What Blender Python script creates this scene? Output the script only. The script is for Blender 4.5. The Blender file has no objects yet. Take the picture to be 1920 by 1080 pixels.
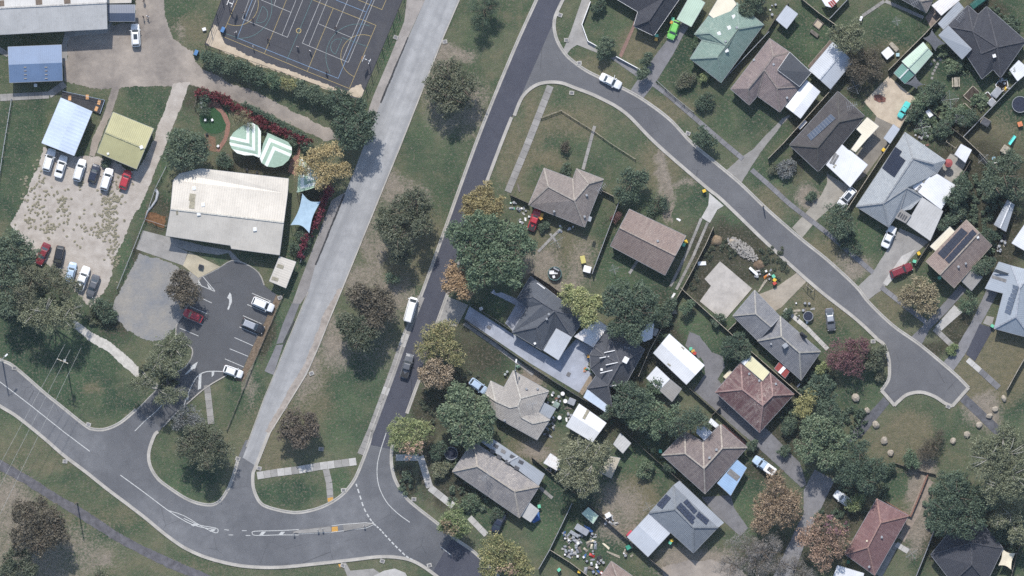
import bpy, bmesh, math, random
import numpy as np
from mathutils import Vector, Matrix
from mathutils.geometry import tessellate_polygon

# ------------------------------------------------------------------ camera, sky, sun, exposure
sc = bpy.context.scene
C = sc.collection
S = 0.11            # metres per photo pixel on the ground
CAM_H = 1200.0      # flying height
random.seed(7); RNG = np.random.default_rng(7)
cam_d = bpy.data.cameras.new('camera'); cam = bpy.data.objects.new('camera', cam_d); C.objects.link(cam)
cam.location = (0, 0, CAM_H); cam_d.sensor_width = 36.0
cam_d.lens = 36.0 * CAM_H / (1920 * S); cam_d.clip_start = 10; cam_d.clip_end = 6000
sc.camera = cam
SUN_EL, SUN_AZ = math.radians(46), math.radians(-10)     # azimuth from north, clockwise
w = bpy.data.worlds.new('World'); sc.world = w; w.use_nodes = True
nt = w.node_tree; bg = nt.nodes['Background']
sky = nt.nodes.new('ShaderNodeTexSky'); sky.sky_type = 'NISHITA'; sky.sun_disc = False
sky.sun_elevation = SUN_EL; sky.sun_rotation = SUN_AZ; sky.air_density = 1.0; sky.dust_density = 1.0
nt.links.new(sky.outputs[0], bg.inputs[0]); bg.inputs[1].default_value = 0.135
sun_d = bpy.data.lights.new('sun', 'SUN'); sun_d.energy = 3.3; sun_d.angle = math.radians(1.4); sun_d.color = (1.0, 0.965, 0.915)
sun = bpy.data.objects.new('sun', sun_d); C.objects.link(sun)
sd = Vector((math.sin(SUN_AZ) * math.cos(SUN_EL), math.cos(SUN_AZ) * math.cos(SUN_EL), math.sin(SUN_EL)))
sun.rotation_euler = (-sd).to_track_quat('-Z', 'Y').to_euler(); sun.location = sd * 300
sc.view_settings.view_transform = 'Standard'; sc.view_settings.look = 'None'
sc.view_settings.exposure = 0.53; sc.view_settings.gamma = 1.0; sc.view_settings.use_curve_mapping = False
sc.cycles.use_denoising = False
sc.cycles.max_bounces = 5; sc.cycles.diffuse_bounces = 2; sc.cycles.transparent_max_bounces = 6

# ------------------------------------------------------------------ helpers
def P(x, y, z=0.0):
    """photo pixel -> world point at height z (straight-down camera)"""
    k = S * (CAM_H - z) / CAM_H
    return Vector(((x - 960) * k, (540 - y) * k, z))

def setp(o, label=None, cat=None, group=None, kind=None):
    if label: o['label'] = label
    if cat: o['category'] = cat
    if group: o['group'] = group
    if kind: o['kind'] = kind
    return o

def thing(name, label, cat, loc=(0, 0, 0), rot=0.0, group=None, kind=None):
    o = bpy.data.objects.new(name, None); C.objects.link(o)
    o.empty_display_size = 0.3; o.location = loc; o.rotation_euler = (0, 0, rot)
    return setp(o, label, cat, group, kind)

def link(name, me, parent=None, m=None):
    o = bpy.data.objects.new(name, me); C.objects.link(o)
    if parent is not None: o.parent = parent
    if m is not None:
        if len(me.materials) == 0: me.materials.append(None)
        o.material_slots[0].link = 'OBJECT'; o.material_slots[0].material = m
    return o

class MB:
    """collects polygons of one part, in the coordinates of its thing"""
    def __init__(s, org=(0, 0, 0)): s.v = []; s.f = []; s.o = Vector(org)
    def add(s, pts, faces):
        b = len(s.v); s.v += [tuple(Vector(p) - s.o) for p in pts]; s.f += [tuple(i + b for i in f) for f in faces]; return s
    def box(s, c, size, rz=0.0, taper=1.0):
        x, y, z = [d / 2 for d in size]; ca, sa = math.cos(rz), math.sin(rz); p = []
        for dz in (-1, 1):
            t = taper if dz > 0 else 1.0
            for dx, dy in ((-1, -1), (1, -1), (1, 1), (-1, 1)):
                X, Y = dx * x * t, dy * y * t
                p.append((c[0] + X * ca - Y * sa, c[1] + X * sa + Y * ca, c[2] + dz * z))
        return s.add(p, [(3, 2, 1, 0), (4, 5, 6, 7), (0, 1, 5, 4), (1, 2, 6, 5), (2, 3, 7, 6), (3, 0, 4, 7)])
    def bar(s, a, b, wd, ht=None):
        """rectangular bar from a to b"""
        a, b = Vector(a), Vector(b); ht = ht or wd; d = b - a
        if d.length < 1e-6: return s
        d.normalize(); up = Vector((0, 0, 1)) if abs(d.z) < 0.95 else Vector((1, 0, 0))
        r = d.cross(up).normalized(); u = r.cross(d).normalized(); p = []
        for q in (a, b):
            for i, j in ((-1, -1), (1, -1), (1, 1), (-1, 1)): p.append(q + r * (i * wd / 2) + u * (j * ht / 2))
        return s.add(p, [(3, 2, 1, 0), (4, 5, 6, 7), (0, 1, 5, 4), (1, 2, 6, 5), (2, 3, 7, 6), (3, 0, 4, 7)])
    def tube(s, pts, rad, n=8, caps=True):
        pts = [Vector(p) for p in pts]; R = rad if isinstance(rad, (list, tuple)) else [rad] * len(pts); V = []
        for i, q in enumerate(pts):
            d = (pts[min(i + 1, len(pts) - 1)] - pts[max(i - 1, 0)]).normalized()
            up = Vector((0, 0, 1)) if abs(d.z) < 0.9 else Vector((1, 0, 0))
            r = d.cross(up).normalized(); u = r.cross(d).normalized()
            for k in range(n):
                t = 2 * math.pi * k / n; V.append(q + (r * math.cos(t) + u * math.sin(t)) * R[i])
        F = []
        for i in range(len(pts) - 1):
            for k in range(n):
                F.append((i * n + k, i * n + (k + 1) % n, (i + 1) * n + (k + 1) % n, (i + 1) * n + k))
        if caps: F += [tuple(range(n - 1, -1, -1)), tuple(range((len(pts) - 1) * n, len(pts) * n))]
        return s.add(V, F)
    def prism(s, poly, z0, z1):
        """poly: list of world (x,y); extruded z0..z1"""
        n = len(poly); a = sum(poly[i][0] * poly[(i + 1) % n][1] - poly[(i + 1) % n][0] * poly[i][1] for i in range(n))
        if a < 0: poly = poly[::-1]
        p = [(q[0], q[1], z0) for q in poly] + [(q[0], q[1], z1) for q in poly]
        top = [tuple(range(n, 2 * n))] if n < 7 else [tuple(n + i for i in f) for f in tessellate_polygon([[Vector((q[0], q[1], 0)) for q in poly]])]
        top = [f if len(f) > 3 or (Vector(p[f[1]]) - Vector(p[f[0]])).cross(Vector(p[f[2]]) - Vector(p[f[0]])).z > 0 else f[::-1] for f in top]
        F = [tuple(range(n - 1, -1, -1))] + top + [(i, (i + 1) % n, n + (i + 1) % n, n + i) for i in range(n)]
        return s.add(p, F)
    def build(s, name, m, parent=None, smooth=False, kind=None):
        me = bpy.data.meshes.new(name); me.from_pydata(s.v, [], s.f); me.update()
        me.materials.append(m)
        if smooth:
            for p in me.polygons: p.use_smooth = True
        o = bpy.data.objects.new(name, me); C.objects.link(o)
        if parent is not None: o.parent = parent
        if kind: o['kind'] = kind
        return o

def bm_mesh(name, fn):
    bm = bmesh.new(); fn(bm); me = bpy.data.meshes.new(name); bm.to_mesh(me); bm.free(); return me
_ub = MB().box((0, 0, 0.5), (1, 1, 1)); UNIT = bpy.data.meshes.new('unit_block'); UNIT.from_pydata(_ub.v, [], _ub.f)
def bevel_unit():
    bm = bmesh.new(); bmesh.ops.create_cube(bm, size=1.0); bmesh.ops.translate(bm, verts=bm.verts, vec=(0, 0, .5))
    bmesh.ops.bevel(bm, geom=bm.edges[:], offset=0.06, segments=1, affect='EDGES')
    me = bpy.data.meshes.new('rounded_block'); bm.to_mesh(me); bm.free(); return me
UNITB = bevel_unit()
def ub(name, c, size, m, parent=None, rz=0.0, me=None):
    """a block standing on c (c relative to the parent), sharing one mesh"""
    o = link(name, me or UNIT, parent, m); o.location = c; o.scale = size; o.rotation_euler = (0, 0, rz); return o

# ------------------------------------------------------------------ materials
def nodes(name):
    m = bpy.data.materials.new(name); m.use_nodes = True; t = m.node_tree
    return m, t, t.nodes['Principled BSDF']
def N(t, typ, **kw):
    n = t.nodes.new(typ)
    for k, v in kw.items():
        if k.startswith('i_'):
            key = k[2:]; key = int(key) if key.isdigit() else key.replace('_', ' ')
            n.inputs[key].default_value = v
        else: setattr(n, k, v)
    return n
def L(t, a, b): t.links.new(a, b)
def rgb(c): return (c[0], c[1], c[2], 1.0)
def noise(t, scale, detail=4, rough=0.6, vec=None, lo=0.3, hi=0.7):
    n = N(t, 'ShaderNodeTexNoise', i_Scale=scale, i_Detail=detail, i_Roughness=rough)
    if vec is not None: L(t, vec, n.inputs['Vector'])
    r = N(t, 'ShaderNodeMapRange', i_1=lo, i_2=hi); L(t, n.outputs[0], r.inputs[0]); return r.outputs[0]
def mixc(t, fac, a, b, mode='MIX'):
    n = N(t, 'ShaderNodeMix', data_type='RGBA', blend_type=mode)
    if isinstance(fac, (int, float)): n.inputs[0].default_value = fac
    else: L(t, fac, n.inputs[0])
    for i, c in ((6, a), (7, b)):
        if isinstance(c, tuple): n.inputs[i].default_value = rgb(c)
        else: L(t, c, n.inputs[i])
    return n.outputs[2]
def mth(t, op, a, b=None):
    n = N(t, 'ShaderNodeMath', operation=op)
    for i, v in enumerate((a, b)):
        if v is None: continue
        if isinstance(v, (int, float)): n.inputs[i].default_value = v
        else: L(t, v, n.inputs[i])
    return n.outputs[0]
def wpos(t): return N(t, 'ShaderNodeNewGeometry').outputs['Position']
def bump(t, b, h, strength=0.3, dist=0.05):
    n = N(t, 'ShaderNodeBump', i_Strength=strength, i_Distance=dist); L(t, h, n.inputs['Height']); L(t, n.outputs[0], b.inputs['Normal'])
def dk(c, k): return tuple(min(1.0, x * k) for x in c)

_mc = {}
def M(name, col, rough=0.8, var=0.22, scale=1.5, col2=None, metal=0.0, spec=0.3, rnd=0.0, bmp=0.0, coat=0.0):
    """mottled plain material; rnd = brightness spread between objects"""
    if name in _mc: return _mc[name]
    m, t, b = nodes(name); p = wpos(t)
    a = noise(t, scale, 5, 0.65, p); f = noise(t, scale * 9, 3, 0.6, p)
    c2 = col2 or dk(col, 1 - 2 * var)
    c = mixc(t, a, dk(col, 1 + var * 0.6), c2)
    c = mixc(t, mth(t, 'MULTIPLY', f, var), c, dk(col, 0.55))
    if rnd:
        oi = N(t, 'ShaderNodeObjectInfo'); k = mth(t, 'ADD', mth(t, 'MULTIPLY', oi.outputs['Random'], rnd), 1 - rnd / 2)
        sc_ = N(t, 'ShaderNodeVectorMath', operation='SCALE'); L(t, c, sc_.inputs[0]); L(t, k, sc_.inputs['Scale']); c = sc_.outputs[0]
    L(t, c, b.inputs['Base Color']); b.inputs['Roughness'].default_value = rough; b.inputs['Metallic'].default_value = metal
    b.inputs['Specular IOR Level'].default_value = spec; b.inputs['Coat Weight'].default_value = coat
    if bmp: bump(t, b, f, bmp, 0.05)
    _mc[name] = m; return m

def asphalt(name, c1, c2, c3, s1=0.06, stain=0.5, streak=None, sk=0.5):
    """road surface: broad fading, tyre wear, aggregate speckle"""
    m, t, b = nodes(name); p = wpos(t)
    big = noise(t, s1, 4, 0.6, p, 0.35, 0.65); mid = noise(t, 0.45, 5, 0.65, p); fine = noise(t, 7.0, 3, 0.7, p)
    c = mixc(t, big, c1, c2); c = mixc(t, mth(t, 'MULTIPLY', mid, stain), c, c3)
    if streak is not None:
        rt_ = N(t, 'ShaderNodeMapping'); rt_.inputs['Rotation'].default_value = (0, 0, streak); L(t, p, rt_.inputs[0]); mp = N(t, 'ShaderNodeMapping'); mp.inputs['Scale'].default_value = (0.012, 0.33, 1); L(t, rt_.outputs[0], mp.inputs[0])
        c = mixc(t, mth(t, 'MULTIPLY', noise(t, 1.0, 4, 0.55, mp.outputs[0], .38, .66), sk), c, c3)
    c = mixc(t, mth(t, 'MULTIPLY', fine, 0.28), c, dk(c1, 0.6))
    c = mixc(t, mth(t, 'MULTIPLY', noise(t, 0.16, 6, 0.75, p, 0.54, 0.66), 0.35), c, c3); c = mixc(t, mth(t, 'MULTIPLY', noise(t, 22.0, 2, 0.8, p, 0.55, 0.75), 0.4), c, dk(c2, 1.5))
    vo = N(t, 'ShaderNodeTexVoronoi', feature='DISTANCE_TO_EDGE', i_Scale=0.16); L(t, p, vo.inputs['Vector'])
    crack = mth(t, 'LESS_THAN', vo.outputs[0], 0.006); cm = mth(t, 'MULTIPLY', crack, noise(t, 0.12, 2, 0.5, p, 0.52, 0.62))
    c = mixc(t, mth(t, 'MULTIPLY', cm, 0.5), c, dk(c1, 0.45))
    L(t, c, b.inputs['Base Color']); b.inputs['Roughness'].default_value = 0.85; b.inputs['Specular IOR Level'].default_value = 0.25
    bump(t, b, fine, 0.25, 0.02); return m

def concrete(name, c, stain=0.35, rnd=0.25):
    m, t, b = nodes(name); p = wpos(t)
    a = noise(t, 0.35, 6, 0.65, p); f = noise(t, 5.0, 4, 0.7, p); s_ = noise(t, 1.1, 5, 0.7, p, 0.5, 0.75)
    k = mixc(t, a, dk(c, 1.12), dk(c, 0.72)); k = mixc(t, mth(t, 'MULTIPLY', s_, stain), k, dk((c[0] * .8, c[1] * .82, c[2] * .85), 0.6))
    k = mixc(t, mth(t, 'MULTIPLY', f, 0.22), k, dk(c, 0.5))
    if rnd:
        oi = N(t, 'ShaderNodeObjectInfo'); kk = mth(t, 'ADD', mth(t, 'MULTIPLY', oi.outputs['Random'], rnd), 1 - rnd / 2)
        sc_ = N(t, 'ShaderNodeVectorMath', operation='SCALE'); L(t, k, sc_.inputs[0]); L(t, kk, sc_.inputs['Scale']); k = sc_.outputs[0]
    L(t, k, b.inputs['Base Color']); b.inputs['Roughness'].default_value = 0.9; b.inputs['Specular IOR Level'].default_value = 0.2
    bump(t, b, f, 0.2, 0.02); return m

def tile_roof(name, c1, c2, lichen, la=0.5, row=0.36, colw=0.30):
    """concrete-tile courses on roof UVs (metres), weathered with lichen patches"""
    m, t, b = nodes(name); p = wpos(t); uv = N(t, 'ShaderNodeUVMap').outputs[0]
    br = N(t, 'ShaderNodeTexBrick', offset=0.5, i_Scale=1.0, i_Mortar_Size=0.018, i_Brick_Width=colw, i_Row_Height=row, i_Bias=-0.1)
    br.inputs['Color1'].default_value = rgb(c1); br.inputs['Color2'].default_value = rgb(c2); br.inputs['Mortar'].default_value = rgb(dk(c1, 0.5))
    L(t, uv, br.inputs['Vector'])
    sp = N(t, 'ShaderNodeSeparateXYZ'); L(t, uv, sp.inputs[0])
    saw = mth(t, 'FRACT', mth(t, 'DIVIDE', sp.outputs[1], row))
    edge = mth(t, 'GREATER_THAN', saw, 0.78)
    c = mixc(t, mth(t, 'MULTIPLY', edge, 0.45), br.outputs[0], dk(c1, 0.42))
    pa = noise(t, 0.35, 6, 0.7, p, 0.42, 0.68); sk = noise(t, 3.5, 4, 0.7, p, 0.45, 0.65)
    c = mixc(t, mth(t, 'MULTIPLY', mth(t, 'MULTIPLY', pa, sk), la), c, lichen)
    c = mixc(t, mth(t, 'MULTIPLY', noise(t, 1.2, 5, 0.7, p, 0.5, 0.8), 0.35), c, dk(c2, 0.5))
    mp = N(t, 'ShaderNodeMapping'); mp.inputs['Scale'].default_value = (1.6, 0.12, 1); L(t, uv, mp.inputs[0])
    c = mixc(t, mth(t, 'MULTIPLY', noise(t, 1.0, 5, 0.7, mp.outputs[0], 0.45, 0.72), 0.38), c, dk(lichen, 0.8)); c = mixc(t, mth(t, 'MULTIPLY', noise(t, 0.15, 3, 0.5, p, 0.4, 0.65), 0.3), c, dk(c1, 0.62))
    L(t, c, b.inputs['Base Color']); b.inputs['Roughness'].default_value = 0.85; b.inputs['Specular IOR Level'].default_value = 0.25
    wv = mth(t, 'SINE', mth(t, 'MULTIPLY', sp.outputs[0], 2 * math.pi / colw))
    bump(t, b, mth(t, 'ADD', mth(t, 'MULTIPLY', saw, -1.0), mth(t, 'MULTIPLY', wv, 0.25)), 0.6, 0.05); return m

def metal_roof(name, c, rib=0.38, dirt=0.3, rough=0.45, dcol=None):
    """ribbed steel sheets on roof UVs (ribs run up the slope)"""
    m, t, b = nodes(name); p = wpos(t); uv = N(t, 'ShaderNodeUVMap').outputs[0]
    sp = N(t, 'ShaderNodeSeparateXYZ'); L(t, uv, sp.inputs[0])
    fr = mth(t, 'FRACT', mth(t, 'DIVIDE', sp.outputs[0], rib)); ln = mth(t, 'LESS_THAN', fr, 0.22)
    sheet = mth(t, 'FRACT', mth(t, 'MULTIPLY', mth(t, 'SINE', mth(t, 'MULTIPLY', mth(t, 'FLOOR', mth(t, 'DIVIDE', sp.outputs[0], 0.76)), 12.9898)), 43758.5))
    k = mixc(t, noise(t, 0.22, 5, 0.6, p), dk(c, 1.08), dk(c, 0.86))
    k = mixc(t, mth(t, 'MULTIPLY', sheet, 0.07), k, dk(c, 0.7))
    k = mixc(t, mth(t, 'MULTIPLY', noise(t, 1.5, 6, 0.7, p, 0.5, 0.78), dirt), k, dcol or dk((c[0], c[1] * .95, c[2] * .88), 0.45))
    k = mixc(t, mth(t, 'MULTIPLY', ln, 0.12), k, dk(c, 0.5))
    L(t, k, b.inputs['Base Color']); b.inputs['Roughness'].default_value = rough; b.inputs['Specular IOR Level'].default_value = 0.4
    bump(t, b, mth(t, 'SINE', mth(t, 'MULTIPLY', sp.outputs[0], 2 * math.pi / rib)), 0.2, 0.03); return m

def leaf_mat(name, a, b_, trans=0.25):
    """leaf colour between a and b_ by a per-leaf value stored on the mesh"""
    m, t, b = nodes(name)
    at = N(t, 'ShaderNodeAttribute', attribute_name='tint')
    oi = N(t, 'ShaderNodeObjectInfo'); hs = N(t, 'ShaderNodeHueSaturation'); L(t, mixc(t, at.outputs['Fac'], a, b_), hs.inputs['Color'])
    L(t, mth(t, 'ADD', mth(t, 'MULTIPLY', oi.outputs['Random'], 0.4), 1.0), hs.inputs['Value']); L(t, mth(t, 'ADD', mth(t, 'MULTIPLY', oi.outputs['Random'], -0.05), 0.525), hs.inputs['Hue']); hs.inputs['Saturation'].default_value = 0.9; c = hs.outputs[0]
    L(t, c, b.inputs['Base Color']); b.inputs['Roughness'].default_value = 0.6; b.inputs['Specular IOR Level'].default_value = 0.3
    tr = N(t, 'ShaderNodeBsdfTranslucent'); L(t, c, tr.inputs['Color'])
    mx = N(t, 'ShaderNodeMixShader', i_0=trans); L(t, b.outputs[0], mx.inputs[1]); L(t, tr.outputs[0], mx.inputs[2])
    L(t, mx.outputs[0], t.nodes['Material Output'].inputs[0]); return m

def paint(name, c, metal=0.0):
    m, t, b = nodes(name); p = wpos(t)
    L(t, mixc(t, noise(t, 2.5, 4, 0.6, p), c, dk(c, 0.85)), b.inputs['Base Color'])
    b.inputs['Roughness'].default_value = 0.35; b.inputs['Metallic'].default_value = metal
    b.inputs['Coat Weight'].default_value = 0.6; b.inputs['Coat Roughness'].default_value = 0.08; return m

def solar_mat(name, c, line):
    m, t, b = nodes(name); tc = N(t, 'ShaderNodeTexCoord').outputs['Object']
    br = N(t, 'ShaderNodeTexBrick', offset=0.0, i_Scale=1.0, i_Mortar_Size=0.012, i_Brick_Width=1 / 6, i_Row_Height=0.1)
    br.inputs['Color1'].default_value = rgb(c); br.inputs['Color2'].default_value = rgb(dk(c, 1.2)); br.inputs['Mortar'].default_value = rgb(line)
    L(t, tc, br.inputs['Vector']); L(t, br.outputs[0], b.inputs['Base Color']); b.inputs['Roughness'].default_value = 0.25; return m

CONC = concrete('weathered_concrete', (0.30, 0.285, 0.265))
CONC_NEW = concrete('pale_new_concrete', (0.47, 0.45, 0.42), 0.15)
CONC_DK = concrete('dark_stained_concrete', (0.20, 0.195, 0.20), 0.5)
CONC_BLUE = concrete('smooth_grey_concrete', (0.36, 0.38, 0.43), 0.12, 0.06)
KERB = concrete('kerb_concrete', (0.42, 0.395, 0.355), 0.3, 0.0)
WHITE_LINE = M('road_paint_white', (0.52, 0.52, 0.50), 0.7, 0.16, 3.0)
ASPH_NEW = asphalt('dark_new_asphalt', (0.050, 0.052, 0.068), (0.063, 0.065, 0.083), (0.09, 0.091, 0.108), 0.05, 0.4, math.radians(-69), 0.35)
ASPH_OLD = asphalt('worn_pale_asphalt', (0.46, 0.455, 0.445), (0.36, 0.357, 0.355), (0.180, 0.181, 0.184), 0.05, 0.6, math.radians(-68), 0.8)
ASPH_MID = asphalt('grey_asphalt', (0.088, 0.090, 0.098), (0.215, 0.216, 0.222), (0.080, 0.082, 0.088), 0.035, 0.55)
ASPH_CRT = asphalt('court_street_asphalt', (0.110, 0.110, 0.117), (0.175, 0.174, 0.177), (0.088, 0.088, 0.092), 0.045, 0.5)
ASPH_PARK = asphalt('car_park_asphalt', (0.082, 0.084, 0.089), (0.110, 0.111, 0.117), (0.065, 0.066, 0.070), 0.06, 0.4)
TIMBER = M('weathered_timber', (0.20, 0.175, 0.15), 0.9, 0.3, 2.0, rnd=0.3)
TIMBER_LT = M('pale_timber', (0.42, 0.37, 0.29), 0.85, 0.25, 2.0, rnd=0.25)
DARKMET = M('dark_metal', (0.03, 0.031, 0.034), 0.5, 0.15)
STEEL = M('galvanised_steel', (0.38, 0.39, 0.40), 0.45, 0.15, metal=0.3)
WHITE = M('white_paint', (0.78, 0.77, 0.75), 0.6, 0.08, 1.0)
CREAM = M('cream_paint', (0.70, 0.62, 0.46), 0.6, 0.08, 1.0)
GREYP = M('grey_paint', (0.30, 0.31, 0.33), 0.6, 0.1, 1.0)
RED = M('red_paint', (0.42, 0.035, 0.03), 0.5, 0.12)
BLUE = M('blue_tarp', (0.06, 0.16, 0.42), 0.55, 0.25, 3.0)
AQUA = M('aqua_plastic', (0.12, 0.62, 0.56), 0.4, 0.08)
GREENP = M('green_plastic', (0.03, 0.20, 0.11), 0.45, 0.1)
YELLOW = M('yellow_plastic', (0.72, 0.47, 0.05), 0.45, 0.1)
ORANGE = M('orange_plastic', (0.62, 0.22, 0.05), 0.5, 0.15)
BRICK = M('brick_wall', (0.27, 0.15, 0.11), 0.9, 0.25, 4.0)
BRICK_CREAM = M('cream_brick_wall', (0.45, 0.38, 0.29), 0.9, 0.2, 4.0)
GLASS = M('dark_glass', (0.018, 0.022, 0.028), 0.08, 0.1, spec=0.6)
BARK = M('bark', (0.16, 0.125, 0.095), 0.95, 0.35, 3.0)
BARK_PALE = M('pale_gum_bark', (0.46, 0.43, 0.38), 0.85, 0.3, 2.5)
SOIL = M('garden_soil', (0.075, 0.058, 0.045), 0.95, 0.4, 2.0, bmp=0.4)
RUBBER = M('black_rubber', (0.018, 0.018, 0.019), 0.8, 0.2)
# ------------------------------------------------------------------ ground
def vnoise(x, y, scale, seed, octv=4):
    r = np.random.default_rng(seed); g = r.random((64, 64)); out = np.zeros_like(x); amp = 1.0; tot = 0
    for o in range(octv):
        u = x / scale * 2 ** o + 13.7 * o; v = y / scale * 2 ** o + 7.1 * o
        i = np.floor(u).astype(int); j = np.floor(v).astype(int); fu = u - i; fv = v - j
        fu = fu * fu * (3 - 2 * fu); fv = fv * fv * (3 - 2 * fv)
        a = g[i % 64, j % 64]; b = g[(i + 1) % 64, j % 64]; c = g[i % 64, (j + 1) % 64]; d = g[(i + 1) % 64, (j + 1) % 64]
        out += amp * ((a * (1 - fu) + b * fu) * (1 - fv) + (c * (1 - fu) + d * fu) * fv); tot += amp; amp *= 0.55
    return out / tot

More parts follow.
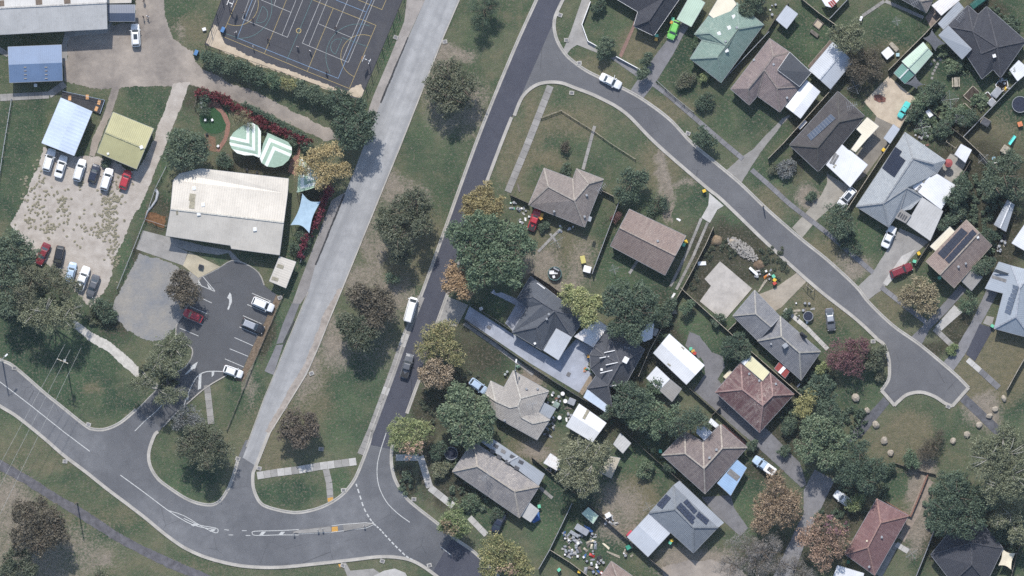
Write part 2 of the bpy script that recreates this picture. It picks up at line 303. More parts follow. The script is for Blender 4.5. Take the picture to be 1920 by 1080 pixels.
# ground cover painted as real patches of soil, dry and lush grass: (x, y, rx, ry, amount, channel)
DRY, LUSH, DIRT, MULCH = 0, 1, 2, 3
PATCH = [
 (520,820,60,60,.6,DRY),(590,740,30,80,.5,DRY),(570,690,30,60,.8,DIRT),(625,640,28,45,.9,DIRT),(700,650,50,40,.4,DIRT),(730,560,40,40,.8,DIRT),
 (745,360,45,25,.9,DIRT),(700,480,22,90,.7,DIRT),(690,530,40,25,.8,DIRT),(770,470,60,60,.6,DRY),(850,105,45,18,.9,DIRT),(820,165,22,50,.9,DIRT),(880,200,35,40,.7,DIRT),
 (840,215,40,25,.7,DIRT),(900,60,35,60,.5,LUSH),(800,260,50,60,.5,LUSH),(855,300,20,80,.6,LUSH),(640,760,40,90,.7,LUSH),(690,690,30,90,.7,LUSH),(660,800,30,60,.6,LUSH),(545,925,60,25,1,LUSH),(640,900,20,20,.9,LUSH),
 (90,680,120,110,1,LUSH),(200,760,60,40,.6,LUSH),(170,740,20,10,.6,DRY),(30,730,60,60,.5,LUSH),(60,860,120,30,.3,DRY),(220,970,80,20,.35,DRY),(340,1060,120,14,.3,DRY),(110,905,60,12,.5,LUSH),(20,950,50,60,.8,DIRT),(60,1040,110,60,.7,DIRT),(150,1040,60,35,.5,DIRT),(190,1045,18,14,.8,DIRT),(210,1000,30,14,.5,LUSH),
 (350,900,50,40,.8,LUSH),(300,850,20,30,.5,LUSH),(440,740,20,50,.7,LUSH),(480,740,20,90,.8,LUSH),(520,640,20,90,.7,LUSH),(470,700,10,60,.7,DIRT),(500,620,12,60,.8,MULCH),(545,540,12,60,.6,LUSH),
 (30,330,60,90,.6,LUSH),(45,230,60,50,.7,LUSH),(270,195,45,50,.8,LUSH),(335,20,40,40,.6,LUSH),(360,60,30,30,.6,DRY),(340,60,10,20,.6,DIRT),(300,300,14,70,.7,LUSH),(235,500,18,70,.7,LUSH),(230,590,30,40,.6,MULCH),(260,500,12,60,.7,MULCH),
 (300,400,20,50,.6,MULCH),(310,370,14,22,.8,LUSH),(400,180,60,30,.7,MULCH),(480,310,60,20,.8,MULCH),(590,370,30,30,.7,MULCH),(545,470,20,60,.6,LUSH),(470,480,40,10,.8,LUSH),(400,475,30,10,.9,LUSH),
 (730,80,22,120,.9,LUSH),(1130,60,50,60,.55,LUSH),(1200,85,35,25,.8,DRY),(1110,125,40,18,.5,DRY),(1120,155,40,15,.5,DRY),(1290,110,40,60,.9,LUSH),(1270,210,40,20,.7,DRY),(1390,215,60,50,.6,LUSH),(1240,190,40,20,.6,DRY),
 (1000,230,20,60,.6,DRY),(960,290,30,60,.6,DRY),(1070,230,60,30,.6,DRY),(1060,265,60,30,.6,LUSH),(1010,300,40,20,.7,DRY),(1120,280,60,50,.5,LUSH),(1240,310,50,40,.55,DRY),(1240,320,8,40,.9,DIRT),(1252,365,5,45,1.0,DIRT),(1264,400,4,30,.8,DIRT),(1285,345,26,6,.6,DIRT),(1230,380,60,40,.5,LUSH),(1330,380,30,40,.6,LUSH),
 (1050,460,50,40,.55,DRY),(1010,500,40,32,.65,DIRT),(1060,530,40,16,.6,DIRT),(1090,500,24,36,.5,DIRT),(1080,440,40,20,.6,LUSH),(1150,490,35,50,1,LUSH),(1215,540,50,30,.9,LUSH),(1380,430,40,40,.7,LUSH),(1350,460,60,40,.9,MULCH),(1400,490,60,45,.7,MULCH),(1450,480,50,50,.6,DRY),(1460,440,40,40,.6,LUSH),(1320,510,30,50,.9,MULCH),
 (1500,260,20,70,.7,MULCH),(1450,330,50,35,.6,LUSH),(1520,370,20,18,.9,DIRT),(1440,390,30,30,.6,DRY),(1560,470,40,30,.7,DRY),(1600,500,25,20,.6,DIRT),(1640,430,40,45,1,LUSH),(1530,440,35,30,.5,LUSH),
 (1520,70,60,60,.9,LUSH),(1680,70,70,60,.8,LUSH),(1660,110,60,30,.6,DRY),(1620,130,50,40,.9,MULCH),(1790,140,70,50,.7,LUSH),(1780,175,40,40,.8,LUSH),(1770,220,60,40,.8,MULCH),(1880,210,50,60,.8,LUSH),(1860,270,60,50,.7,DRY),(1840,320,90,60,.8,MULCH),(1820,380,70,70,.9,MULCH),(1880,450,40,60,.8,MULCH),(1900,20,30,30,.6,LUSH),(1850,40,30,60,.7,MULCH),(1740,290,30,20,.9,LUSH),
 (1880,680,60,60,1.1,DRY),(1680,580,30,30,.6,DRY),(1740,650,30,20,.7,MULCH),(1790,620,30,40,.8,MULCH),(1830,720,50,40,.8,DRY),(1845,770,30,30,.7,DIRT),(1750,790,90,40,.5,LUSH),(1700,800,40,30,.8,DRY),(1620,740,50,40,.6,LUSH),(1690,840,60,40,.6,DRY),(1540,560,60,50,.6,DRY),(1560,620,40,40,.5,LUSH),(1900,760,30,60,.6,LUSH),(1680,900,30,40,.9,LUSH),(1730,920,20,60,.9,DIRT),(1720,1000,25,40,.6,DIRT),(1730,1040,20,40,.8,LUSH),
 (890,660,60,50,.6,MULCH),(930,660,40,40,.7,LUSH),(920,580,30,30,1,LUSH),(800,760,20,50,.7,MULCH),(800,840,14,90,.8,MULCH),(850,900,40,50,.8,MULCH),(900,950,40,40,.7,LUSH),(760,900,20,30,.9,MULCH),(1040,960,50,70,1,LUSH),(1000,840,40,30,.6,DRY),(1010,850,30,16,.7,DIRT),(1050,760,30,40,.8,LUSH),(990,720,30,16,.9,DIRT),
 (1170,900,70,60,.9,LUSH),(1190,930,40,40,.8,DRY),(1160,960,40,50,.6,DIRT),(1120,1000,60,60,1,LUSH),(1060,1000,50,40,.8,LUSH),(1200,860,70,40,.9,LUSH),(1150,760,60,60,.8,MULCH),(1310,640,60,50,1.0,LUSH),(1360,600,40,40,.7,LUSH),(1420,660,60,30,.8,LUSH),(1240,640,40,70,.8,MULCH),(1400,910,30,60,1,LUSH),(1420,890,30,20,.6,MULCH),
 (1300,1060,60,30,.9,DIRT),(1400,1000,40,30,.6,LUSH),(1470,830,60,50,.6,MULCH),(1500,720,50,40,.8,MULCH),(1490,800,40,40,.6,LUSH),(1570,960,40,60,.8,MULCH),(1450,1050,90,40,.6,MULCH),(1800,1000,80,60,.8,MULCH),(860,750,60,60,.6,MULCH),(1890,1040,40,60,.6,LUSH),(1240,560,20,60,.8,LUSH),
]
xs = np.concatenate([np.array([-2500., -1200, -600, -350, -220, -160, -130]), np.arange(-116, 116.1, 0.55), np.array([130., 160, 220, 350, 600, 1200, 2500])])
ys = np.concatenate([np.array([-2500., -1200, -600, -350, -200, -120, -85]), np.arange(-70, 70.1, 0.55), np.array([85., 120, 200, 350, 600, 1200, 2500])])
GX, GY = np.meshgrid(xs, ys); nx, ny = len(xs), len(ys)
px, py = GX / S + 960, 540 - GY / S
jx = px + (vnoise(GX, GY, 5.0, 3) - .5) * 46; jy = py + (vnoise(GX, GY, 5.0, 4) - .5) * 46
W = np.zeros((4,) + GX.shape)
for (cx, cy, rx, ry, am, ch) in PATCH:
    d = np.sqrt(((jx - cx) / rx) ** 2 + ((jy - cy) / ry) ** 2)
    W[ch] = np.maximum(W[ch], am * (.72 if ch == DIRT and cx < 960 else 1.0) * np.clip(1.7 - 1.1 * d, 0, 1))
brk = vnoise(GX, GY, 2.2, 9, 3)
W = np.clip(W * (0.55 + 0.9 * brk), 0, 1)
co = np.zeros((nx * ny, 3)); co[:, 0] = GX.ravel(); co[:, 1] = GY.ravel()
gi = np.arange(nx * ny).reshape(ny, nx)
gf = np.stack([gi[:-1, :-1], gi[:-1, 1:], gi[1:, 1:], gi[1:, :-1]], -1).reshape(-1, 4)
def np_mesh(name, co, quads, attrs=None):
    me = bpy.data.meshes.new(name); n = len(quads); k = quads.shape[1]
    me.vertices.add(len(co)); me.vertices.foreach_set('co', np.ascontiguousarray(co, dtype=np.float32).ravel())
    me.loops.add(n * k); me.loops.foreach_set('vertex_index', np.ascontiguousarray(quads, dtype=np.int32).ravel())
    me.polygons.add(n); me.polygons.foreach_set('loop_start', np.arange(0, n * k, k, dtype=np.int32))
    me.update(calc_edges=True)
    for an, av in (attrs or {}).items():
        a = me.attributes.new(an, 'FLOAT', 'POINT'); a.data.foreach_set('value', np.ascontiguousarray(av, dtype=np.float32).ravel())
    return me
gm = np_mesh('ground', co, gf, {'dry': W[0], 'lush': W[1], 'dirt': W[2], 'mulch': W[3]})
m, t, b = nodes('suburban_grass'); p = wpos(t)
def at(n): return N(t, 'ShaderNodeAttribute', attribute_name=n).outputs['Fac']
n1 = noise(t, 0.075, 6, 0.62, p, 0.40, 0.62); n2 = noise(t, 0.9, 6, 0.7, p); n3 = noise(t, 5.5, 4, 0.75, p); n4 = noise(t, 2.2, 5, 0.7, p, 0.4, 0.62)
base = mixc(t, n1, (0.066, 0.102, 0.056), (0.165, 0.166, 0.102)); base = mixc(t, mth(t, 'MULTIPLY', n2, .5), base, (0.066, 0.084, 0.048))
lush = mixc(t, n1, (0.030, 0.060, 0.036), (0.092, 0.138, 0.070)); lush = mixc(t, mth(t, 'MULTIPLY', n2, .5), lush, (0.044, 0.073, 0.046)); dry = mixc(t, n2, (0.21, 0.178, 0.112), (0.115, 0.114, 0.068))
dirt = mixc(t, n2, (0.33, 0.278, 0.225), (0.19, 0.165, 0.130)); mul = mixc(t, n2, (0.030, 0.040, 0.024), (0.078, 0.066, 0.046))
n5 = noise(t, 0.28, 6, 0.7, p, 0.50, 0.66); base = mixc(t, mth(t, 'MULTIPLY', n5, .55), base, (0.205, 0.172, 0.112)); lush = mixc(t, mth(t, 'MULTIPLY', n5, .35), lush, (0.125, 0.135, 0.078))
def ragged(a): return mth(t, 'MINIMUM', mth(t, 'MAXIMUM', mth(t, 'MULTIPLY', mth(t, 'ADD', a, mth(t, 'MULTIPLY', mth(t, 'SUBTRACT', n4, 0.55), 0.55)), 1.7), 0.0), 1.0)
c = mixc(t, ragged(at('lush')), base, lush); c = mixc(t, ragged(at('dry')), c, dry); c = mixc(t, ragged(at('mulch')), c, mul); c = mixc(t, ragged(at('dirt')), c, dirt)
c = mixc(t, mth(t, 'MULTIPLY', n3, 0.42), c, mixc(t, 0.5, c, (0.02, 0.026, 0.014)))
c = mixc(t, mth(t, 'MULTIPLY', noise(t, 11.0, 3, 0.8, p, 0.62, 0.8), 0.22), c, (0.30, 0.27, 0.17))
L(t, c, b.inputs['Base Color']); b.inputs['Roughness'].default_value = 0.95; b.inputs['Specular IOR Level'].default_value = 0.1
bump(t, b, mth(t, 'ADD', n3, n2), 0.7, 0.12); gm.materials.append(m)
g = bpy.data.objects.new('ground', gm); C.objects.link(g); setp(g, 'grassy suburban ground with dry and bare patches', 'ground', kind='structure')

# ------------------------------------------------------------------ flat surfaces
def catmull(pts, n=6, closed=False):
    pts = [Vector(q) for q in pts]; out = []; m_ = len(pts)
    rng = range(m_) if closed else range(m_ - 1)
    for i in rng:
        if closed: a, b_, c_, d = pts[i - 1], pts[i], pts[(i + 1) % m_], pts[(i + 2) % m_]
        else: a, b_, c_, d = pts[max(i - 1, 0)], pts[i], pts[i + 1], pts[min(i + 2, m_ - 1)]
        for k in range(n):
            u = k / n
            out.append(0.5 * ((2 * b_) + (c_ - a) * u + (2 * a - 5 * b_ + 4 * c_ - d) * u * u + (3 * b_ - a - 3 * c_ + d) * u ** 3))
    if not closed: out.append(pts[-1])
    return [(q[0], q[1]) for q in out]
def rag(poly, jit, step=2.2, seed=1):
    """uneven outline: slow wander plus fine crumble"""
    r = random.Random(seed); out = []; wx = wy = 0.0
    for i, a in enumerate(poly):
        b_ = poly[(i + 1) % len(poly)]; d = math.hypot(b_[0] - a[0], b_[1] - a[1]); n = max(1, int(d / step))
        for k in range(n):
            u = k / n; wx = wx * .86 + r.uniform(-.5, .5) * jit; wy = wy * .86 + r.uniform(-.5, .5) * jit
            out.append((a[0] + (b_[0] - a[0]) * u + wx + r.uniform(-.45, .45) * jit, a[1] + (b_[1] - a[1]) * u + wy + r.uniform(-.45, .45) * jit))
    return out
def sheet(name, poly, m, z, label, jit=0.0, cat=None, parent=None, kind='structure', thick=True):
    if jit: poly = rag(poly, jit, seed=len(poly) + int(poly[0][0]))
    q = [P(x, y) for x, y in poly]
    mb = MB(); mb.prism([(v.x, v.y) for v in q], -0.05, z)
    o = mb.build(name, m, parent)
    if parent is None: setp(o, label, cat or name.replace('_', ' '), kind=kind)
    return o
def strip(pts, wd):
    """polygon of a px-width strip along a polyline"""
    Lp, Rp = [], []
    for i, a in enumerate(pts):
        p0 = Vector(pts[max(i - 1, 0)]); p1 = Vector(pts[min(i + 1, len(pts) - 1)]); d = (p1 - p0).normalized(); n = Vector((-d.y, d.x))
        w_ = wd[i] if isinstance(wd, (list, tuple)) else wd
        Lp.append(tuple(Vector(a) + n * w_ / 2)); Rp.append(tuple(Vector(a) - n * w_ / 2))
    return Lp + Rp[::-1]
def kerb(pts, side, label, m=None, n=5, z=0.05, wdt=0.26, gut=0.42):
    """kerb and channel along a road edge; side=+1: verge lies left of travel direction in the photo"""
    q = [P(x, y) for x, y in (catmull(pts, n) if n > 1 else pts)]; mb = MB(); prof = [(-gut, z + .004), (-gut, z + .012), (-.02, z + .008), (.02, .145), (wdt, .155), (wdt, -.05), (-gut, -.05)]
    V = []; k = len(prof)
    for i, a in enumerate(q):
        d = (q[min(i + 1, len(q) - 1)] - q[max(i - 1, 0)]).normalized(); nn = Vector((-d.y, d.x, 0)) * side
        V += [Vector((a.x, a.y, 0)) + nn * u + Vector((0, 0, v)) for u, v in prof]
    F = [(i * k + j, i * k + (j + 1) % k, (i + 1) * k + (j + 1) % k, (i + 1) * k + j) for i in range(len(q) - 1) for j in range(k)]
    mb.add(V, F); o = mb.build('kerb', m or KERB); setp(o, label, 'kerb', kind='structure')
    bm = bmesh.new(); bm.from_mesh(o.data); bmesh.ops.recalc_face_normals(bm, faces=bm.faces); bm.to_mesh(o.data); bm.free(); return o
def slabs(pts, wd, label, m=None, ln=1.5, name='footpath', z=0.08, mats=None, seed=0, th=None):
    """footpath of separately poured bays"""
    root = thing(name, label, name.replace('_', ' '), P(*pts[0]), kind='structure'); o0 = P(*pts[0]); r = random.Random(seed)
    q = [P(x, y) for x, y in pts]; wm = wd * S; cum = 0
    for a, b_ in zip(q[:-1], q[1:]):
        d = b_ - a; n = max(1, round(d.length / ln)); l = d.length / n; ang = math.atan2(d.y, d.x)
        for k in range(n):
            c_ = a + d * ((k + .5) / n); mm = m or CONC
            if mats and r.random() < mats[1]: mm = mats[0]
            ub('slab', (c_.x - o0.x, c_.y - o0.y, -0.02), (l - 0.04, wm, z + 0.02 + r.uniform(-.012, .012)), mm, root, ang)
    return root

# roads (each layer a little above the one it overlaps)
low_up = [(-40,655),(0,674),(27,687),(85,737),(110,757),(160,797),(175,804),(197,804),(225,792),(255,767)]
isl1 = [(350,757),(332,772),(297,810),(290,817),(280,847),(282,872),(295,895),(315,912),(355,937),(390,946),(410,940),(425,920),(435,897),(447,857),(460,826)]
isl2 = [(505,812),(480,875),(475,890),(476,915),(487,940),(505,951),(547,960),(580,957),(612,946),(640,928),(660,905),(672,882),(690,835),(697,810),(720,747)]
low_dn = [(-40,735),(0,762),(32,782),(82,822),(120,855),(160,885),(200,917),(240,947),(275,974),(300,995),(325,1014),(350,1030),(387,1046),(437,1059),(480,1064),(530,1064),(600,1057),(655,1051),(705,1045),(737,1045),(767,1050),(792,1062),(817,1080),(840,1100)]
east_e = [(762,775),(738,830),(735,848),(735,872),(742,900),(760,930),(780,949),(822,982),(855,1010),(890,1035),(930,1075),(950,1100)]
sheet('road', catmull(low_up) + [(300,728)] + catmull(isl1) + catmull(isl2) + [(740,760)] + catmull(east_e) + catmull(low_dn[::-1]), ASPH_MID, 0.030, 'wide grey bitumen road curving along the bottom left', cat='road')
m_l = [(1018,-30),(1005,0),(960,100),(892,268),(794,540),(767,607),(745,680),(720,747),(697,810),(690,833)]
m_r = [(733,842),(748,805),(762,775),(785,712),(817,610),(837,555),(911,347),(940,270),(960,218),(979,175),(1040,36),(1056,0),(1068,-30)]
sheet('road', catmull(m_l, 4) + m_r, ASPH_NEW, 0.052, 'dark new asphalt street running from the top to the lower junction', cat='road')
s_l = [(812,-35),(797,0),(767,67),(712,197),(665,318),(647,362),(590,502),(580,540),(555,602),(534,652),(514,702),(495,747),(478,795),(462,840),(455,858)]
s_r = [(876,-35),(861,0),(830,72),(752,270),(640,545),(617,600),(597,650),(575,700),(537,762),(507,810),(490,850),(480,874)]
sheet('road', s_l + s_r[::-1], ASPH_OLD, 0.044, 'pale worn service road beside the school and sports court', cat='road')
c_up = [(1040,37),(1040,55),(1046,77),(1060,100),(1077,116),(1100,132),(1130,147),(1182,172),(1222,197),(1260,227),(1297,267),(1340,303),(1390,345),(1440,393),(1502,447),(1552,487),(1605,536),(1630,567),(1675,610),(1727,647),(1790,700),(1817,727)]
c_end = [(1786,762),(1772,757),(1752,744),(1727,736),(1702,740),(1686,752),(1677,761)]
c_dn = [(1652,732),(1665,712),(1667,690),(1665,670),(1657,647),(1645,637),(1635,627),(1600,595),(1530,540),(1440,459),(1355,377),(1322,350),(1230,270),(1172,212),(1120,182),(1077,165),(1052,156),(1025,155),(1002,162),(980,182),(965,217)]
sheet('road', catmull(c_up) + catmull(c_end) + catmull(c_dn) + [(960,225),(1000,120)], ASPH_CRT, 0.038, 'grey residential court street ending in a turning head', cat='road')
sheet('road_patch', [(846,1012),(812,1071),(824,1100),(960,1100),(893,1042),(857,1013)], ASPH_NEW, 0.045, 'dark resurfaced patch of road at the bottom junction', cat='road')

sheet('dirt_edge', [(642,541),(617,600),(597,650),(575,700),(537,762),(505,813),(497,808),(528,757),(562,698),(584,645),(604,598),(632,541)], M('pinkish_road_dirt', (0.36, 0.315, 0.275), .95, .2, .8), 0.0455, 'pinkish dirt along the edge of the service road', 1.8, 'dirt')
CHAN = M('dark_drain_channel', (0.06, 0.06, 0.062), .9, .3, 1.0)
for a, b_, lb in (((765,70),(714,193),'dark drain channel beside the cracked concrete path'),((646,364),(592,497),'dark drain channel beside the red hedge strip'),((552,602),(521,668),'dark drain channel beside the concrete pads')): sheet('drain_channel', strip([a, b_], 3.2), CHAN, 0.0475, lb, .5, 'drain')
kerb(low_up, 1, 'concrete kerb below the lawn on the far left'); kerb(isl1[2:-1], 1, 'concrete kerb curving round the grassed point with a dark tree')
kerb(isl2, 1, 'concrete kerb round the grassed triangle between two roads'); kerb(low_dn, -1, 'long concrete kerb along the bottom verge')
kerb(m_l[:-1], -1, 'concrete kerb along the west side of the dark street'); kerb([(785,712),(762,775)], -1, 'short kerb beside the parked tree on the dark street', n=2)
kerb(east_e[1:], 1, 'concrete kerb along the corner house verge'); kerb(m_r[4:6] + [(874,450)], 1, 'kerb length hidden partly under the street trees', n=2)
kerb([(911,347),(940,270),(960,220)], -1, 'kerb on the east side of the dark street above the orange tree', n=3)
kerb(c_up, 1, 'concrete kerb along the upper side of the court street'); kerb([(1817,727),(1786,762)], 1, 'straight kerb closing the turning head', n=1)
kerb(c_end, 1, 'curved kerb round the lower side of the turning head'); kerb(c_dn, 1, 'concrete kerb along the lower side of the court street')
kerb([(1677,761),(1652,732)], 1, 'short kerb where the walking path leaves the turning head', n=1); kerb([(1072,-30),(1056,0),(1042,30),(1040,45)], 1, 'kerb beside the top corner verge', n=3)
kerb(s_r[1:-1], 1, 'thin concrete edge along the east side of the service road', n=1, wdt=.14, gut=.1)
kerb([(578,548),(555,604),(534,654),(514,704),(496,746),(478,795),(462,838)], -1, 'thin concrete edge along the west side of the service road', n=1, wdt=.14, gut=.1)

# footpaths of poured bays
slabs([(1032,161),(1012,212),(984,283),(952,360)], 13, 'concrete footpath beside the dark street up to the orange tree', seed=1)
slabs([(1226,158),(1255,180),(1290,210),(1330,245),(1393,298)], 9, 'narrow concrete footpath along the upper court verge', CONC_DK, seed=2)
slabs([(1409,318),(1440,345),(1480,382),(1545,432),(1592,472)], 9, 'concrete footpath in front of the grey hipped house', CONC_DK, seed=3)
slabs([(1594,474),(1637,511)], 9, 'short dark footpath beside a dry verge', CONC_DK, seed=4)
slabs([(1652,538),(1695,572),(1736,604)], 9, 'dark footpath under the tan bare tree', CONC_DK, seed=5)
slabs([(1752,616),(1790,652)], 10, 'pale footpath between two driveways near the turning head', seed=6)
slabs([(1814,674),(1838,695)], 10, 'new pale footpath bays on the dry verge', CONC_NEW, seed=7); slabs([(1838,695),(1873,727)], 11, 'grey footpath bays ending on the dry verge', CONC_DK, seed=8)
slabs([(790,556),(762,625),(731,712),(710,768),(696,806),(676,852)], 13, 'long concrete path between the median grass and the dark street', mats=(CONC_NEW, .12), seed=11)
slabs([(482,892),(520,886),(560,881),(600,874),(668,865)], 14, 'pale footpath crossing the grassed triangle', CONC_NEW, mats=(CONC, .4), seed=9)
slabs([(611,880),(617,905),(620,941)], 12, 'short footpath leading down to the road crossing', seed=10)
slabs([(742,858),(785,858)], 12, 'pale footpath stub under the street tree', CONC_NEW, seed=12); slabs([(788,855),(797,885),(806,914),(850,949)], 13, 'new pale footpath bending past the corner house', CONC_NEW, seed=13)
slabs([(880,970),(912,1003)], 11, 'pale footpath beside the navy car', CONC_NEW, seed=14)
slabs([(388,722),(396,795)], 12, 'grey footpath leading to the car park entry', seed=15)
slabs([(0,183),(92,178),(122,157)], 13, 'concrete path past the blue shed', seed=16)
slabs([(-5,91),(16,103)], 10, 'short concrete path at the far left edge', seed=17)
slabs([(1050,430),(1032,448),(1009,472)], 5, 'narrow garden path in the dry backyard', ln=1.0, seed=18)
slabs([(1031,438),(1042,452)], 4, 'short spur of garden path to the clothesline', ln=1.0, seed=19)
slabs([(1115,236),(1104,277),(1093,318)], 6, 'straight garden path to the brown hipped house', seed=20)
slabs([(1617,30),(1658,2)], 6, 'garden path behind the back lawn shed', seed=21, ln=1.2); slabs([(1660,2),(1732,33)], 6, 'garden path along the rear of the top house', seed=22, ln=1.2)
slabs([(1327,417),(1300,480),(1268,543)], 5, 'inner wheel strip of the strip driveway', seed=23); slabs([(1315,409),(1290,470),(1257,537)], 5, 'outer wheel strip of the strip driveway', seed=24)
slabs([(1471,580),(1512,614),(1552,655)], 8, 'white paved path along the front of the grey tiled house', CONC_NEW, ln=1.2, seed=25)
slabs([(1196,488),(1180,513)], 5, 'short back path below the brown gabled house', seed=26, ln=1.0)
slabs([(870,606),(930,648),(1000,702)], 7, 'cracked side path beside the long driveway fence', seed=27)
slabs([(1680,1018),(1648,1080)], 12, 'concrete path beside the red hipped house', CONC, seed=28); slabs([(1680,1020),(1703,1034)], 10, 'cream paved stub beside the red hipped house', CONC_NEW, seed=29)
slabs([(1012,914),(1036,934)], 6, 'broken back step path behind the corner house', seed=30, ln=1.0)
# stepping stones in the productive garden
def stones(pts, label, sz=6, seed=0):
    root = thing('stepping_stone_path', label, 'stepping stones', P(*pts[0])); o0 = P(*pts[0]); r = random.Random(seed)
    for i in range(len(pts) - 1):
        a, b_ = P(*pts[i]), P(*pts[i + 1]); n = max(1, int((b_ - a).length / 0.72)); ang = math.atan2((b_ - a).y, (b_ - a).x)
        for k in range(n):
            c_ = a + (b_ - a) * (k / n); ub('stepping_stone', (c_.x - o0.x, c_.y - o0.y, 0), (sz * S * .8, sz * S * .75, .06), CONC, root, ang + r.uniform(-.15, .15), UNITB)
stones([(1769,104),(1758,120),(1749,138),(1746,155)], 'curved row of square stepping stones', seed=1)
stones([(1766,102),(1752,113),(1740,127)], 'second straighter row of stepping stones by the green shed', seed=2)

# unsealed and paved areas
GRAVEL = M('pale_gravel', (0.42, 0.38, 0.335), 0.95, 0.16, 0.5, (0.31, 0.27, 0.23), bmp=0.3)
GRAVEL2 = M('brown_grey_gravel', (0.33, 0.285, 0.24), 0.95, 0.22, 0.16, (0.16, 0.14, 0.125), bmp=0.3)
GRAVEL3 = M('grey_scoria', (0.17, 0.175, 0.185), 0.95, 0.22, 0.22, (0.30, 0.275, 0.235), bmp=0.3)
SAND = M('sand', (0.50, 0.42, 0.32), 0.95, 0.15, 0.6, (0.38, 0.31, 0.23))
sheet('gravel_yard', [(125,66),(200,62),(205,44),(252,42),(256,-20),(306,-20),(310,30),(325,75),(345,88),(362,95),(365,115),(380,130),(455,165),(480,172),(560,212),(625,248),(640,262),(612,264),(540,232),(440,187),(370,162),(355,158),(322,160),(225,165),(170,165),(120,152),(117,115),(126,110)], GRAVEL2, 0.020, 'brown gravel yard and lane by the school buildings', 2.2, 'gravel yard')
sheet('gravel_yard', [(82,275),(140,296),(182,292),(256,322),(262,330),(268,372),(217,482),(197,545),(170,575),(110,510),(60,475),(20,420),(45,370),(70,315)], GRAVEL, 0.026, 'pale gravel staff car park with weeds', 2.5, 'gravel yard')
sheet('gravel_track', [(256,322),(287,268),(324,158),(356,154),(316,262),(262,392),(240,400)], GRAVEL, 0.030, 'pale gravel track beside the khaki classroom', 1.5, 'track')
sheet('brick_path', [(1160,104),(1185,50),(1193,24),(1197,26),(1190,52),(1166,108)], M('pink_brick_path', (0.27, 0.17, 0.14), .9, .25, 3.0), 0.03, 'pinkish brick path on the top front lawn', cat='path')
sheet('gravel_track', [(211,162),(226,162),(208,215),(185,268),(178,296),(168,290),(172,262),(196,210)], GRAVEL2, 0.022, 'narrow gravel track between two portable classrooms', 1.2, 'track')
sheet('gravel_yard', [(262,476),(300,486),(378,520),(365,550),(345,587),(331,614),(305,640),(275,640),(235,618),(215,598),(212,572),(232,528)], GRAVEL3, 0.020, 'grey gravel overflow parking area beside the car park', 2.5, 'gravel yard')
sheet('gravel_path', [(133,596),(150,606),(175,626),(207,641),(240,668),(268,695),(300,722),(296,733),(262,712),(232,688),(200,658),(172,643),(140,615)], M('crushed_limestone', (0.52, 0.49, 0.44), .95, .15, 1.2), 0.022, 'pale crushed stone path under the gum trees', 1.2, 'path')
sheet('asphalt_path', strip(catmull([(-30,855),(0,872),(45,897),(100,932),(160,968),(230,1012),(300,1048),(370,1078),(420,1100)], 4), 17), M('old_path_asphalt', (0.13, 0.125, 0.135), .9, .25, .8), 0.02, 'old asphalt walking path along the bottom left', 1.0, 'path')
sheet('car_park', [(378,520),(408,505),(435,489),(460,495),(485,512),(495,535),(518,552),(497,602),(475,647),(455,692),(425,703),(385,727),(350,757),(332,772),(300,800),(258,768),(290,735),(325,703),(345,690),(358,672),(360,655),(350,645),(332,640),(331,612),(345,587),(365,550)], ASPH_PARK, 0.050, 'dark asphalt school car park with marked bays', cat='car park')
kerb([(258,768),(292,733),(326,702),(346,690),(359,672),(361,655),(350,645),(333,640),(331,612),(345,587),(366,550)], 1, 'kerb along the west side of the school car park', n=3, gut=.08, wdt=.16)
kerb([(378,520),(408,505),(435,489),(460,495),(485,512),(495,535)], 1, 'kerb along the top of the school car park', n=3, gut=.08, wdt=.16)
kerb([(425,703),(385,727),(350,757),(332,772),(306,800)], 1, 'kerb beside the painted entry island', n=3, gut=.08, wdt=.16)
sheet('concrete_apron', [(122,60),(201,54),(205,42),(211,42),(201,62),(150,66),(133,69),(126,80),(126,114),(117,114),(116,85)], CONC, 0.03, 'concrete apron along the large school roof', cat='apron')
sheet('concrete_apron', [(268,432),(311,443),(382,461),(432,470),(440,478),(456,495),(437,490),(428,474),(410,478),(352,470),(330,462),(352,472),(344,498),(255,467)], CONC, 0.034, 'stained concrete apron below the school hall', cat='apron')
sheet('paved_apron', [(354,472),(413,500),(372,521),(343,498)], concrete('yellowish_concrete', (0.43, 0.38, 0.28), .2), 0.036, 'yellowish concrete apron at the car park corner', cat='apron')
sheet('concrete_strip', [(775,0),(797,0),(766,67),(712,197),(697,236),(688,215),(700,180),(730,110),(758,40),(765,-20),(805,-20)], concrete('cracked_pinkish_concrete', (0.36, 0.325, 0.295), .45), 0.036, 'wide cracked concrete path left of the service road', cat='path')
sheet('concrete_strip', [(622,375),(648,360),(592,500),(580,545),(563,570),(548,569),(560,535),(585,470)], concrete('cracked_concrete', (0.29, 0.27, 0.255), .45), 0.036, 'old concrete strip beside the red hedge', cat='path')
for pl, lb in (([(547,569),(562,569),(548,605),(530,643),(518,645),(530,608)], 'upper grey concrete pad on the school verge'), ([(518,647),(531,646),(513,703),(496,696)], 'lower grey concrete pad on the school verge')):
    sheet('concrete_pad', pl, CONC_DK, 0.05, lb, cat='pad')
sheet('driveway', [(1094,-10),(1108,-10),(1105,8),(1091,46),(1102,77),(1126,91),(1122,100),(1082,84),(1070,92),(1062,103),(1056,94),(1070,60)], CONC, 0.04, 'concrete driveway at the top corner house', cat='driveway')
sheet('driveway', [(1145,109),(1155,105),(1202,131),(1197,146)], CONC_DK, 0.036, 'dark strip of path below the white garden wall', cat='path')
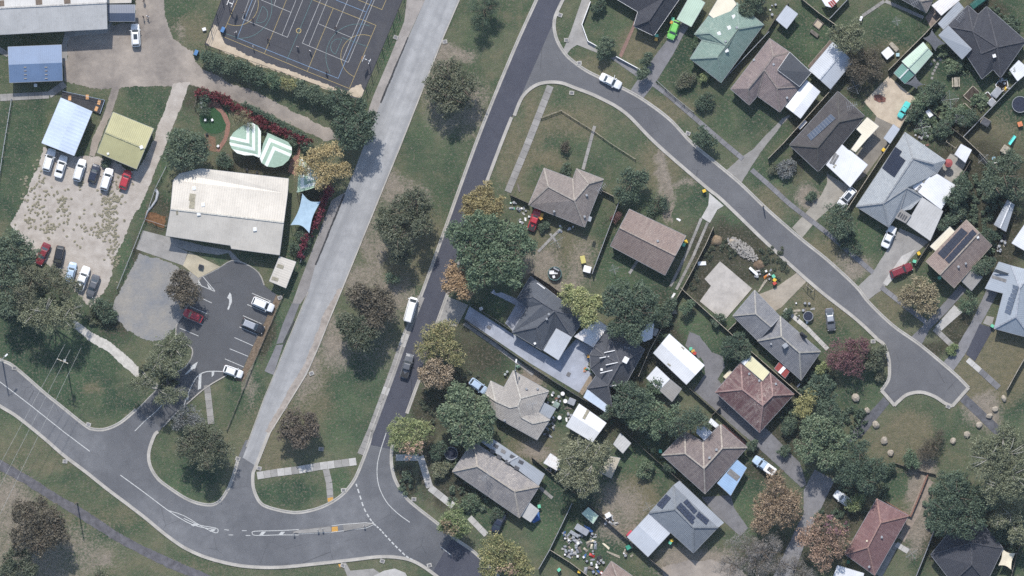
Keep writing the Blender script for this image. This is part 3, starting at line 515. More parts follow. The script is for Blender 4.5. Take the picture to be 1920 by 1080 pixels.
sheet('driveway', [(1281,66),(1262,102),(1231,152),(1205,186),(1181,171),(1198,146),(1233,98),(1255,70),(1268,38),(1292,50)], CONC_DK, 0.042, 'stained driveway with the lime green car', cat='driveway')
sheet('driveway', [(1466,222),(1484,214),(1424,288),(1389,345),(1362,320),(1386,298),(1412,280)], CONC, 0.04, 'driveway beside the brown tiled house with white carport', 0.6, 'driveway')
sheet('driveway', [(1550,325),(1594,350),(1578,374),(1560,388),(1530,414),(1504,446),(1485,427),(1506,404),(1539,367),(1551,343)], concrete('beige_concrete', (0.36, 0.33, 0.28), .35), 0.04, 'curved beige driveway with the white four wheel drive', cat='driveway')
sheet('driveway', [(1687,428),(1742,453),(1722,470),(1690,503),(1652,545),(1628,562),(1606,540),(1637,510),(1665,465)], CONC, 0.04, 'stained concrete driveway beside the white sedan', 0.5, 'driveway')
sheet('driveway', [(1717,467),(1691,480),(1655,531),(1663,536),(1688,508)], CONC_NEW, 0.046, 'pale concrete wedge beside the dark red car', cat='driveway')
sheet('driveway', [(1495,511),(1513,527),(1464,577),(1447,586),(1420,553),(1452,540)], concrete('tan_concrete', (0.38, 0.33, 0.265), .4), 0.04, 'tan concrete driveway by the empty house slab', 0.5, 'driveway')
sheet('driveway', [(1800,534),(1813,543),(1780,580),(1742,620),(1727,648),(1709,632),(1735,606),(1768,570)], CONC_DK, 0.04, 'long grey driveway of the brown gabled house', 0.5, 'driveway')
sheet('driveway', [(1852,540),(1871,549),(1842,602),(1811,662),(1786,697),(1767,681),(1790,657),(1818,610)], CONC_DK, 0.042, 'grey driveway of the house with the pale metal roof', 0.5, 'driveway')
sheet('driveway', [(1837,607),(1863,615),(1828,677),(1811,664)], ASPH_NEW, 0.046, 'dark asphalt patch beside the grey driveway', cat='driveway')
sheet('concrete_slab', [(1789,572),(1805,585),(1765,620),(1754,612)], CONC_NEW, 0.06, 'bright white concrete slab between two driveways', cat='slab')
sheet('concrete_slab', [(1850,592),(1864,595),(1859,612),(1843,606)], CONC, 0.05, 'small concrete landing beside the pale metal roof', cat='slab')
sheet('driveway', [(1292,622),(1312,630),(1335,660),(1355,668),(1359,690),(1345,712),(1430,796),(1500,868),(1512,908),(1503,914),(1440,856),(1300,732),(1322,700),(1320,682)], CONC_DK, 0.034, 'long dark shared driveway past the maroon roof', 0.6, 'driveway')
sheet('driveway', [(1527,880),(1565,900),(1541,950),(1520,990),(1480,1100),(1440,1100),(1507,962),(1507,918)], CONC_DK, 0.038, 'dark driveway below the bushy green tree', 0.6, 'driveway')
sheet('driveway', [(880,574),(1010,657),(1042,676),(1080,636),(1112,652),(1102,685),(1112,704),(1089,738),(994,681),(871,598)], CONC_BLUE, 0.05, 'long smooth pale grey driveway to the dark rear house', cat='driveway')
sheet('concrete_path', [(920,549),(926,542),(930,550),(940,548),(968,560),(988,577),(961,620),(947,606),(967,572),(935,556)], CONC_BLUE, 0.046, 'smooth grey entry path to the dark hipped house', cat='path')
sheet('driveway_apron', [(837,555),(878,572),(857,612),(819,609)], CONC, 0.045, 'concrete driveway apron on the dark street', cat='driveway')
sheet('driveway', [(1315,932),(1370,928),(1376,952),(1403,990),(1388,1005),(1337,960)], CONC_DK, 0.04, 'grey driveway below the blue carport', 0.4, 'driveway')
sheet('driveway', [(1300,1050),(1240,1060),(1250,1100),(1420,1100),(1380,1060),(1330,1050)], GRAVEL2, 0.022, 'gravel drive at the bottom beside the bare grey tree', 2.0, 'driveway')
sheet('house_slab', [(1350,490),(1410,541),(1357,602),(1312,565),(1333,536),(1321,523)], concrete('blotchy_bare_concrete', (0.44, 0.405, 0.365), .35), 0.14, 'bare blotchy concrete slab of a removed house', cat='slab')
sheet('yard_paving', [(1666,143),(1717,185),(1687,240),(1645,220),(1620,191)], SAND, 0.05, 'cream sandy paved yard with the aqua toy truck', cat='yard')
sheet('yard_paving', [(1645,212),(1687,240),(1655,285),(1622,330),(1600,345),(1596,300),(1628,262)], concrete('brown_stained_concrete', (0.26, 0.235, 0.20), .5), 0.046, 'stained yard paving between the dark house and fence', cat='yard')
sheet('patio', [(1768,308),(1782,288),(1792,290),(1812,305),(1791,347),(1757,327)], concrete('patio_concrete', (0.35, 0.33, 0.29), .35), 0.05, 'pale patio with the round red table', cat='patio')
sheet('asphalt_path', [(1657,744),(1668,756),(1622,812),(1596,832),(1584,824),(1601,806)], M('path_asphalt', (0.12, 0.12, 0.13), .9, .25, .8), 0.03, 'asphalt walking path left of the turning head', cat='path')
sheet('asphalt_path', [(1811,739),(1800,752),(1830,780),(1858,808),(1885,830),(1900,820),(1870,795)], M('path_asphalt', (0.12, 0.12, 0.13)), 0.03, 'asphalt walking path right of the turning head', cat='path')
sheet('path', [(1735,890),(1750,905),(1725,960),(1705,1000),(1695,1015),(1682,1008),(1706,966)], M('trodden_earth', (0.30, 0.245, 0.20), .95, .2, 1.0), 0.02, 'trodden earth path beside the low brick wall', 1.5, 'path')
sheet('path', [(651,1080),(642,1058),(648,1054),(657,1070),(700,1066),(712,1074),(705,1090),(650,1090)], CONC, 0.046, 'concrete crossing path at the bottom verge', cat='path')
sheet('path', [(700,1080),(720,1070),(740,1066),(760,1074),(770,1095),(690,1095)], CONC_NEW, 0.06, 'white curved footpath at the bottom edge', cat='path')
sheet('patio', [(1112,698),(1104,706),(1086,736),(1092,741),(1118,706)], M('tan_pavers', (0.33, 0.27, 0.20), .9, .3, 4.0), 0.056, 'tan paved edge of the rear driveway', cat='paving')
sheet('yard_paving', [(1786,0),(1765,30),(1782,42),(1745,52),(1735,33),(1748,14)], M('pink_brown_paving', (0.28, 0.225, 0.19), .9, .25, 1.0), 0.03, 'pinkish paving below the white roofed shed', cat='yard')
sheet('patio', [(1351,800),(1357,794),(1401,832),(1396,840)], M('red_brown_paving', (0.22, 0.13, 0.12), .9, .25, 2.0), 0.03, 'reddish paved strip along the shared driveway', cat='paving')
sheet('patio', [(1285,648),(1292,625),(1308,628),(1330,662),(1310,672)], CONC_DK, 0.036, 'dark concrete turning area behind the white garage', cat='paving')
sheet('driveway_apron', [(1330,362),(1357,386),(1345,393),(1331,418),(1315,408),(1328,385)], CONC_NEW, 0.045, 'pale driveway apron above the strip driveway', cat='driveway')
sheet('garden_bed', [(517,553),(529,556),(506,612),(480,672),(455,716),(440,712),(457,690),(475,648),(497,602)], M('tan_bark_mulch', (0.20, 0.15, 0.105), .95, .3, 2.0, bmp=.3), 0.03, 'tan bark strip between the car park and rail fence', 1.0, 'garden bed')
# roadside pits and their lids
pit = [(27,690),(166,796),(834,78),(1050,28),(1062,75),(1072,174),(1290,250),(1637,640),(1778,762),(122,865),(643,1060),(717,1052),(776,936),(805,1060),(446,860),(486,878),(644,919),(525,558),(1086,118),(602,842),(584,700),(742,70)]
PITN = ['below the far left lawn','at the corner of the far left lawn','beside the top of the service road','on the top corner verge','on the verge beside the top driveway','in front of the low picket fence','on the verge under the small dark tree','beside the purple tree verge','at the foot of the turning head','on the bottom verge under the power lines','at the bottom crossing path','on the bottom grass island','on the corner house verge','at the bottom right junction','at the mouth of the service road','on the tip of the grassed triangle','beside the crossing ramp','beside the white car in the school bays','beside the white garden wall verge','in the median near the brown tree','beside the service road bend','beside the court fence']
LID = concrete('pit_lid_concrete', (0.42, 0.40, 0.36), .2, .2)
for (x, y), lb in zip(pit, PITN):
    o = thing('drain_pit', 'small concrete drain pit ' + lb, 'drain pit', P(x, y), random.uniform(-.4, .4), 'roadside drain pits')
    ub('surround', (0, 0, 0), (1.0, .8, .17), LID, o); ub('lid', (0, 0, .171), (.62, .5, .02), CONC_DK, o)

# ------------------------------------------------------------------ painted markings
def mark(pts, wd, m=WHITE_LINE, z=0.066, name='marking', parent=None, label=None, closed=False):
    q = list(pts) + ([pts[0]] if closed else []); mb = MB()
    for a, b_ in zip(q[:-1], q[1:]):
        A, B = P(*a), P(*b_); d = (B - A)
        if d.length < 1e-4: continue
        d = d.normalized(); n = Vector((-d.y, d.x, 0)) * wd / 2; e = d * wd * .3
        mb.add([A - n - e + Vector((0, 0, z)), B - n + e + Vector((0, 0, z)), B + n + e + Vector((0, 0, z)), A + n - e + Vector((0, 0, z))], [(0, 1, 2, 3)])
        z += 0.0008
    o = mb.build(name, m, parent)
    if parent is None: setp(o, label, 'road marking', kind='structure')
    return o
def patch(poly, m=WHITE_LINE, z=0.066, name='marking', parent=None, label=None):
    q = [P(*a, 0) for a in poly]; mb = MB(); mb.add([(v.x, v.y, z) for v in q], [tuple(range(len(q)))]); o = mb.build(name, m, parent)
    bm = bmesh.new(); bm.from_mesh(o.data)
    for f in bm.faces:
        f.normal_update()
        if f.normal.z < 0: f.normal_flip()
    bm.to_mesh(o.data); bm.free()
    if parent is None: setp(o, label, 'road marking', kind='structure')
    return o
mark([(0,716),(60,762),(120,810),(168,846)], .17, label='white centre line of the lower road')
mark(catmull([(226,891),(270,923),(315,957),(345,976),(365,985),(390,991),(404,992)], 3), .17, label='white line leading into the painted island')
mark(catmull([(315,957),(345,967),(380,988),(404,999),(409,995),(404,990),(372,984),(345,972)], 3), .15, label='white outline of the small painted island')
patch([(362,987),(371,985),(366,981),(358,984)], label='first white bar of the small painted island'); patch([(393,997),(402,996),(404,992),(396,993)], label='second white bar of the small painted island')
for i, (a, b_) in enumerate((((421,993),(429,994)),((429,1003),(437,1003)),((454,995),(462,995)),((461,1004),(469,1004)))): mark([a, b_], .15, label=('first', 'second', 'third', 'fourth')[i] + ' short white dash between the painted islands')
mark(catmull([(560,1003),(520,1003),(480,1004),(473,1000),(478,996),(520,995),(560,993)], 3), .15, label='white outline of the long painted island')
for i, x in enumerate((486, 522)): patch([(x, 1003), (x + 7, 1003), (x + 13, 997), (x + 5, 997)], label=('left', 'right')[i] + ' white bar in the long painted island')
mark(catmull([(724,812),(712,850),(707,878),(710,910),(724,940),(745,962),(768,979)], 4), .16, label='white centre line curving through the junction')
mark([(826,1025),(846,1041)], .16, label='white centre dash on the bottom junction')
mark([(253,808),(272,789),(292,772),(308,755)], .15, label='white line in the car park driveway')
gv = thing('marking', 'dashed white give way line across the junction', 'road marking', P(700, 980), kind='structure')
gp = catmull([(668,908),(675,930),(683,954),(694,973),(702,983),(712,992),(722,1003),(735,1017),(748,1030),(762,1043),(775,1050)], 8); acc = 0
for i in range(0, len(gp) - 4, 4):
    o = mark([gp[i], gp[i + 2]], .28, parent=gv, name='dash'); o.location = -P(700, 980)
# traffic island with kerbed nose
isl = [(548,998),(560,994),(620,987),(621,997),(560,1000)]
isl_b = [(643,984),(690,981),(700,982),(686,988),(645,996)]
sheet('traffic_island', isl, CONC, 0.17, 'kerbed concrete traffic island with small posts', cat='traffic island')
sheet('traffic_island', isl_b, CONC, 0.17, 'pointed concrete nose of the traffic island', cat='traffic island')
TACT = M('orange_tactile_paving', (0.55, 0.30, 0.07), .8, .15, 4.0)
sheet('tactile_paving', [(622,988),(633,987),(634,996),(622,997)], TACT, 0.072, 'orange tactile pad in the middle of the traffic island', cat='tactile paving')
sheet('tactile_paving', [(614,934),(624,932),(625,939),(615,941)], TACT, 0.100, 'orange tactile pad at the crossing ramp above the road', cat='tactile paving')
sheet('tactile_paving', [(634,1058),(645,1057),(645,1063),(637,1064)], TACT, 0.064, 'orange tactile pad on the bottom verge path', cat='tactile paving')
mark([(622,986),(645,983),(686,980),(701,982)], .14, label='white edge line along the top of the traffic island'); mark([(560,1001),(621,998),(686,990),(702,983)], .14, label='white edge line along the bottom of the traffic island')
# car park lines
bays = [((473,550),(508,565)),((464,571),(498,586)),((456,592),(490,607)),((449,613),(481,627)),((440,633),(474,648)),((431,654),(465,668)),((422,673),(457,688)),((380,560),(397,568)),((357,575),(388,588)),((345,594),(380,609)),((337,615),(372,630))]
for i, (a, b_) in enumerate(bays): mark([a, b_], .13, label='white parking bay line, number ' + ['one', 'two', 'three', 'four', 'five', 'six', 'seven'][i] + ' from the top on the east side' if i < 7 else 'white parking bay line, number ' + ['one', 'two', 'three', 'four'][i - 7] + ' from the top on the west side')
def arrow(pl, lb): patch(pl, label=lb)
arrow([(426,558),(431,548),(434,553),(435,566),(432,573),(429,581),(426,580),(429,572),(430,562)], 'white bent arrow painted in the car park')
arrow([(346,703),(348,700),(358,690),(357,687),(371,678),(366,691),(362,692),(351,701)], 'white straight arrow painted at the car park entry')
tri = [(381,519),(404,547),(371,533)]
mark(tri[:2], .14, label='upper white edge of the hatched triangle'); mark([tri[2], tri[1]], .14, label='lower white edge of the hatched triangle')
patch([(372,524),(378,535),(372,533)], label='first white hatch of the triangle'); patch([(388,531),(398,543),(391,540)], label='second white hatch of the triangle')
mark(catmull([(421,697),(400,696),(383,698),(370,706),(359,724),(350,746),(345,760)], 4), .18, label='white curved edge of the painted entry island')
for i, pl in enumerate(([(373,702),(378,700),(377,728),(371,731)], [(397,697),(402,697),(401,703),(397,707)], [(349,748),(354,737),(353,752)])): patch(pl, label=('tall', 'short', 'small lower')[i] + ' white bar in the entry island')

# ------------------------------------------------------------------ sports court
CT = asphalt('court_asphalt', (0.050, 0.051, 0.060), (0.066, 0.066, 0.074), (0.085, 0.083, 0.085), .08, .45)
court = sheet('sports_court', [(420,-30),(416,0),(385,84),(676,189),(757,-5),(768,-30)], CT, 0.03, 'dark asphalt sports court with coloured line markings', cat='sports court', kind='thing')
sheet('sand_drift', rag([(387,80),(398,45),(408,50),(416,68),(422,84),(480,110),(560,138),(610,158),(650,172),(676,160),(682,170),(676,187),(640,176),(560,148),(470,117),(400,90)], 2.0, 2.2, 3), SAND, 0.040, 'sandy drift along the lower edge of the sports court', cat='sand')
CY = M('court_yellow', (0.44, 0.34, 0.15), .8, .2, 4.0); CW = M('court_white', (0.46, 0.455, 0.44), .8, .2, 4.0); CB = M('court_blue', (0.22, 0.33, 0.48), .8, .15, 4.0); CTL = M('court_teal', (0.13, 0.22, 0.22), .8, .2, 4.0)
def arc(c, r, a0, a1, n=20): return [(c[0] + r * math.cos(math.radians(a0 + (a1 - a0) * k / n)), c[1] + r * math.sin(math.radians(a0 + (a1 - a0) * k / n))) for k in range(n + 1)]
zz = 0.045
def cl(pts, m, wd=.09):
    global zz
    zz += 0.0013; mark(pts, wd, m, zz, 'court_line', court)
cl([(445,0),(416,67.5),(576,134),(655,166),(705,47.5),(624,15),(587,0)], CY); cl([(724,0),(716,18),(672,0)], CY); cl([(496,100),(537,0)], CY); cl([(576,134),(625,15)], CY)
cl(arc((443.5, 7), 41, 114, -12), CY); cl(arc((680, 106), 41, 112, 292), CY); cl(arc((560, 57.5), 4.3, 0, 360, 16), CY, .16)
for q in ([(467,0),(454,35),(539,70),(567.5,0)], [(529,65),(555,0)], [(490,0),(545,23)], [(514,9),(517,0)], [(464,40),(480,0)], [(601,0),(567,81),(653,117),(702,0)], [(579,86),(614,0)], [(642,112),(689,0)], [(596,44),(660,71)], [(630,51),(652,0)]): cl(q, CW)
cl([(473,0),(445,71),(634,147),(697,0)], CB); cl([(630,0),(685,22)], CB)
cl(arc((450, 12), 60, 95, -12), CTL); cl(arc((486, 27), 16, 112, -68), CTL); cl([(492,12),(480,42)], CTL); cl(arc((672, 106), 61, 290, 150), CTL); cl(arc((635, 88), 15, 292, 112), CTL); cl([(641,74),(629,102)], CTL); cl([(585,0),(537,115)], CTL); cl([(420,62),(445,71)], CTL); cl([(641,70),(690,88)], CTL)
# ------------------------------------------------------------------ buildings
RT_BROWN = tile_roof('brown_grey_tile', (0.264, 0.224, 0.205), (0.205, 0.178, 0.165), (0.475, 0.422, 0.370), .6)
RT_RED = tile_roof('faded_brown_tile', (0.271, 0.205, 0.178), (0.198, 0.152, 0.139), (0.436, 0.370, 0.317), .45)
RT_MAUVE = tile_roof('mauve_brown_tile', (0.244, 0.191, 0.185), (0.178, 0.145, 0.145), (0.396, 0.330, 0.290), .5)
RT_NAVY = tile_roof('dark_slate_tile', (0.062, 0.064, 0.076), (0.050, 0.051, 0.062), (0.100, 0.100, 0.110), .4)
RT_DARK = tile_roof('dark_brown_black_tile', (0.087, 0.079, 0.079), (0.066, 0.062, 0.066), (0.172, 0.158, 0.145), .5)
RT_GREEN = tile_roof('weathered_green_tile', (0.224, 0.310, 0.264), (0.172, 0.244, 0.211), (0.396, 0.436, 0.370), .5)
RT_GREY = tile_roof('light_grey_tile', (0.356, 0.376, 0.389), (0.290, 0.310, 0.330), (0.462, 0.469, 0.462), .4)
RT_GREY2 = tile_roof('mid_grey_tile', (0.205, 0.205, 0.218), (0.152, 0.156, 0.172), (0.396, 0.383, 0.370), .6)
RT_STEEL = tile_roof('blue_grey_tile', (0.105, 0.115, 0.135), (0.085, 0.093, 0.112), (0.17, 0.18, 0.19), .35)
RT_CREAM = tile_roof('pale_weathered_tile', (0.396, 0.363, 0.330), (0.290, 0.271, 0.251), (0.581, 0.541, 0.475), .6)
RT_MAROON = tile_roof('maroon_tile_with_lichen', (0.150, 0.078, 0.080), (0.105, 0.060, 0.064), (0.46, 0.39, 0.34), 1.0)
RT_TERRA = tile_roof('terracotta_tile', (0.205, 0.112, 0.110), (0.15, 0.088, 0.09), (0.36, 0.25, 0.235), .75)
MR_PALE = metal_roof('pale_zinc_sheet', (0.46, 0.45, 0.43), .5, .35); MR_WHITE = metal_roof('white_steel_sheet', (0.70, 0.70, 0.70), .4, .14)
MR_CREAM = metal_roof('cream_steel_sheet', (0.70, 0.63, 0.49), .4, .12); MR_BLUE = metal_roof('blue_grey_steel', (0.13, 0.19, 0.30), .4, .18)
MR_NAVY = metal_roof('navy_grey_steel', (0.075, 0.095, 0.14), .35, .18); MR_SKY = metal_roof('pale_blue_steel', (0.50, 0.57, 0.66), .76, .12)
MR_KHAKI = metal_roof('khaki_steel', (0.40, 0.375, 0.20), .4, .25); MR_HALL = metal_roof('beige_ribbed_steel', (0.55, 0.505, 0.435), .5, .3)
MR_GREEN = metal_roof('pale_green_steel', (0.42, 0.53, 0.42), .4, .14); MR_DGREEN = metal_roof('dark_green_steel', (0.10, 0.22, 0.18), .4, .25)
MR_GREY = metal_roof('grey_steel', (0.30, 0.32, 0.345), .4, .2); MR_LGREY = metal_roof('light_grey_steel', (0.44, 0.46, 0.49), .4, .18)
MR_RUSTY = metal_roof('rust_streaked_white_steel', (0.66, 0.64, 0.62), .4, .55, dcol=(0.42, 0.27, 0.17)); MR_OLDG = metal_roof('dull_grey_brown_steel', (0.27, 0.255, 0.235), .4, .4)
MR_CHAR = metal_roof('charcoal_sheet', (0.075, 0.078, 0.085), .25, .25); MR_LBLUE = metal_roof('light_blue_polycarbonate', (0.30, 0.43, 0.60), .4, .18, .3); MR_RED = metal_roof('red_steel', (0.30, 0.06, 0.05), .4, .2)
MR_YELL = metal_roof('pale_yellow_sheet', (0.70, 0.64, 0.40), .4, .12)
POLY_DK = M('tinted_polycarbonate', (0.10, 0.10, 0.105), .25, .2); POLY_MID = M('grey_polycarbonate', (0.24, 0.23, 0.22), .3, .25, 2.0); POLY_TAN = M('tan_polycarbonate', (0.33, 0.30, 0.22), .35, .2, 2.0)
SKYL = M('skylight_dome', (0.72, 0.72, 0.70), .3, .08); SKYB = M('brown_rooflight', (0.12, 0.085, 0.06), .4, .25, 2.0)
SOL_BLK = solar_mat('black_solar_cells', (0.010, 0.013, 0.026), (0.022, 0.026, 0.04)); SOL_BLU = solar_mat('blue_solar_cells', (0.065, 0.085, 0.125), (0.15, 0.165, 0.19)); SOL_NVY = solar_mat('navy_solar_cells', (0.020, 0.026, 0.050), (0.05, 0.055, 0.075))

def capmat(m): return m
CAP = {}
def cap_of(col):
    k = tuple(round(x, 2) for x in col)
    if k not in CAP: CAP[k] = M('ridge_cap_%d' % len(CAP), col, .85, .25, 2.5)
    return CAP[k]

def building(name, cat, label, verts, faces, roof, wall=None, cap=None, eave=0.45, group=None, fascia=None, openings=True, posts=False, base=None, cover=0.10):
    """verts: (px, py, z) roof points; faces: index lists. Walls (or posts) follow the eaves, set in by the overhang."""
    W3 = [P(*v) for v in verts]; zmin = min(v[2] for v in verts)
    bx = sum(v.x for v in W3) / len(W3); by = sum(v.y for v in W3) / len(W3); org = Vector((bx, by, 0))
    root = thing(name, label, cat, org, group=group)
    fl = []
    for f in faces:
        n = Vector((0, 0, 0))
        for i in range(len(f)):
            a, b_ = W3[f[i]], W3[f[(i + 1) % len(f)]]
            n += Vector(((a.y - b_.y) * (a.z + b_.z), (a.z - b_.z) * (a.x + b_.x), (a.x - b_.x) * (a.y + b_.y)))
        fl.append(list(f) if n.z > 0 else list(f)[::-1])
    me = bpy.data.meshes.new('roof'); me.from_pydata([tuple(v - org) for v in W3], [], fl); me.update(); me.materials.append(roof)
    uvl = me.uv_layers.new(name='UVMap')
    for p_ in me.polygons:
        n = p_.normal.copy(); s_ = Vector((0, 0, 1)) - n * n.z
        if s_.length < 0.02:
            best = max(((me.vertices[p_.vertices[i]].co - me.vertices[p_.vertices[i - 1]].co) for i in range(len(p_.vertices))), key=lambda d: d.length); u_ = best.normalized(); s_ = n.cross(u_)
        s_.normalize(); u_ = s_.cross(n).normalized(); o3 = me.vertices[p_.vertices[0]].co
        for li in p_.loop_indices:
            c_ = me.vertices[me.loops[li].vertex_index].co - Vector((0, 0, zmin)); uvl.data[li].uv = (c_.dot(u_), c_.dot(s_))
    ro = bpy.data.objects.new('roof', me); C.objects.link(ro); ro.parent = root
    # edges
    ed = {}
    for fi, f in enumerate(fl):
        for i in range(len(f)):
            a, b_ = f[i], f[(i + 1) % len(f)]; ed.setdefault((min(a, b_), max(a, b_)), []).append((fi, a, b_))
    nxt = {e[0][1]: e[0][2] for e in ed.values() if len(e) == 1}
    loops = []; left = set(nxt)
    while left:
        s0 = left.pop(); lp = [s0]; c_ = nxt[s0]
        while c_ != s0 and c_ in left: lp.append(c_); left.discard(c_); c_ = nxt[c_]
        loops.append(lp)
    mb = MB(org); gm_ = MB(org); any_cap = False
    for k, e in ed.items():
        if len(e) != 2: continue
        c0 = sum((W3[i] for i in fl[e[0][0]]), Vector()) / len(fl[e[0][0]]); c1 = sum((W3[i] for i in fl[e[1][0]]), Vector()) / len(fl[e[1][0]])
        md = (W3[k[0]] + W3[k[1]]) / 2
        if md.z > (c0.z + c1.z) / 2 + 0.02: mb.bar(W3[k[0]] + Vector((0, 0, .05)), W3[k[1]] + Vector((0, 0, .05)), .30, .13); any_cap = True
    if any_cap and cap is not None: mb.build('ridge_capping', cap_of(cap), ro)
    # fascia and gutter
    for e in ed.values():
        if len(e) == 1:
            a, b_ = W3[e[0][1]], W3[e[0][2]]; gm_.bar(a - Vector((0, 0, .10)), b_ - Vector((0, 0, .10)), .13, .17)
    gm_.build('gutter', fascia or GREYP, ro)
    for lp in loops:
        pts = [W3[i] for i in lp]; n = len(pts); ins = []
        ar = sum(pts[i].x * pts[(i + 1) % n].y - pts[(i + 1) % n].x * pts[i].y for i in range(n)); sg = 1 if ar > 0 else -1
        for i in range(n):
            d0 = (pts[i] - pts[i - 1]).to_2d(); d1 = (pts[(i + 1) % n] - pts[i]).to_2d()
            d0 = d0.normalized() if d0.length > 1e-5 else d1.normalized(); d1 = d1.normalized() if d1.length > 1e-5 else d0
            n0 = Vector((-d0.y, d0.x)) * sg; n1 = Vector((-d1.y, d1.x)) * sg; bi = (n0 + n1)
            bi = bi / max(0.35, bi.dot(n0)) if bi.length > 1e-4 else n0
            ins.append(Vector((pts[i].x + bi.x * eave, pts[i].y + bi.y * eave, pts[i].z - cover)))
        if posts:
            for q in ins:
                ub('post', (q.x - bx, q.y - by, 0), (.09, .09, max(.5, q.z - 0.02)), base or STEEL, root)
        else:
            wb = MB(org)
            V = [Vector((q.x, q.y, 0)) for q in ins] + ins
            wb.add(V, [(i, (i + 1) % n, n + (i + 1) % n, n + i) if sg > 0 else (n + i, n + (i + 1) % n, (i + 1) % n, i) for i in range(n)])
            wb.build('wall', wall or BRICK, root)
            if openings:
                segs = sorted(((ins[(i + 1) % n] - ins[i]).length, i) for i in range(n))[::-1][:4]
                for r_, (ln, i) in enumerate(segs):
                    if ln < 3: continue
                    a, b_ = ins[i], ins[(i + 1) % n]; d = b_ - a; ang = math.atan2(d.y, d.x); out = Vector((d.y, -d.x, 0)).normalized() * (0.04 * sg)
                    ks = (.25, .7) if ln > 7 else (.5,)
                    for k in ks:
                        c_ = a + d * k + out
                        if r_ == 1 and k == ks[0]: ub('door', (c_.x - bx, c_.y - by, .05), (.92, .08, 2.05), TIMBER, root, ang)
                        else:
                            wn = ub('window', (c_.x - bx, c_.y - by, .95), (1.6, .07, 1.15), GLASS, root, ang)
                            f_ = ub('frame', (0, 0, -.06), (1.08, .7, .06), WHITE, wn); f_ = ub('frame', (0, 0, 1.0), (1.08, .7, .06), WHITE, wn)
    root['_'] = 0; del root['_']
    ro['zmin'] = zmin; del ro['zmin']
    return root, ro, W3, fl, org

def roof_z(bd, x, y):
    """height of a building's roof above a world point"""
    root, ro, W3, fl, org = bd; best = 0
    for f in fl:
        for k in range(1, len(f) - 1):
            a, b_, c_ = W3[f[0]], W3[f[k]], W3[f[k + 1]]
            d = (b_.y - c_.y) * (a.x - c_.x) + (c_.x - b_.x) * (a.y - c_.y)
            if abs(d) < 1e-9: continue
            u = ((b_.y - c_.y) * (x - c_.x) + (c_.x - b_.x) * (y - c_.y)) / d; v = ((c_.y - a.y) * (x - c_.x) + (a.x - c_.x) * (y - c_.y)) / d
            if u >= -.03 and v >= -.03 and u + v <= 1.03: best = max(best, u * a.z + v * b_.z + (1 - u - v) * c_.z)
    return best or max(v.z for v in W3)
def on_roof(bd, x, y): q = P(x, y, 4.0); return Vector((q.x, q.y, roof_z(bd, q.x, q.y)))
def panel_quad(bd, q4, nu, nv, name, m, gap=.04, lift=.10, th=.05, frame=None, parent=None):
    """grid of flat panels laid on a roof inside a photo quad (corner order round the quad)"""
    root, ro, W3, fl, org = bd; A, B, C_, D = [on_roof(bd, *q) for q in q4]; out = []
    zc = [A, B, C_, D]
    for i in range(nu):
        for j in range(nv):
            def pt(u, v): return (A * (1 - u) * (1 - v) + B * u * (1 - v) + C_ * u * v + D * (1 - u) * v)
            c_ = pt((i + .5) / nu, (j + .5) / nv); eu = (pt((i + 1) / nu, (j + .5) / nv) - pt(i / nu, (j + .5) / nv)); ev = (pt((i + .5) / nu, (j + 1) / nv) - pt((i + .5) / nu, j / nv))
            n = eu.cross(ev).normalized()
            if n.z < 0: n = -n
            x_ = eu.normalized(); y_ = n.cross(x_); o = link(name, UNIT, parent or ro, m)
            mat = Matrix((x_, y_, n)).transposed().to_4x4(); mat.translation = c_ - org + n * lift
            o.matrix_local = mat @ Matrix.Diagonal((eu.length - gap, abs(ev.dot(y_)) - gap, th, 1)); out.append(o)
    return out
def rb(bd, name, x, y, size, m, rz=0.0, me=None):
    """a small fitting standing on the roof"""
    root, ro, W3, fl, org = bd; q = on_roof(bd, x, y); return ub(name, q - org - Vector((0, 0, .05)), size, m, ro, rz, me)
def vent(bd, x, y): return rb(bd, 'roof_vent', x, y, (.45, .45, .4), STEEL, .4, UNITB)
def skylight(bd, x, y, s=.9, rz=.4): return rb(bd, 'skylight', x, y, (s, s, .22), SKYL, rz, UNITB)
def aerial(bd, x, y, rz=0.5):
    root, ro, W3, fl, org = bd; q = on_roof(bd, x, y) - org; mb = MB(); mb.bar(q, q + Vector((0, 0, 2.2)), .05)
    dx = Vector((math.cos(rz), math.sin(rz), 0)); dy = Vector((-dx.y, dx.x, 0)); t_ = q + Vector((0, 0, 2.1)); mb.bar(t_ - dx * 1.1, t_ + dx * 1.1, .05)
    for k in (-1, -.6, -.2, .2, .6, 1): mb.bar(t_ + dx * k - dy * (.75 - .2 * k), t_ + dx * k + dy * (.75 - .2 * k), .035)
    mb.build('aerial', STEEL, ro)
E, R = 2.7, 5.05
def vz(pts, z): return [(x, y, z) for x, y in pts]
def gable(name, cat, label, q, ridge_ends, roof, e=2.4, r=3.2, **kw):
    """q: 4 corners in order; ridge runs between mid-edges ridge_ends=(i,j): edge i (q[i]-q[i+1]) and edge j"""
    mid = lambda i: ((q[i][0] + q[(i + 1) % 4][0]) / 2, (q[i][1] + q[(i + 1) % 4][1]) / 2); i, j = ridge_ends
    V = vz(q, e) + [mid(i) + (r,), mid(j) + (r,)]
    a, b_, c_, d = i, (i + 1) % 4, (i + 2) % 4, (i + 3) % 4
    return building(name, cat, label, V, [[a, 4, 5, d], [4, b_, c_, 5]], roof, **kw)
def skillion(name, cat, label, q, roof, zs=(2.5, 2.5, 2.2, 2.2), **kw):
    V = [(x, y, z) for (x, y), z in zip(q, zs)]; return building(name, cat, label, V, [list(range(len(q)))], roof, **kw)

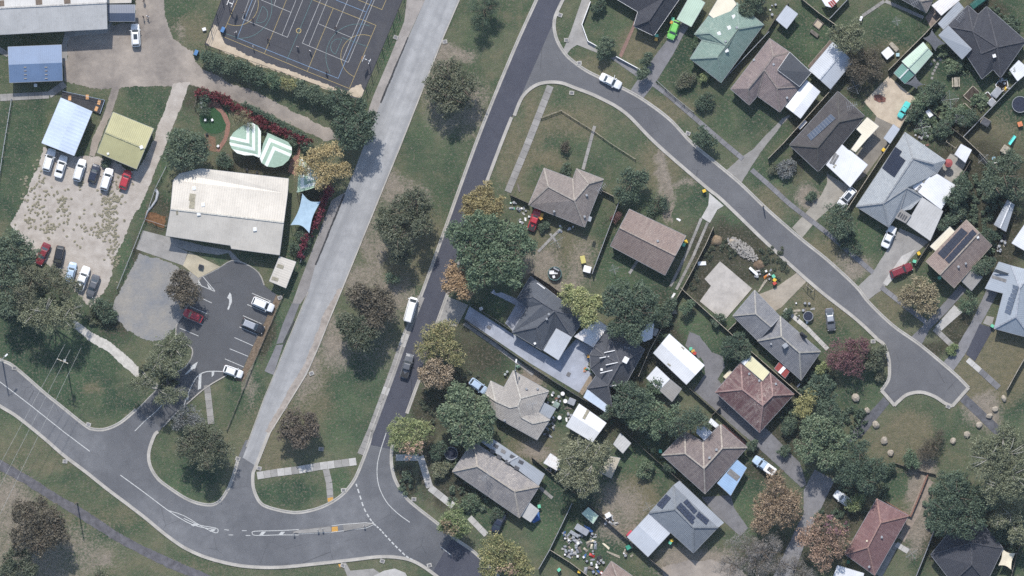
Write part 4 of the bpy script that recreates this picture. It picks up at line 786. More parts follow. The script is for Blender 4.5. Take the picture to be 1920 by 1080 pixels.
# --- school
B1 = building('school_building', 'school building', 'large pale metal roofed school building at the top left', [(-40,67,4.2),(201,54,4.2),(200,5,5.6),(-40,17,5.6),(199,-70,4.2),(-40,-58,4.2)], [[0,1,2,3],[3,2,4,5]], MR_PALE, WHITE, (0.5,0.48,0.45))
for q in ([(-3,2),(9,1),(9,12),(-3,13)], [(68,-2),(80,-3),(80,9),(68,10)], [(121,-4),(133,-5),(133,7),(121,8)]): panel_quad(B1, q, 1, 1, 'rooflight', SKYB, 0, .03, .04)
B2 = building('verandah', 'verandah', 'beige roof edge beside the navy roof', [(201,-25,3.0),(247,-25,3.0),(246,5,2.8),(201,6,2.8)], [[0,1,2,3]], MR_HALL, posts=True)
B3 = gable('shed', 'shed', 'navy steel roofed shed attached to the large school building', [(202,9),(253,9),(253,40),(204,40)], (1, 3), MR_NAVY, 2.9, 3.4, wall=WHITE)
B4 = gable('shed', 'shed', 'blue steel roofed shed near the left edge', [(15,88),(115,84),(117,151),(18,155)], (1, 3), MR_BLUE, 3.0, 3.9, wall=GREYP)
for x0 in (47, 86):
    for k in range(4): rb(B4, 'roof_bracket', x0, 126 + k * 7, (.55, .12, .18), TIMBER_LT)
B5 = gable('portable_classroom', 'classroom', 'pale blue roofed portable classroom above the row of white cars', [(114,183),(173,209),(139,292),(78,268)], (0, 2), MR_SKY, 3.0, 3.2, wall=CREAM)
B6 = gable('portable_classroom', 'classroom', 'khaki roofed portable classroom above the red car', [(212,210),(288,241),(256,317),(182,286)], (1, 3), MR_KHAKI, 3.0, 3.8, wall=CREAM, cap=(0.42,0.40,0.24))
skylight(B6, 265, 276, .7); skylight(B6, 202, 288, .45)
B7 = building('school_hall', 'school hall', 'school hall with white and beige ribbed roof beside the shade sails', [(336,326,3.3),(377,316,3.3),(541,335,3.3),(539,363,3.7),(532,417,4.7),(524,478,3.2),(478,472,3.2),(434,466,3.2),(432,460,3.3),(311,442,3.3),(320,392,4.7),(325,338,3.8)], [[0,1,2,3,11],[11,3,4,10],[10,4,5,6,7,8,9]], MR_HALL, WHITE, (0.60,0.57,0.5))
for x, y in ((364,353),(381,384),(373,401),(478,430)): skylight(B7, x, y, .75, .1)
panel_quad(B7, [(355,362),(367,364),(365,392),(355,391)], 1, 2, 'rooflight', POLY_TAN, .05, .03, .03); panel_quad(B7, [(331,392),(335,392),(334,403),(330,403)], 1, 1, 'rooflight', POLY_TAN, .02, .03, .03)
B8 = building('shed', 'shed', 'small pale panelled shed beside the car park', [(524,481,2.5),(555,491,2.5),(536,540,2.4),(505,527,2.4)], [[0,1,2,3]], MR_HALL, CREAM)
panel_quad(B8, [(520,494),(532,498),(530,505),(518,501)], 1, 1, 'rooflight', POLY_TAN, .02, .03, .03); panel_quad(B8, [(510,518),(522,522),(520,528),(508,524)], 1, 1, 'rooflight', POLY_TAN, .02, .03, .03)
# classroom deck with railings and mats
dk_ = thing('entry_deck', 'dark entry deck with orange mats at the pale blue classroom', 'deck', P(156, 195)); dq = [P(*q) for q in ((118,171),(197,188),(188,214),(173,208),(115,182))]
mb = MB(P(156, 195)); mb.prism([(v.x, v.y) for v in dq], 0, .5); mb.build('deck_floor', M('charcoal_decking', (0.045, 0.045, 0.05), .8, .2), dk_)
mb = MB(P(156, 195))
for a, b_ in zip(dq[:3], dq[1:3]): mb.bar(a + Vector((0, 0, 1.4)), b_ + Vector((0, 0, 1.4)), .06); mb.bar(a + Vector((0, 0, .95)), b_ + Vector((0, 0, .95)), .04)
mb.build('railing', M('pale_blue_rail', (0.36, 0.45, 0.56), .5), dk_)
for x, y, a in ((131,184,.0),(164,182,0),(186,192,-.25),(181,204,-.35)):
    q = P(x, y) - P(156, 195); ub('mat', (q.x, q.y, .502), (.62, .95, .03), M('orange_mat', (0.62, 0.34, 0.16), .8, .15), dk_, a)

# --- houses along the top
H1 = building('house', 'house', 'dark slate tiled house at the top beside the green carport', [(1095,-38,E),(1196,22,E),(1188,49,E),(1226,67,E),(1292,-28,E),(1190,-90,E),(1217,38,R-.4),(1245,-5,R),(1170,-45,R)], [[1,2,6],[2,3,6],[3,4,7,6],[0,1,6,7,8],[4,5,8,7],[5,0,8]], RT_NAVY, BRICK_CREAM, (0.08,0.08,0.09), fascia=WHITE)
K1 = skillion('carport', 'carport', 'pale green metal carport above the lime green car', [(1269,36),(1296,50),(1322,5),(1296,-12)], MR_GREEN, posts=True)
H2 = building('house', 'house', 'weathered green tiled house near the top', [(1329,29,E),(1302,64,E),(1316,75,E),(1294,110,E),(1352,155,E),(1432,46,E),(1382,5,E),(1346,107,R+.4),(1385,54,R+.4),(1331,62,R-.5),(1362,85,R+.4)], [[3,4,7],[4,5,8,7],[5,6,8],[6,0,10,8],[0,1,9],[1,2,10,9],[2,3,7,10],[0,9,10]], RT_GREEN, BRICK_CREAM, (0.25,0.32,0.28))
for x, y in ((1376,31),(1367,52),(1348,63),(1362,95)): skylight(H2, x, y, .75)
vent(H2, 1360, 78); vent(H2, 1381, 52)
K2 = skillion('patio_roof', 'patio roof', 'cream metal patio roof on the green tiled house', [(1350,-8),(1329,27),(1350,44),(1381,8),(1370,-8)], MR_CREAM, (3.0,3.0,3.1,3.1,3.0), posts=True)
H3 = building('house', 'house', 'mauve brown tiled house between the white and grey carports', [(1443,72,E),(1370,167,E),(1405,197,E),(1420,180,E),(1462,210,E),(1500,162,E),(1519,137,E),(1481,98,E),(1450,106,R),(1403,166,R-.5),(1433,130,R),(1457,165,R-.4)], [[0,1,9,10,8],[1,2,9],[2,3,10,9],[3,4,11,10],[4,5,11],[5,6,7,8,10,11],[7,0,8]], RT_MAUVE, BRICK, (0.26,0.22,0.20))
for x, y in ((1450,121),(1450,135)): vent(H3, x, y)
vent(H3, 1476, 183); vent(H3, 1414, 112)
K3 = skillion('patio_roof', 'patio roof', 'charcoal sheet patio roof with white rim over the mauve house', [(1481,98),(1521,136),(1499,162),(1458,131)], MR_CHAR, (4.5,3.6,3.7,5.3), posts=True, fascia=WHITE)
K4 = gable('garage', 'garage', 'grey gabled steel garage below the gum tree', [(1561,79),(1600,115),(1557,167),(1517,131)], (0, 2), MR_LGREY, 2.6, 3.4, cap=(.5,.52,.55), wall=GREYP)
skillion('lean_to', 'lean-to', 'narrow brown lean-to along the grey garage', [(1557,75),(1563,80),(1521,129),(1515,124)], M('brown_boards', (0.16, 0.12, 0.095), .85, .2), (2.2,2.3,2.3,2.2), posts=True, fascia=TIMBER_LT)
K5 = gable('carport', 'carport', 'white gabled carport at the end of the strip driveway', [(1512,150),(1538,172),(1501,222),(1473,200)], (0, 2), MR_WHITE, 2.5, 2.9, posts=True)
K6 = skillion('garden_shed', 'garden shed', 'pale flat roofed shed on the top back lawn', [(1475,10),(1496,26),(1475,54),(1455,37)], MR_LGREY, wall=GREYP)
K7 = skillion('garden_shed', 'garden shed', 'white and red roofed shed cut by the top edge', [(1539,-4),(1572,-4),(1573,0),(1560,14),(1548,11)], MR_WHITE, (2.2,)*5, wall=GREYP); panel_quad(K7, [(1552,4),(1562,-2),(1571,4),(1561,14)], 3, 1, 'red_sheet', MR_RED, .12, .05, .03)
H4 = building('house', 'house', 'grey brown tiled house cut by the top edge', [(1670,-12,E),(1737,24,E),(1750,-2,E),(1735,-60,E),(1660,-60,E),(1726,2,R-.6),(1700,-35,R)], [[0,1,5,6],[1,2,5],[2,3,6,5],[3,4,6],[4,0,6]], RT_BROWN, BRICK, (0.3,0.27,0.24))
aerial(H4, 1716, 3)
K8 = skillion('shed', 'shed', 'rust streaked white shed at the top fence', [(1747,10),(1765,29),(1802,-2),(1786,-18)], MR_RUSTY, wall=GREYP)
K9 = skillion('carport', 'carport', 'long narrow grey carport roof along the fence', [(1759,44),(1769,55),(1807,15),(1797,3)], MR_GREY, posts=True)
H5 = building('house', 'house', 'large dark slate tiled house at the top right', [(1815,10,E),(1834,27,E),(1850,12,E),(1924,77,E),(1876,146,E),(1862,130,E),(1841,148,E),(1776,49,E),(1824,58,R),(1870,88,R),(1840,100,R-.5)], [[7,0,8],[0,1,8],[1,2,9,8],[2,3,9],[3,4,9],[4,5,9],[5,6,10,9],[6,7,8,10],[8,9,10]], RT_NAVY, BRICK, (0.085,0.085,0.095))
rb(H5, 'roof_cowl', 1864, 105, (.7, .7, .3), WHITE, .3, UNITB); aerial(H5, 1799, 30, .9)
K10 = skillion('patio_roof', 'patio roof', 'speckled grey patio roof on the dark slate house', [(1778,48),(1822,92),(1804,111),(1760,66)], MR_GREY, (3.3,4.2,3.1,2.8), posts=True)
K11 = gable('garden_shed', 'garden shed', 'pale green gabled shed along the top right fence', [(1731,79),(1749,101),(1716,139),(1691,115)], (0, 2), MR_GREEN, 2.3, 2.7, cap=(.5,.6,.5), wall=GREYP)
K12 = gable('garden_shed', 'garden shed', 'dark green shed joined to the pale green shed', [(1692,119),(1715,140),(1697,157),(1676,137)], (0, 2), MR_DGREEN, 2.0, 2.3, cap=(.6,.65,.62), wall=GREYP)
K13 = skillion('carport', 'carport', 'white ribbed carport at the far right fence', [(1910,113),(1932,132),(1908,152),(1893,131)], MR_WHITE, posts=True)
H6 = building('house', 'house', 'dark brown tiled house with a strip of blue solar panels', [(1571,171,E),(1480,272,E),(1534,322,E),(1563,290,E),(1622,218,E),(1573,228,R),(1533,276,R)], [[0,1,6,5],[1,2,6],[2,3,4,5,6],[4,0,5]], RT_DARK, BRICK, (0.10,0.095,0.09))
panel_quad(H6, [(1516,257),(1522,266),(1566,221),(1556,211)][::-1], 7, 1, 'solar_panel', SOL_BLU, .05); aerial(H6, 1597, 198, .2)
K14 = skillion('patio_roof', 'patio roof', 'cream patio roof behind the dark brown house', [(1606,242),(1626,220),(1648,237),(1630,256),(1626,260),(1604,285),(1596,280),(1616,252)], MR_CREAM, (3.0,)*8, posts=True)
K15 = skillion('carport', 'carport', 'square white carport above the white four wheel drive', [(1579,271),(1590,281),(1595,283),(1627,309),(1594,351),(1549,309)], MR_WHITE, (2.9,2.9,2.9,2.8,2.6,2.7), posts=True)
panel_quad(K15, [(1568,286),(1577,293),(1562,308),(1553,305)], 2, 1, 'rooflight', POLY_MID, .1, .03, .03); panel_quad(K15, [(1566,307),(1571,309),(1565,316),(1561,313)], 1, 2, 'rooflight', POLY_TAN, .15, .03, .03)
K16 = skillion('garden_shed', 'garden shed', 'narrow pale blue shed beside the sandy yard fence', [(1675,233),(1687,242),(1669,269),(1657,259)], MR_LGREY, wall=GREYP)
H7 = building('house', 'house', 'light grey tiled house with black solar panels', [(1697,248,E),(1605,387,E),(1666,426,E),(1687,396,E),(1708,392,E),(1730,369,E),(1711,352,E),(1757,325,E),(1773,301,E),(1656,381,R),(1712,297,R+.2),(1700,352,R-.6),(1750,307,R-1)], [[0,1,9,10],[1,2,9],[2,3,11,9],[3,4,5,11],[5,6,11],[6,7,12,10,9,11],[7,8,12],[8,0,10,12]], RT_GREY, BRICK_CREAM, (0.31,0.32,0.33))
panel_quad(H7, [(1655,315),(1680,275),(1692,284),(1666,324)][::-1], 2, 5, 'solar_panel', SOL_BLK, .03); panel_quad(H7, [(1666,324),(1686,291),(1698,301),(1677,333)][::-1], 2, 4, 'solar_panel', SOL_BLK, .03)
K17 = skillion('patio_roof', 'patio roof', 'bright white and pale blue patio roof on the light grey house', [(1730,322),(1745,333),(1757,326),(1791,347),(1765,393),(1711,352)], MR_WHITE, (3.1,3.1,3.1,2.8,2.8,3.1), posts=True, cover=.06)
panel_quad(K17, [(1738,327),(1741,330),(1733,344),(1729,341)], 1, 4, 'rooflight', POLY_TAN, .1, .03, .03); panel_quad(K17, [(1726,345),(1730,349),(1722,360),(1717,357)], 1, 4, 'rooflight', POLY_MID, .1, .03, .03)
K18 = skillion('carport', 'carport', 'pale ribbed carport in front of the light grey house', [(1729,370),(1768,396),(1744,451),(1700,420)], MR_PALE, (2.8,2.8,2.5,2.5), posts=True)
K19 = skillion('patio_roof', 'patio roof', 'slatted entry roof between the grey house and carport', [(1690,392),(1708,404),(1698,418),(1679,408)], MR_OLDG, (2.9,)*4, posts=True); panel_quad(K19, [(1688,396),(1704,406),(1697,415),(1682,406)], 4, 1, 'rooflight', POLY_DK, .2, .03, .03)
K20 = skillion('garden_shed', 'garden shed', 'small white shed beside the patio with the red table', [(1802,270),(1822,281),(1810,305),(1790,289)], MR_WHITE, wall=WHITE)
H8 = gable('house', 'house', 'brown tiled gabled house with long black solar arrays', [(1812,412),(1860,460),(1789,540),(1736,490)], (0, 2), RT_RED, E, R-.3, wall=BRICK, cap=(0.36,0.31,0.26), fascia=TIMBER_LT, eave=.3)
panel_quad(H8, [(1804,427),(1815,437),(1770,486),(1759,475)][::-1], 2, 6, 'solar_panel', SOL_BLK, .03); panel_quad(H8, [(1824,430),(1831,438),(1780,495),(1772,487)][::-1], 1, 7, 'solar_panel', SOL_BLK, .03)
skylight(H8, 1833, 445, .5); vent(H8, 1797, 500); vent(H8, 1811, 494)
K21 = skillion('patio_roof', 'patio roof', 'cream roof strip beside the black solar arrays', [(1781,425),(1790,434),(1755,471),(1744,462)], MR_CREAM, posts=True)
K22 = skillion('carport', 'carport', 'dull brown carport at the top of the long grey driveway', [(1822,500),(1842,520),(1822,545),(1800,524)], MR_OLDG, posts=True)
K23 = gable('garden_shed', 'garden shed', 'grey shed with a white ridge at the right edge', [(1889,375),(1902,384),(1886,434),(1864,421)], (0, 2), MR_GREY, 2.3, 2.6, cap=(.75,.75,.75), wall=GREYP)
H9 = building('house', 'house', 'pale grey metal roofed house at the right edge with seven solar panels', [(1873,491,E),(1896,498,3.0),(1935,508,E),(1935,635,E),(1864,616,E),(1881,550,3.0),(1847,541,E),(1905,594,R-.2),(1912,540,R-.2)], [[0,1,5,6],[1,2,8],[2,3,7,8],[3,4,7],[4,5,1,8,7]], metal_roof('mid_grey_blue_steel', (0.31, 0.34, 0.375), .4, .2), BRICK_CREAM, (.36,.38,.42))
panel_quad(H9, [(1899,533),(1911,537),(1895,591),(1884,586)], 1, 7, 'solar_panel', SOL_BLU, .12); panel_quad(H9, [(1866,504),(1892,512),(1889,518),(1864,509)], 1, 1, 'rooflight', POLY_MID, .02, .03, .03); panel_quad(H9, [(1862,516),(1889,524),(1886,530),(1860,521)], 1, 1, 'rooflight', POLY_MID, .02, .03, .03)
K24 = skillion('shed', 'shed', 'white roofed shed on the right edge above the metal roofed house', [(1925,415),(1897,456),(1925,472),(1945,440)], MR_WHITE, wall=WHITE)

# --- middle block
H10 = building('house', 'house', 'brown grey tiled house with two hipped wings near the centre', [(1020,315,E),(1074,335,E),(1081,316,E),(1132,336,E),(1096,426,E),(991,384,E),(1028,350,R-.2),(1077,376,R+.2),(1104,344,R-.3)], [[5,0,6],[0,1,7,6],[1,2,8,7],[2,3,8],[3,4,7,8],[4,5,6,7]], RT_BROWN, BRICK, (0.36,0.32,0.28))
vent(H10, 1100, 366); vent(H10, 1096, 406); vent(H10, 1039, 396); aerial(H10, 1127, 352, .7); rb(H10, 'solar_flue', 1106, 411, (.6, 1.0, .4), STEEL, -.3, UNITB)
H11 = gable('house', 'house', 'brown tiled gabled house beside the strip driveway', [(1180,392),(1286,442),(1247,516),(1144,461)], (1, 3), RT_RED, E, R-.2, wall=BRICK_CREAM, cap=(0.38,0.31,0.26), eave=.35)
vent(H11, 1233, 452)
H12 = building('house', 'house', 'dark grey tiled house behind the long pale driveway', [(995,518,E),(968,562,E),(987,577,E),(960,623,E),(1016,657,E),(1043,616,E),(1072,632,E),(1097,597,E),(1000,556,R-.6),(1021,570,R),(1040,582,R),(1006,613,R)], [[0,1,8],[1,2,9,8],[2,3,11,10,9],[3,4,11],[4,5,10,11],[5,6,10],[6,7,10],[7,0,8,9,10]], RT_STEEL, BRICK, (0.12,0.125,0.14))
vent(H12, 1029, 589); vent(H12, 1025, 598); rb(H12, 'roof_vent', 1003, 644, (.45, .45, .25), WHITE, .5, UNITB); rb(H12, 'clerestory_strip', 1014, 536, (2.0, .25, .2), WHITE, -.6)
K25 = skillion('patio_roof', 'patio roof', 'smooth pale grey patio roof beside the dark grey house', [(1043,616),(1072,632),(1047,675),(1019,657)], MR_LGREY, (2.9,2.9,2.7,2.7), posts=True, base=WHITE)
K26 = gable('carport', 'carport', 'dirty white carport between the two dark houses', [(1118,598),(1140,613),(1112,651),(1077,631)], (1, 3), MR_RUSTY, 2.7, 3.0, posts=True)
H13 = building('house', 'house', 'dark stepped tiled house with white clerestory strips', [(1140,612,E),(1209,655,E),(1172,722,E),(1143,724,E),(1148,766,E),(1100,728,E),(1118,704,E),(1107,690,E),(1106,665,E),(1114,651,E),(1146,637,R),(1136,668,R),(1162,682,R+.4),(1140,722,R-.4)], [[0,1,12,10],[9,0,10,11],[8,9,11],[7,8,11],[6,7,11],[6,11,12,13],[5,6,13],[4,5,13],[3,4,13],[2,3,13],[1,2,13,12],[10,12,11]], tile_roof('dark_grey_stepped_tile', (0.088, 0.092, 0.106), (0.07, 0.073, 0.086), (0.13, 0.13, 0.14), .4), BRICK, (0.12,0.12,0.13))
for a, b_ in (((1133,661),(1152,657)),((1125,671),(1141,668)),((1136,684),(1160,679)),((1127,699),(1147,694)),((1140,725),(1162,721))):
    qa, qb = on_roof(H13, *a), on_roof(H13, *b_); md = (qa + qb) / 2; rb(H13, 'clerestory_strip', (a[0] + b_[0]) / 2, (a[1] + b_[1]) / 2, ((qb - qa).length, .16, .38), WHITE, math.atan2(qb.y - qa.y, qb.x - qa.x))
rb(H13, 'air_conditioner', 1173, 675, (1.1, 1.3, .7), WHITE, -.5, UNITB); rb(H13, 'roof_cowl', 1128, 693, (.5, .5, .3), WHITE, 0, UNITB)
for k in range(5): rb(H13, 'roof_rack', 1171 + k * 2.4, 651 + k * .5, (.08, .55, .2), STEEL, .3)
K27 = skillion('patio_roof', 'patio roof', 'pale blue metal strip roof at the rear of the dark stepped house', [(1102,728),(1147,758),(1139,775),(1094,745)], MR_SKY, (2.7,2.7,2.5,2.5), posts=True)
H14 = building('house', 'house', 'pale tiled multi hipped house beside the dark green tree', [(962,695,E),(1029,733,E),(1010,773,E),(1031,787,E),(1007,825,E),(930,782,E),(910,738,E),(920,714,E),(945,726,E),(976,747,4.3),(971,761,4.39),(956,764,3.95),(929,752,3.83),(977,782,3.75),(999,794,3.73)], [[0,1,9],[1,2,13,10,9],[2,3,14,13],[3,4,14],[4,5,12,11,10,13,14],[5,6,12],[6,7,12],[7,8,11,12],[8,0,9,10,11]], RT_CREAM, BRICK, (0.48,0.45,0.40))
for x, y in ((987,729),(1008,729),(946,788)): vent(H14, x, y)
aerial(H14, 997, 757, .2)
K28 = skillion('patio_roof', 'patio roof', 'flat grey pergola cover behind the pale tiled house', [(1020,755),(1042,766),(1031,785),(1011,773)], MR_GREY, (2.4,)*4, posts=True)
H15 = building('house', 'house', 'grey brown hipped tiled house on the corner block', [(887,827,E),(1011,912,E),(974,971,E),(848,884,E),(895,874,R),(965,921,R)], [[3,0,4],[0,1,5,4],[1,2,5],[2,3,4,5]], tile_roof('lichen_grey_tile', (0.277, 0.257, 0.251), (0.211, 0.198, 0.198), (0.594, 0.528, 0.449), .75), BRICK, (0.44,0.39,0.33))
aerial(H15, 911, 892, .8)
K29 = gable('patio_roof', 'patio roof', 'long grey patio roof with dark chequered rooflights', [(894,822),(922,822),(1021,889),(1010,910)], (1, 3), MR_GREY, 2.7, 2.95, posts=True, cap=(.5,.51,.53))
K29b = None
for x, y in ((931,836),(945,846),(962,856),(978,866),(925,846),(937,856),(953,866),(970,877)):
    d = 5; panel_quad(K29, [(x - 4, y - 4), (x + 5, y + 0), (x + 1, y + 6), (x - 7, y + 1)], 1, 1, 'rooflight', POLY_DK if x < 940 or y > 853 else POLY_MID, .02, .04, .03)
K30 = skillion('carport', 'carport', 'pale beige carport with a blue tarp beside it', [(992,942),(1011,957),(995,979),(977,967)], MR_PALE, posts=True)
K31 = gable('garage', 'garage', 'white gabled garage with brown rooflight under the gum tree', [(1086,757),(1137,793),(1111,829),(1061,799)], (1, 3), MR_WHITE, 2.5, 3.1, wall=GREYP)
panel_quad(K31, [(1101,768),(1106,771),(1097,787),(1091,784)], 1, 1, 'rooflight', POLY_TAN, .02, .04, .03)
K32 = gable('garage', 'garage', 'large white garage with a tan rooflight strip', [(1255,626),(1321,685),(1287,721),(1225,662)], (1, 3), MR_WHITE, 2.6, 3.3, wall=GREYP)
panel_quad(K32, [(1279,649),(1284,654),(1257,687),(1251,683)], 1, 1, 'rooflight', POLY_TAN, .02, .05, .03)
K33 = skillion('garden_shed', 'garden shed', 'white roofed shed below the large white garage', [(1231,687),(1256,711),(1236,732),(1212,709)], MR_WHITE, wall=GREYP)
K34 = skillion('garden_shed', 'garden shed', 'dull grey lean-to joined to the white roofed shed', [(1256,711),(1278,729),(1260,753),(1237,732)], MR_OLDG, (2.4,2.2,2.2,2.4), wall=GREYP)
H18 = building('house', 'house', 'maroon tiled house with pale lichen on the ridges', [(1389,679,E),(1427,716,E),(1444,699,E),(1489,739,E),(1424,811,E),(1341,735,E),(1392,730,R),(1430,760,R+.2),(1449,741,R)], [[5,0,6],[0,1,7,6],[1,2,8,7],[2,3,8],[3,4,7,8],[4,5,6,7]], RT_MAROON, BRICK, (0.33,0.22,0.20))
vent(H18, 1405, 701); vent(H18, 1424, 714); vent(H18, 1455, 720)
K35 = skillion('patio_roof', 'patio roof', 'pale yellow patio roof with white end on the maroon house', [(1404,663),(1443,698),(1430,714),(1389,679)], MR_YELL, (3.0,3.0,2.9,2.9), posts=True)
panel_quad(K35, [(1404,664),(1410,669),(1396,685),(1390,680)], 1, 1, 'rooflight', WHITE, .02, .04, .02)
H19 = building('house', 'house', 'long speckled grey tiled house with a lower rear wing', [(1415,544,E-.2),(1463,594,E-.2),(1374,592,E-.2),(1421,639,E-.2),(1417,588,R-.5),(1446,613,R-.5)], [[2,0,4],[0,1,5,4],[2,4,5,3]], RT_GREY2, BRICK_CREAM, (0.36,0.34,0.31))
H19b = building('house_wing', 'house', 'higher front wing of the speckled grey house beside the purple tree', [(1463,593,E),(1539,659,E),(1502,713,E),(1420,639,E),(1465,631,R+.1),(1499,661,R+.1)], [[3,0,4],[0,1,5,4],[1,2,5],[2,3,4,5]], RT_GREY2, BRICK_CREAM, (0.38,0.36,0.32))
rb(H19b, 'air_conditioner', 1472, 648, (1.1, .9, .7), STEEL, .6, UNITB); rb(H19b, 'roof_vent', 1446, 645, (.4, .4, .3), STEEL, 0, UNITB)
panel_quad(H19b, [(1503,621),(1514,631),(1511,635),(1499,625)], 1, 1, 'rooflight', POLY_DK, .02, .04, .03)
K36 = skillion('awning', 'awning', 'red awning with one white stripe behind the speckled grey house', [(1461,679),(1481,696),(1472,709),(1452,691)], MR_RED, (2.3,2.3,2.2,2.2), posts=True); panel_quad(K36, [(1469,686),(1474,690),(1465,703),(1460,698)], 1, 1, 'white_stripe', WHITE, .02, .03, .02)
H20 = building('house', 'house', 'brown tiled house with a deep notch beside the blue carport', [(1284,809,E),(1318,828,E),(1351,796,E),(1401,839,E),(1322,926,E),(1241,853,E),(1285,850,R),(1320,878,R+.2),(1354,840,R)], [[5,0,6],[0,1,7,6],[1,2,8,7],[2,3,8],[3,4,7,8],[4,5,6,7]], tile_roof('dark_brown_tile', (0.205, 0.165, 0.158), (0.145, 0.121, 0.119), (0.449, 0.383, 0.330), .5), BRICK, (0.40,0.35,0.30))
rb(H20, 'whirlybird_vent', 1343, 843, (.5, .5, .55), STEEL, 0, UNITB); rb(H20, 'whirlybird_vent', 1330, 858, (.5, .5, .55), STEEL, 0, UNITB)
K37 = skillion('patio_roof', 'patio roof', 'white patio roof in the notch of the brown house', [(1307,800),(1321,798),(1335,811),(1321,826),(1306,812)], MR_LGREY, (2.8,)*5, posts=True)
K38 = skillion('garden_shed', 'garden shed', 'tiny white roof beside the shared driveway', [(1333,784),(1348,797),(1342,802),(1329,792)], MR_WHITE, (2.0,)*4, wall=WHITE)
K39 = skillion('carport', 'carport', 'light blue carport with a mottled band beside the brown house', [(1382,862),(1400,877),(1370,929),(1345,906)], MR_LBLUE, (2.5,2.4,2.4,2.5), posts=True); panel_quad(K39, [(1370,878),(1388,894),(1383,903),(1363,888)], 1, 1, 'rooflight', POLY_MID, .02, .03, .02)
H21 = building('house', 'house', 'blue grey tiled house with navy solar panels', [(1263,910,E),(1346,989,E),(1300,1037,E),(1217,962,E),(1266,955,R),(1300,989,R)], [[3,0,4],[0,1,5,4],[1,2,5],[2,3,4,5]], tile_roof('clean_grey_tile', (0.218, 0.238, 0.264), (0.185, 0.205, 0.231), (0.317, 0.330, 0.343), .35), BRICK_CREAM, (0.22,0.235,0.25))
K40 = skillion('verandah', 'verandah', 'grey verandah strip along the solar house', [(1263,910),(1274,902),(1357,980),(1346,989)], MR_GREY, (2.75,2.5,2.5,2.75), posts=True)
panel_quad(H21, [(1250,927),(1259,934),(1242,955),(1231,947)], 2, 3, 'solar_panel', SOL_NVY, .08); panel_quad(H21, [(1287,935),(1306,957),(1302,966),(1281,943)], 4, 1, 'solar_panel', SOL_NVY, .08); panel_quad(H21, [(1276,942),(1303,970),(1298,985),(1267,951)], 5, 2, 'solar_panel', SOL_NVY, .08); panel_quad(H21, [(1310,959),(1330,976),(1324,985),(1304,968)], 4, 2, 'solar_panel', SOL_NVY, .08)
K41 = gable('carport', 'carport', 'pale grey gabled carport left of the solar house', [(1217,963),(1257,999),(1215,1044),(1176,1007)], (1, 3), MR_LGREY, 2.5, 3.0, posts=True)
H22 = building('house', 'house', 'red terracotta tiled house near the bottom right', [(1644,935,E),(1704,967,E),(1640,1079,E),(1584,1039,E),(1651,980,R),(1627,1026,R)], [[0,1,4],[1,2,5,4],[2,3,5],[3,0,4,5]], RT_TERRA, BRICK, (0.33,0.20,0.17))
vent(H22, 1630, 1063); rb(H22, 'roof_vent', 1653, 1007, (.4, .5, .3), STEEL, 0, UNITB); rb(H22, 'roof_vent', 1625, 1014, (.35, .35, .25), CREAM, 0, UNITB)
H23 = building('house', 'house', 'dark blue grey tiled house at the bottom right corner', [(1745,1040,E),(1790,985,E),(1848,988,E),(1881,1028,E),(1850,1092,E),(1785,1092,E),(1822,1018,R),(1822,1058,R)], [[0,1,6],[1,2,6],[2,3,6],[3,4,7,6],[4,5,7],[5,0,6,7]], RT_NAVY, BRICK, (0.09,0.09,0.10))
K42 = skillion('shed', 'shed', 'white flat roof cut by the bottom edge below the red house', [(1570,1060),(1620,1075),(1616,1095),(1558,1095)], MR_WHITE, wall=WHITE)
H24 = building('house', 'house', 'brown tiled roof corner at the bottom beside the junk yard', [(1146,1052,E),(1186,1080,E),(1215,1125,E),(1150,1160,E),(1105,1112,E),(1160,1090,R),(1165,1120,R)], [[4,0,5,6],[0,1,5],[1,2,6,5],[2,3,6],[3,4,6]], RT_RED, BRICK, (0.3,0.25,0.22))
K43 = skillion('garden_shed', 'garden shed', 'pale green flat shed in the junk filled backyard', [(1103,951),(1122,967),(1112,982),(1091,963)], MR_GREEN, (2.1,)*4, wall=GREYP)
K44 = skillion('garden_shed', 'garden shed', 'cream flat roofed shed right of the brown gum tree', [(1163,812),(1183,831),(1168,850),(1150,833)], MR_PALE, (2.2,)*4, wall=GREYP); K45 = skillion('garden_shed', 'garden shed', 'tan flat shed half under the brown gum tree', [(1140,855),(1163,859),(1146,897),(1122,884)], metal_roof('tan_steel', (0.45, 0.40, 0.31), .4, .35), (2.2,)*4, wall=GREYP)
K46 = skillion('garden_shed', 'garden shed', 'weathered white shed left of the brown gum tree', [(1032,850),(1050,862),(1044,882),(1019,868)], MR_RUSTY, (2.1,)*4, wall=GREYP)
K47 = skillion('patio_roof', 'patio roof', 'white sheet roof under the large dark tree', [(1226,607),(1223,634),(1208,641),(1197,631),(1212,606)], MR_WHITE, (2.4,)*5, posts=True)
K48 = skillion('water_tank_stand', 'tank stand', 'brown and white tank stand beside the boundary fence', [(1225,615),(1235,618),(1229,630),(1223,627)], MR_OLDG, (2.0,)*4, posts=True)
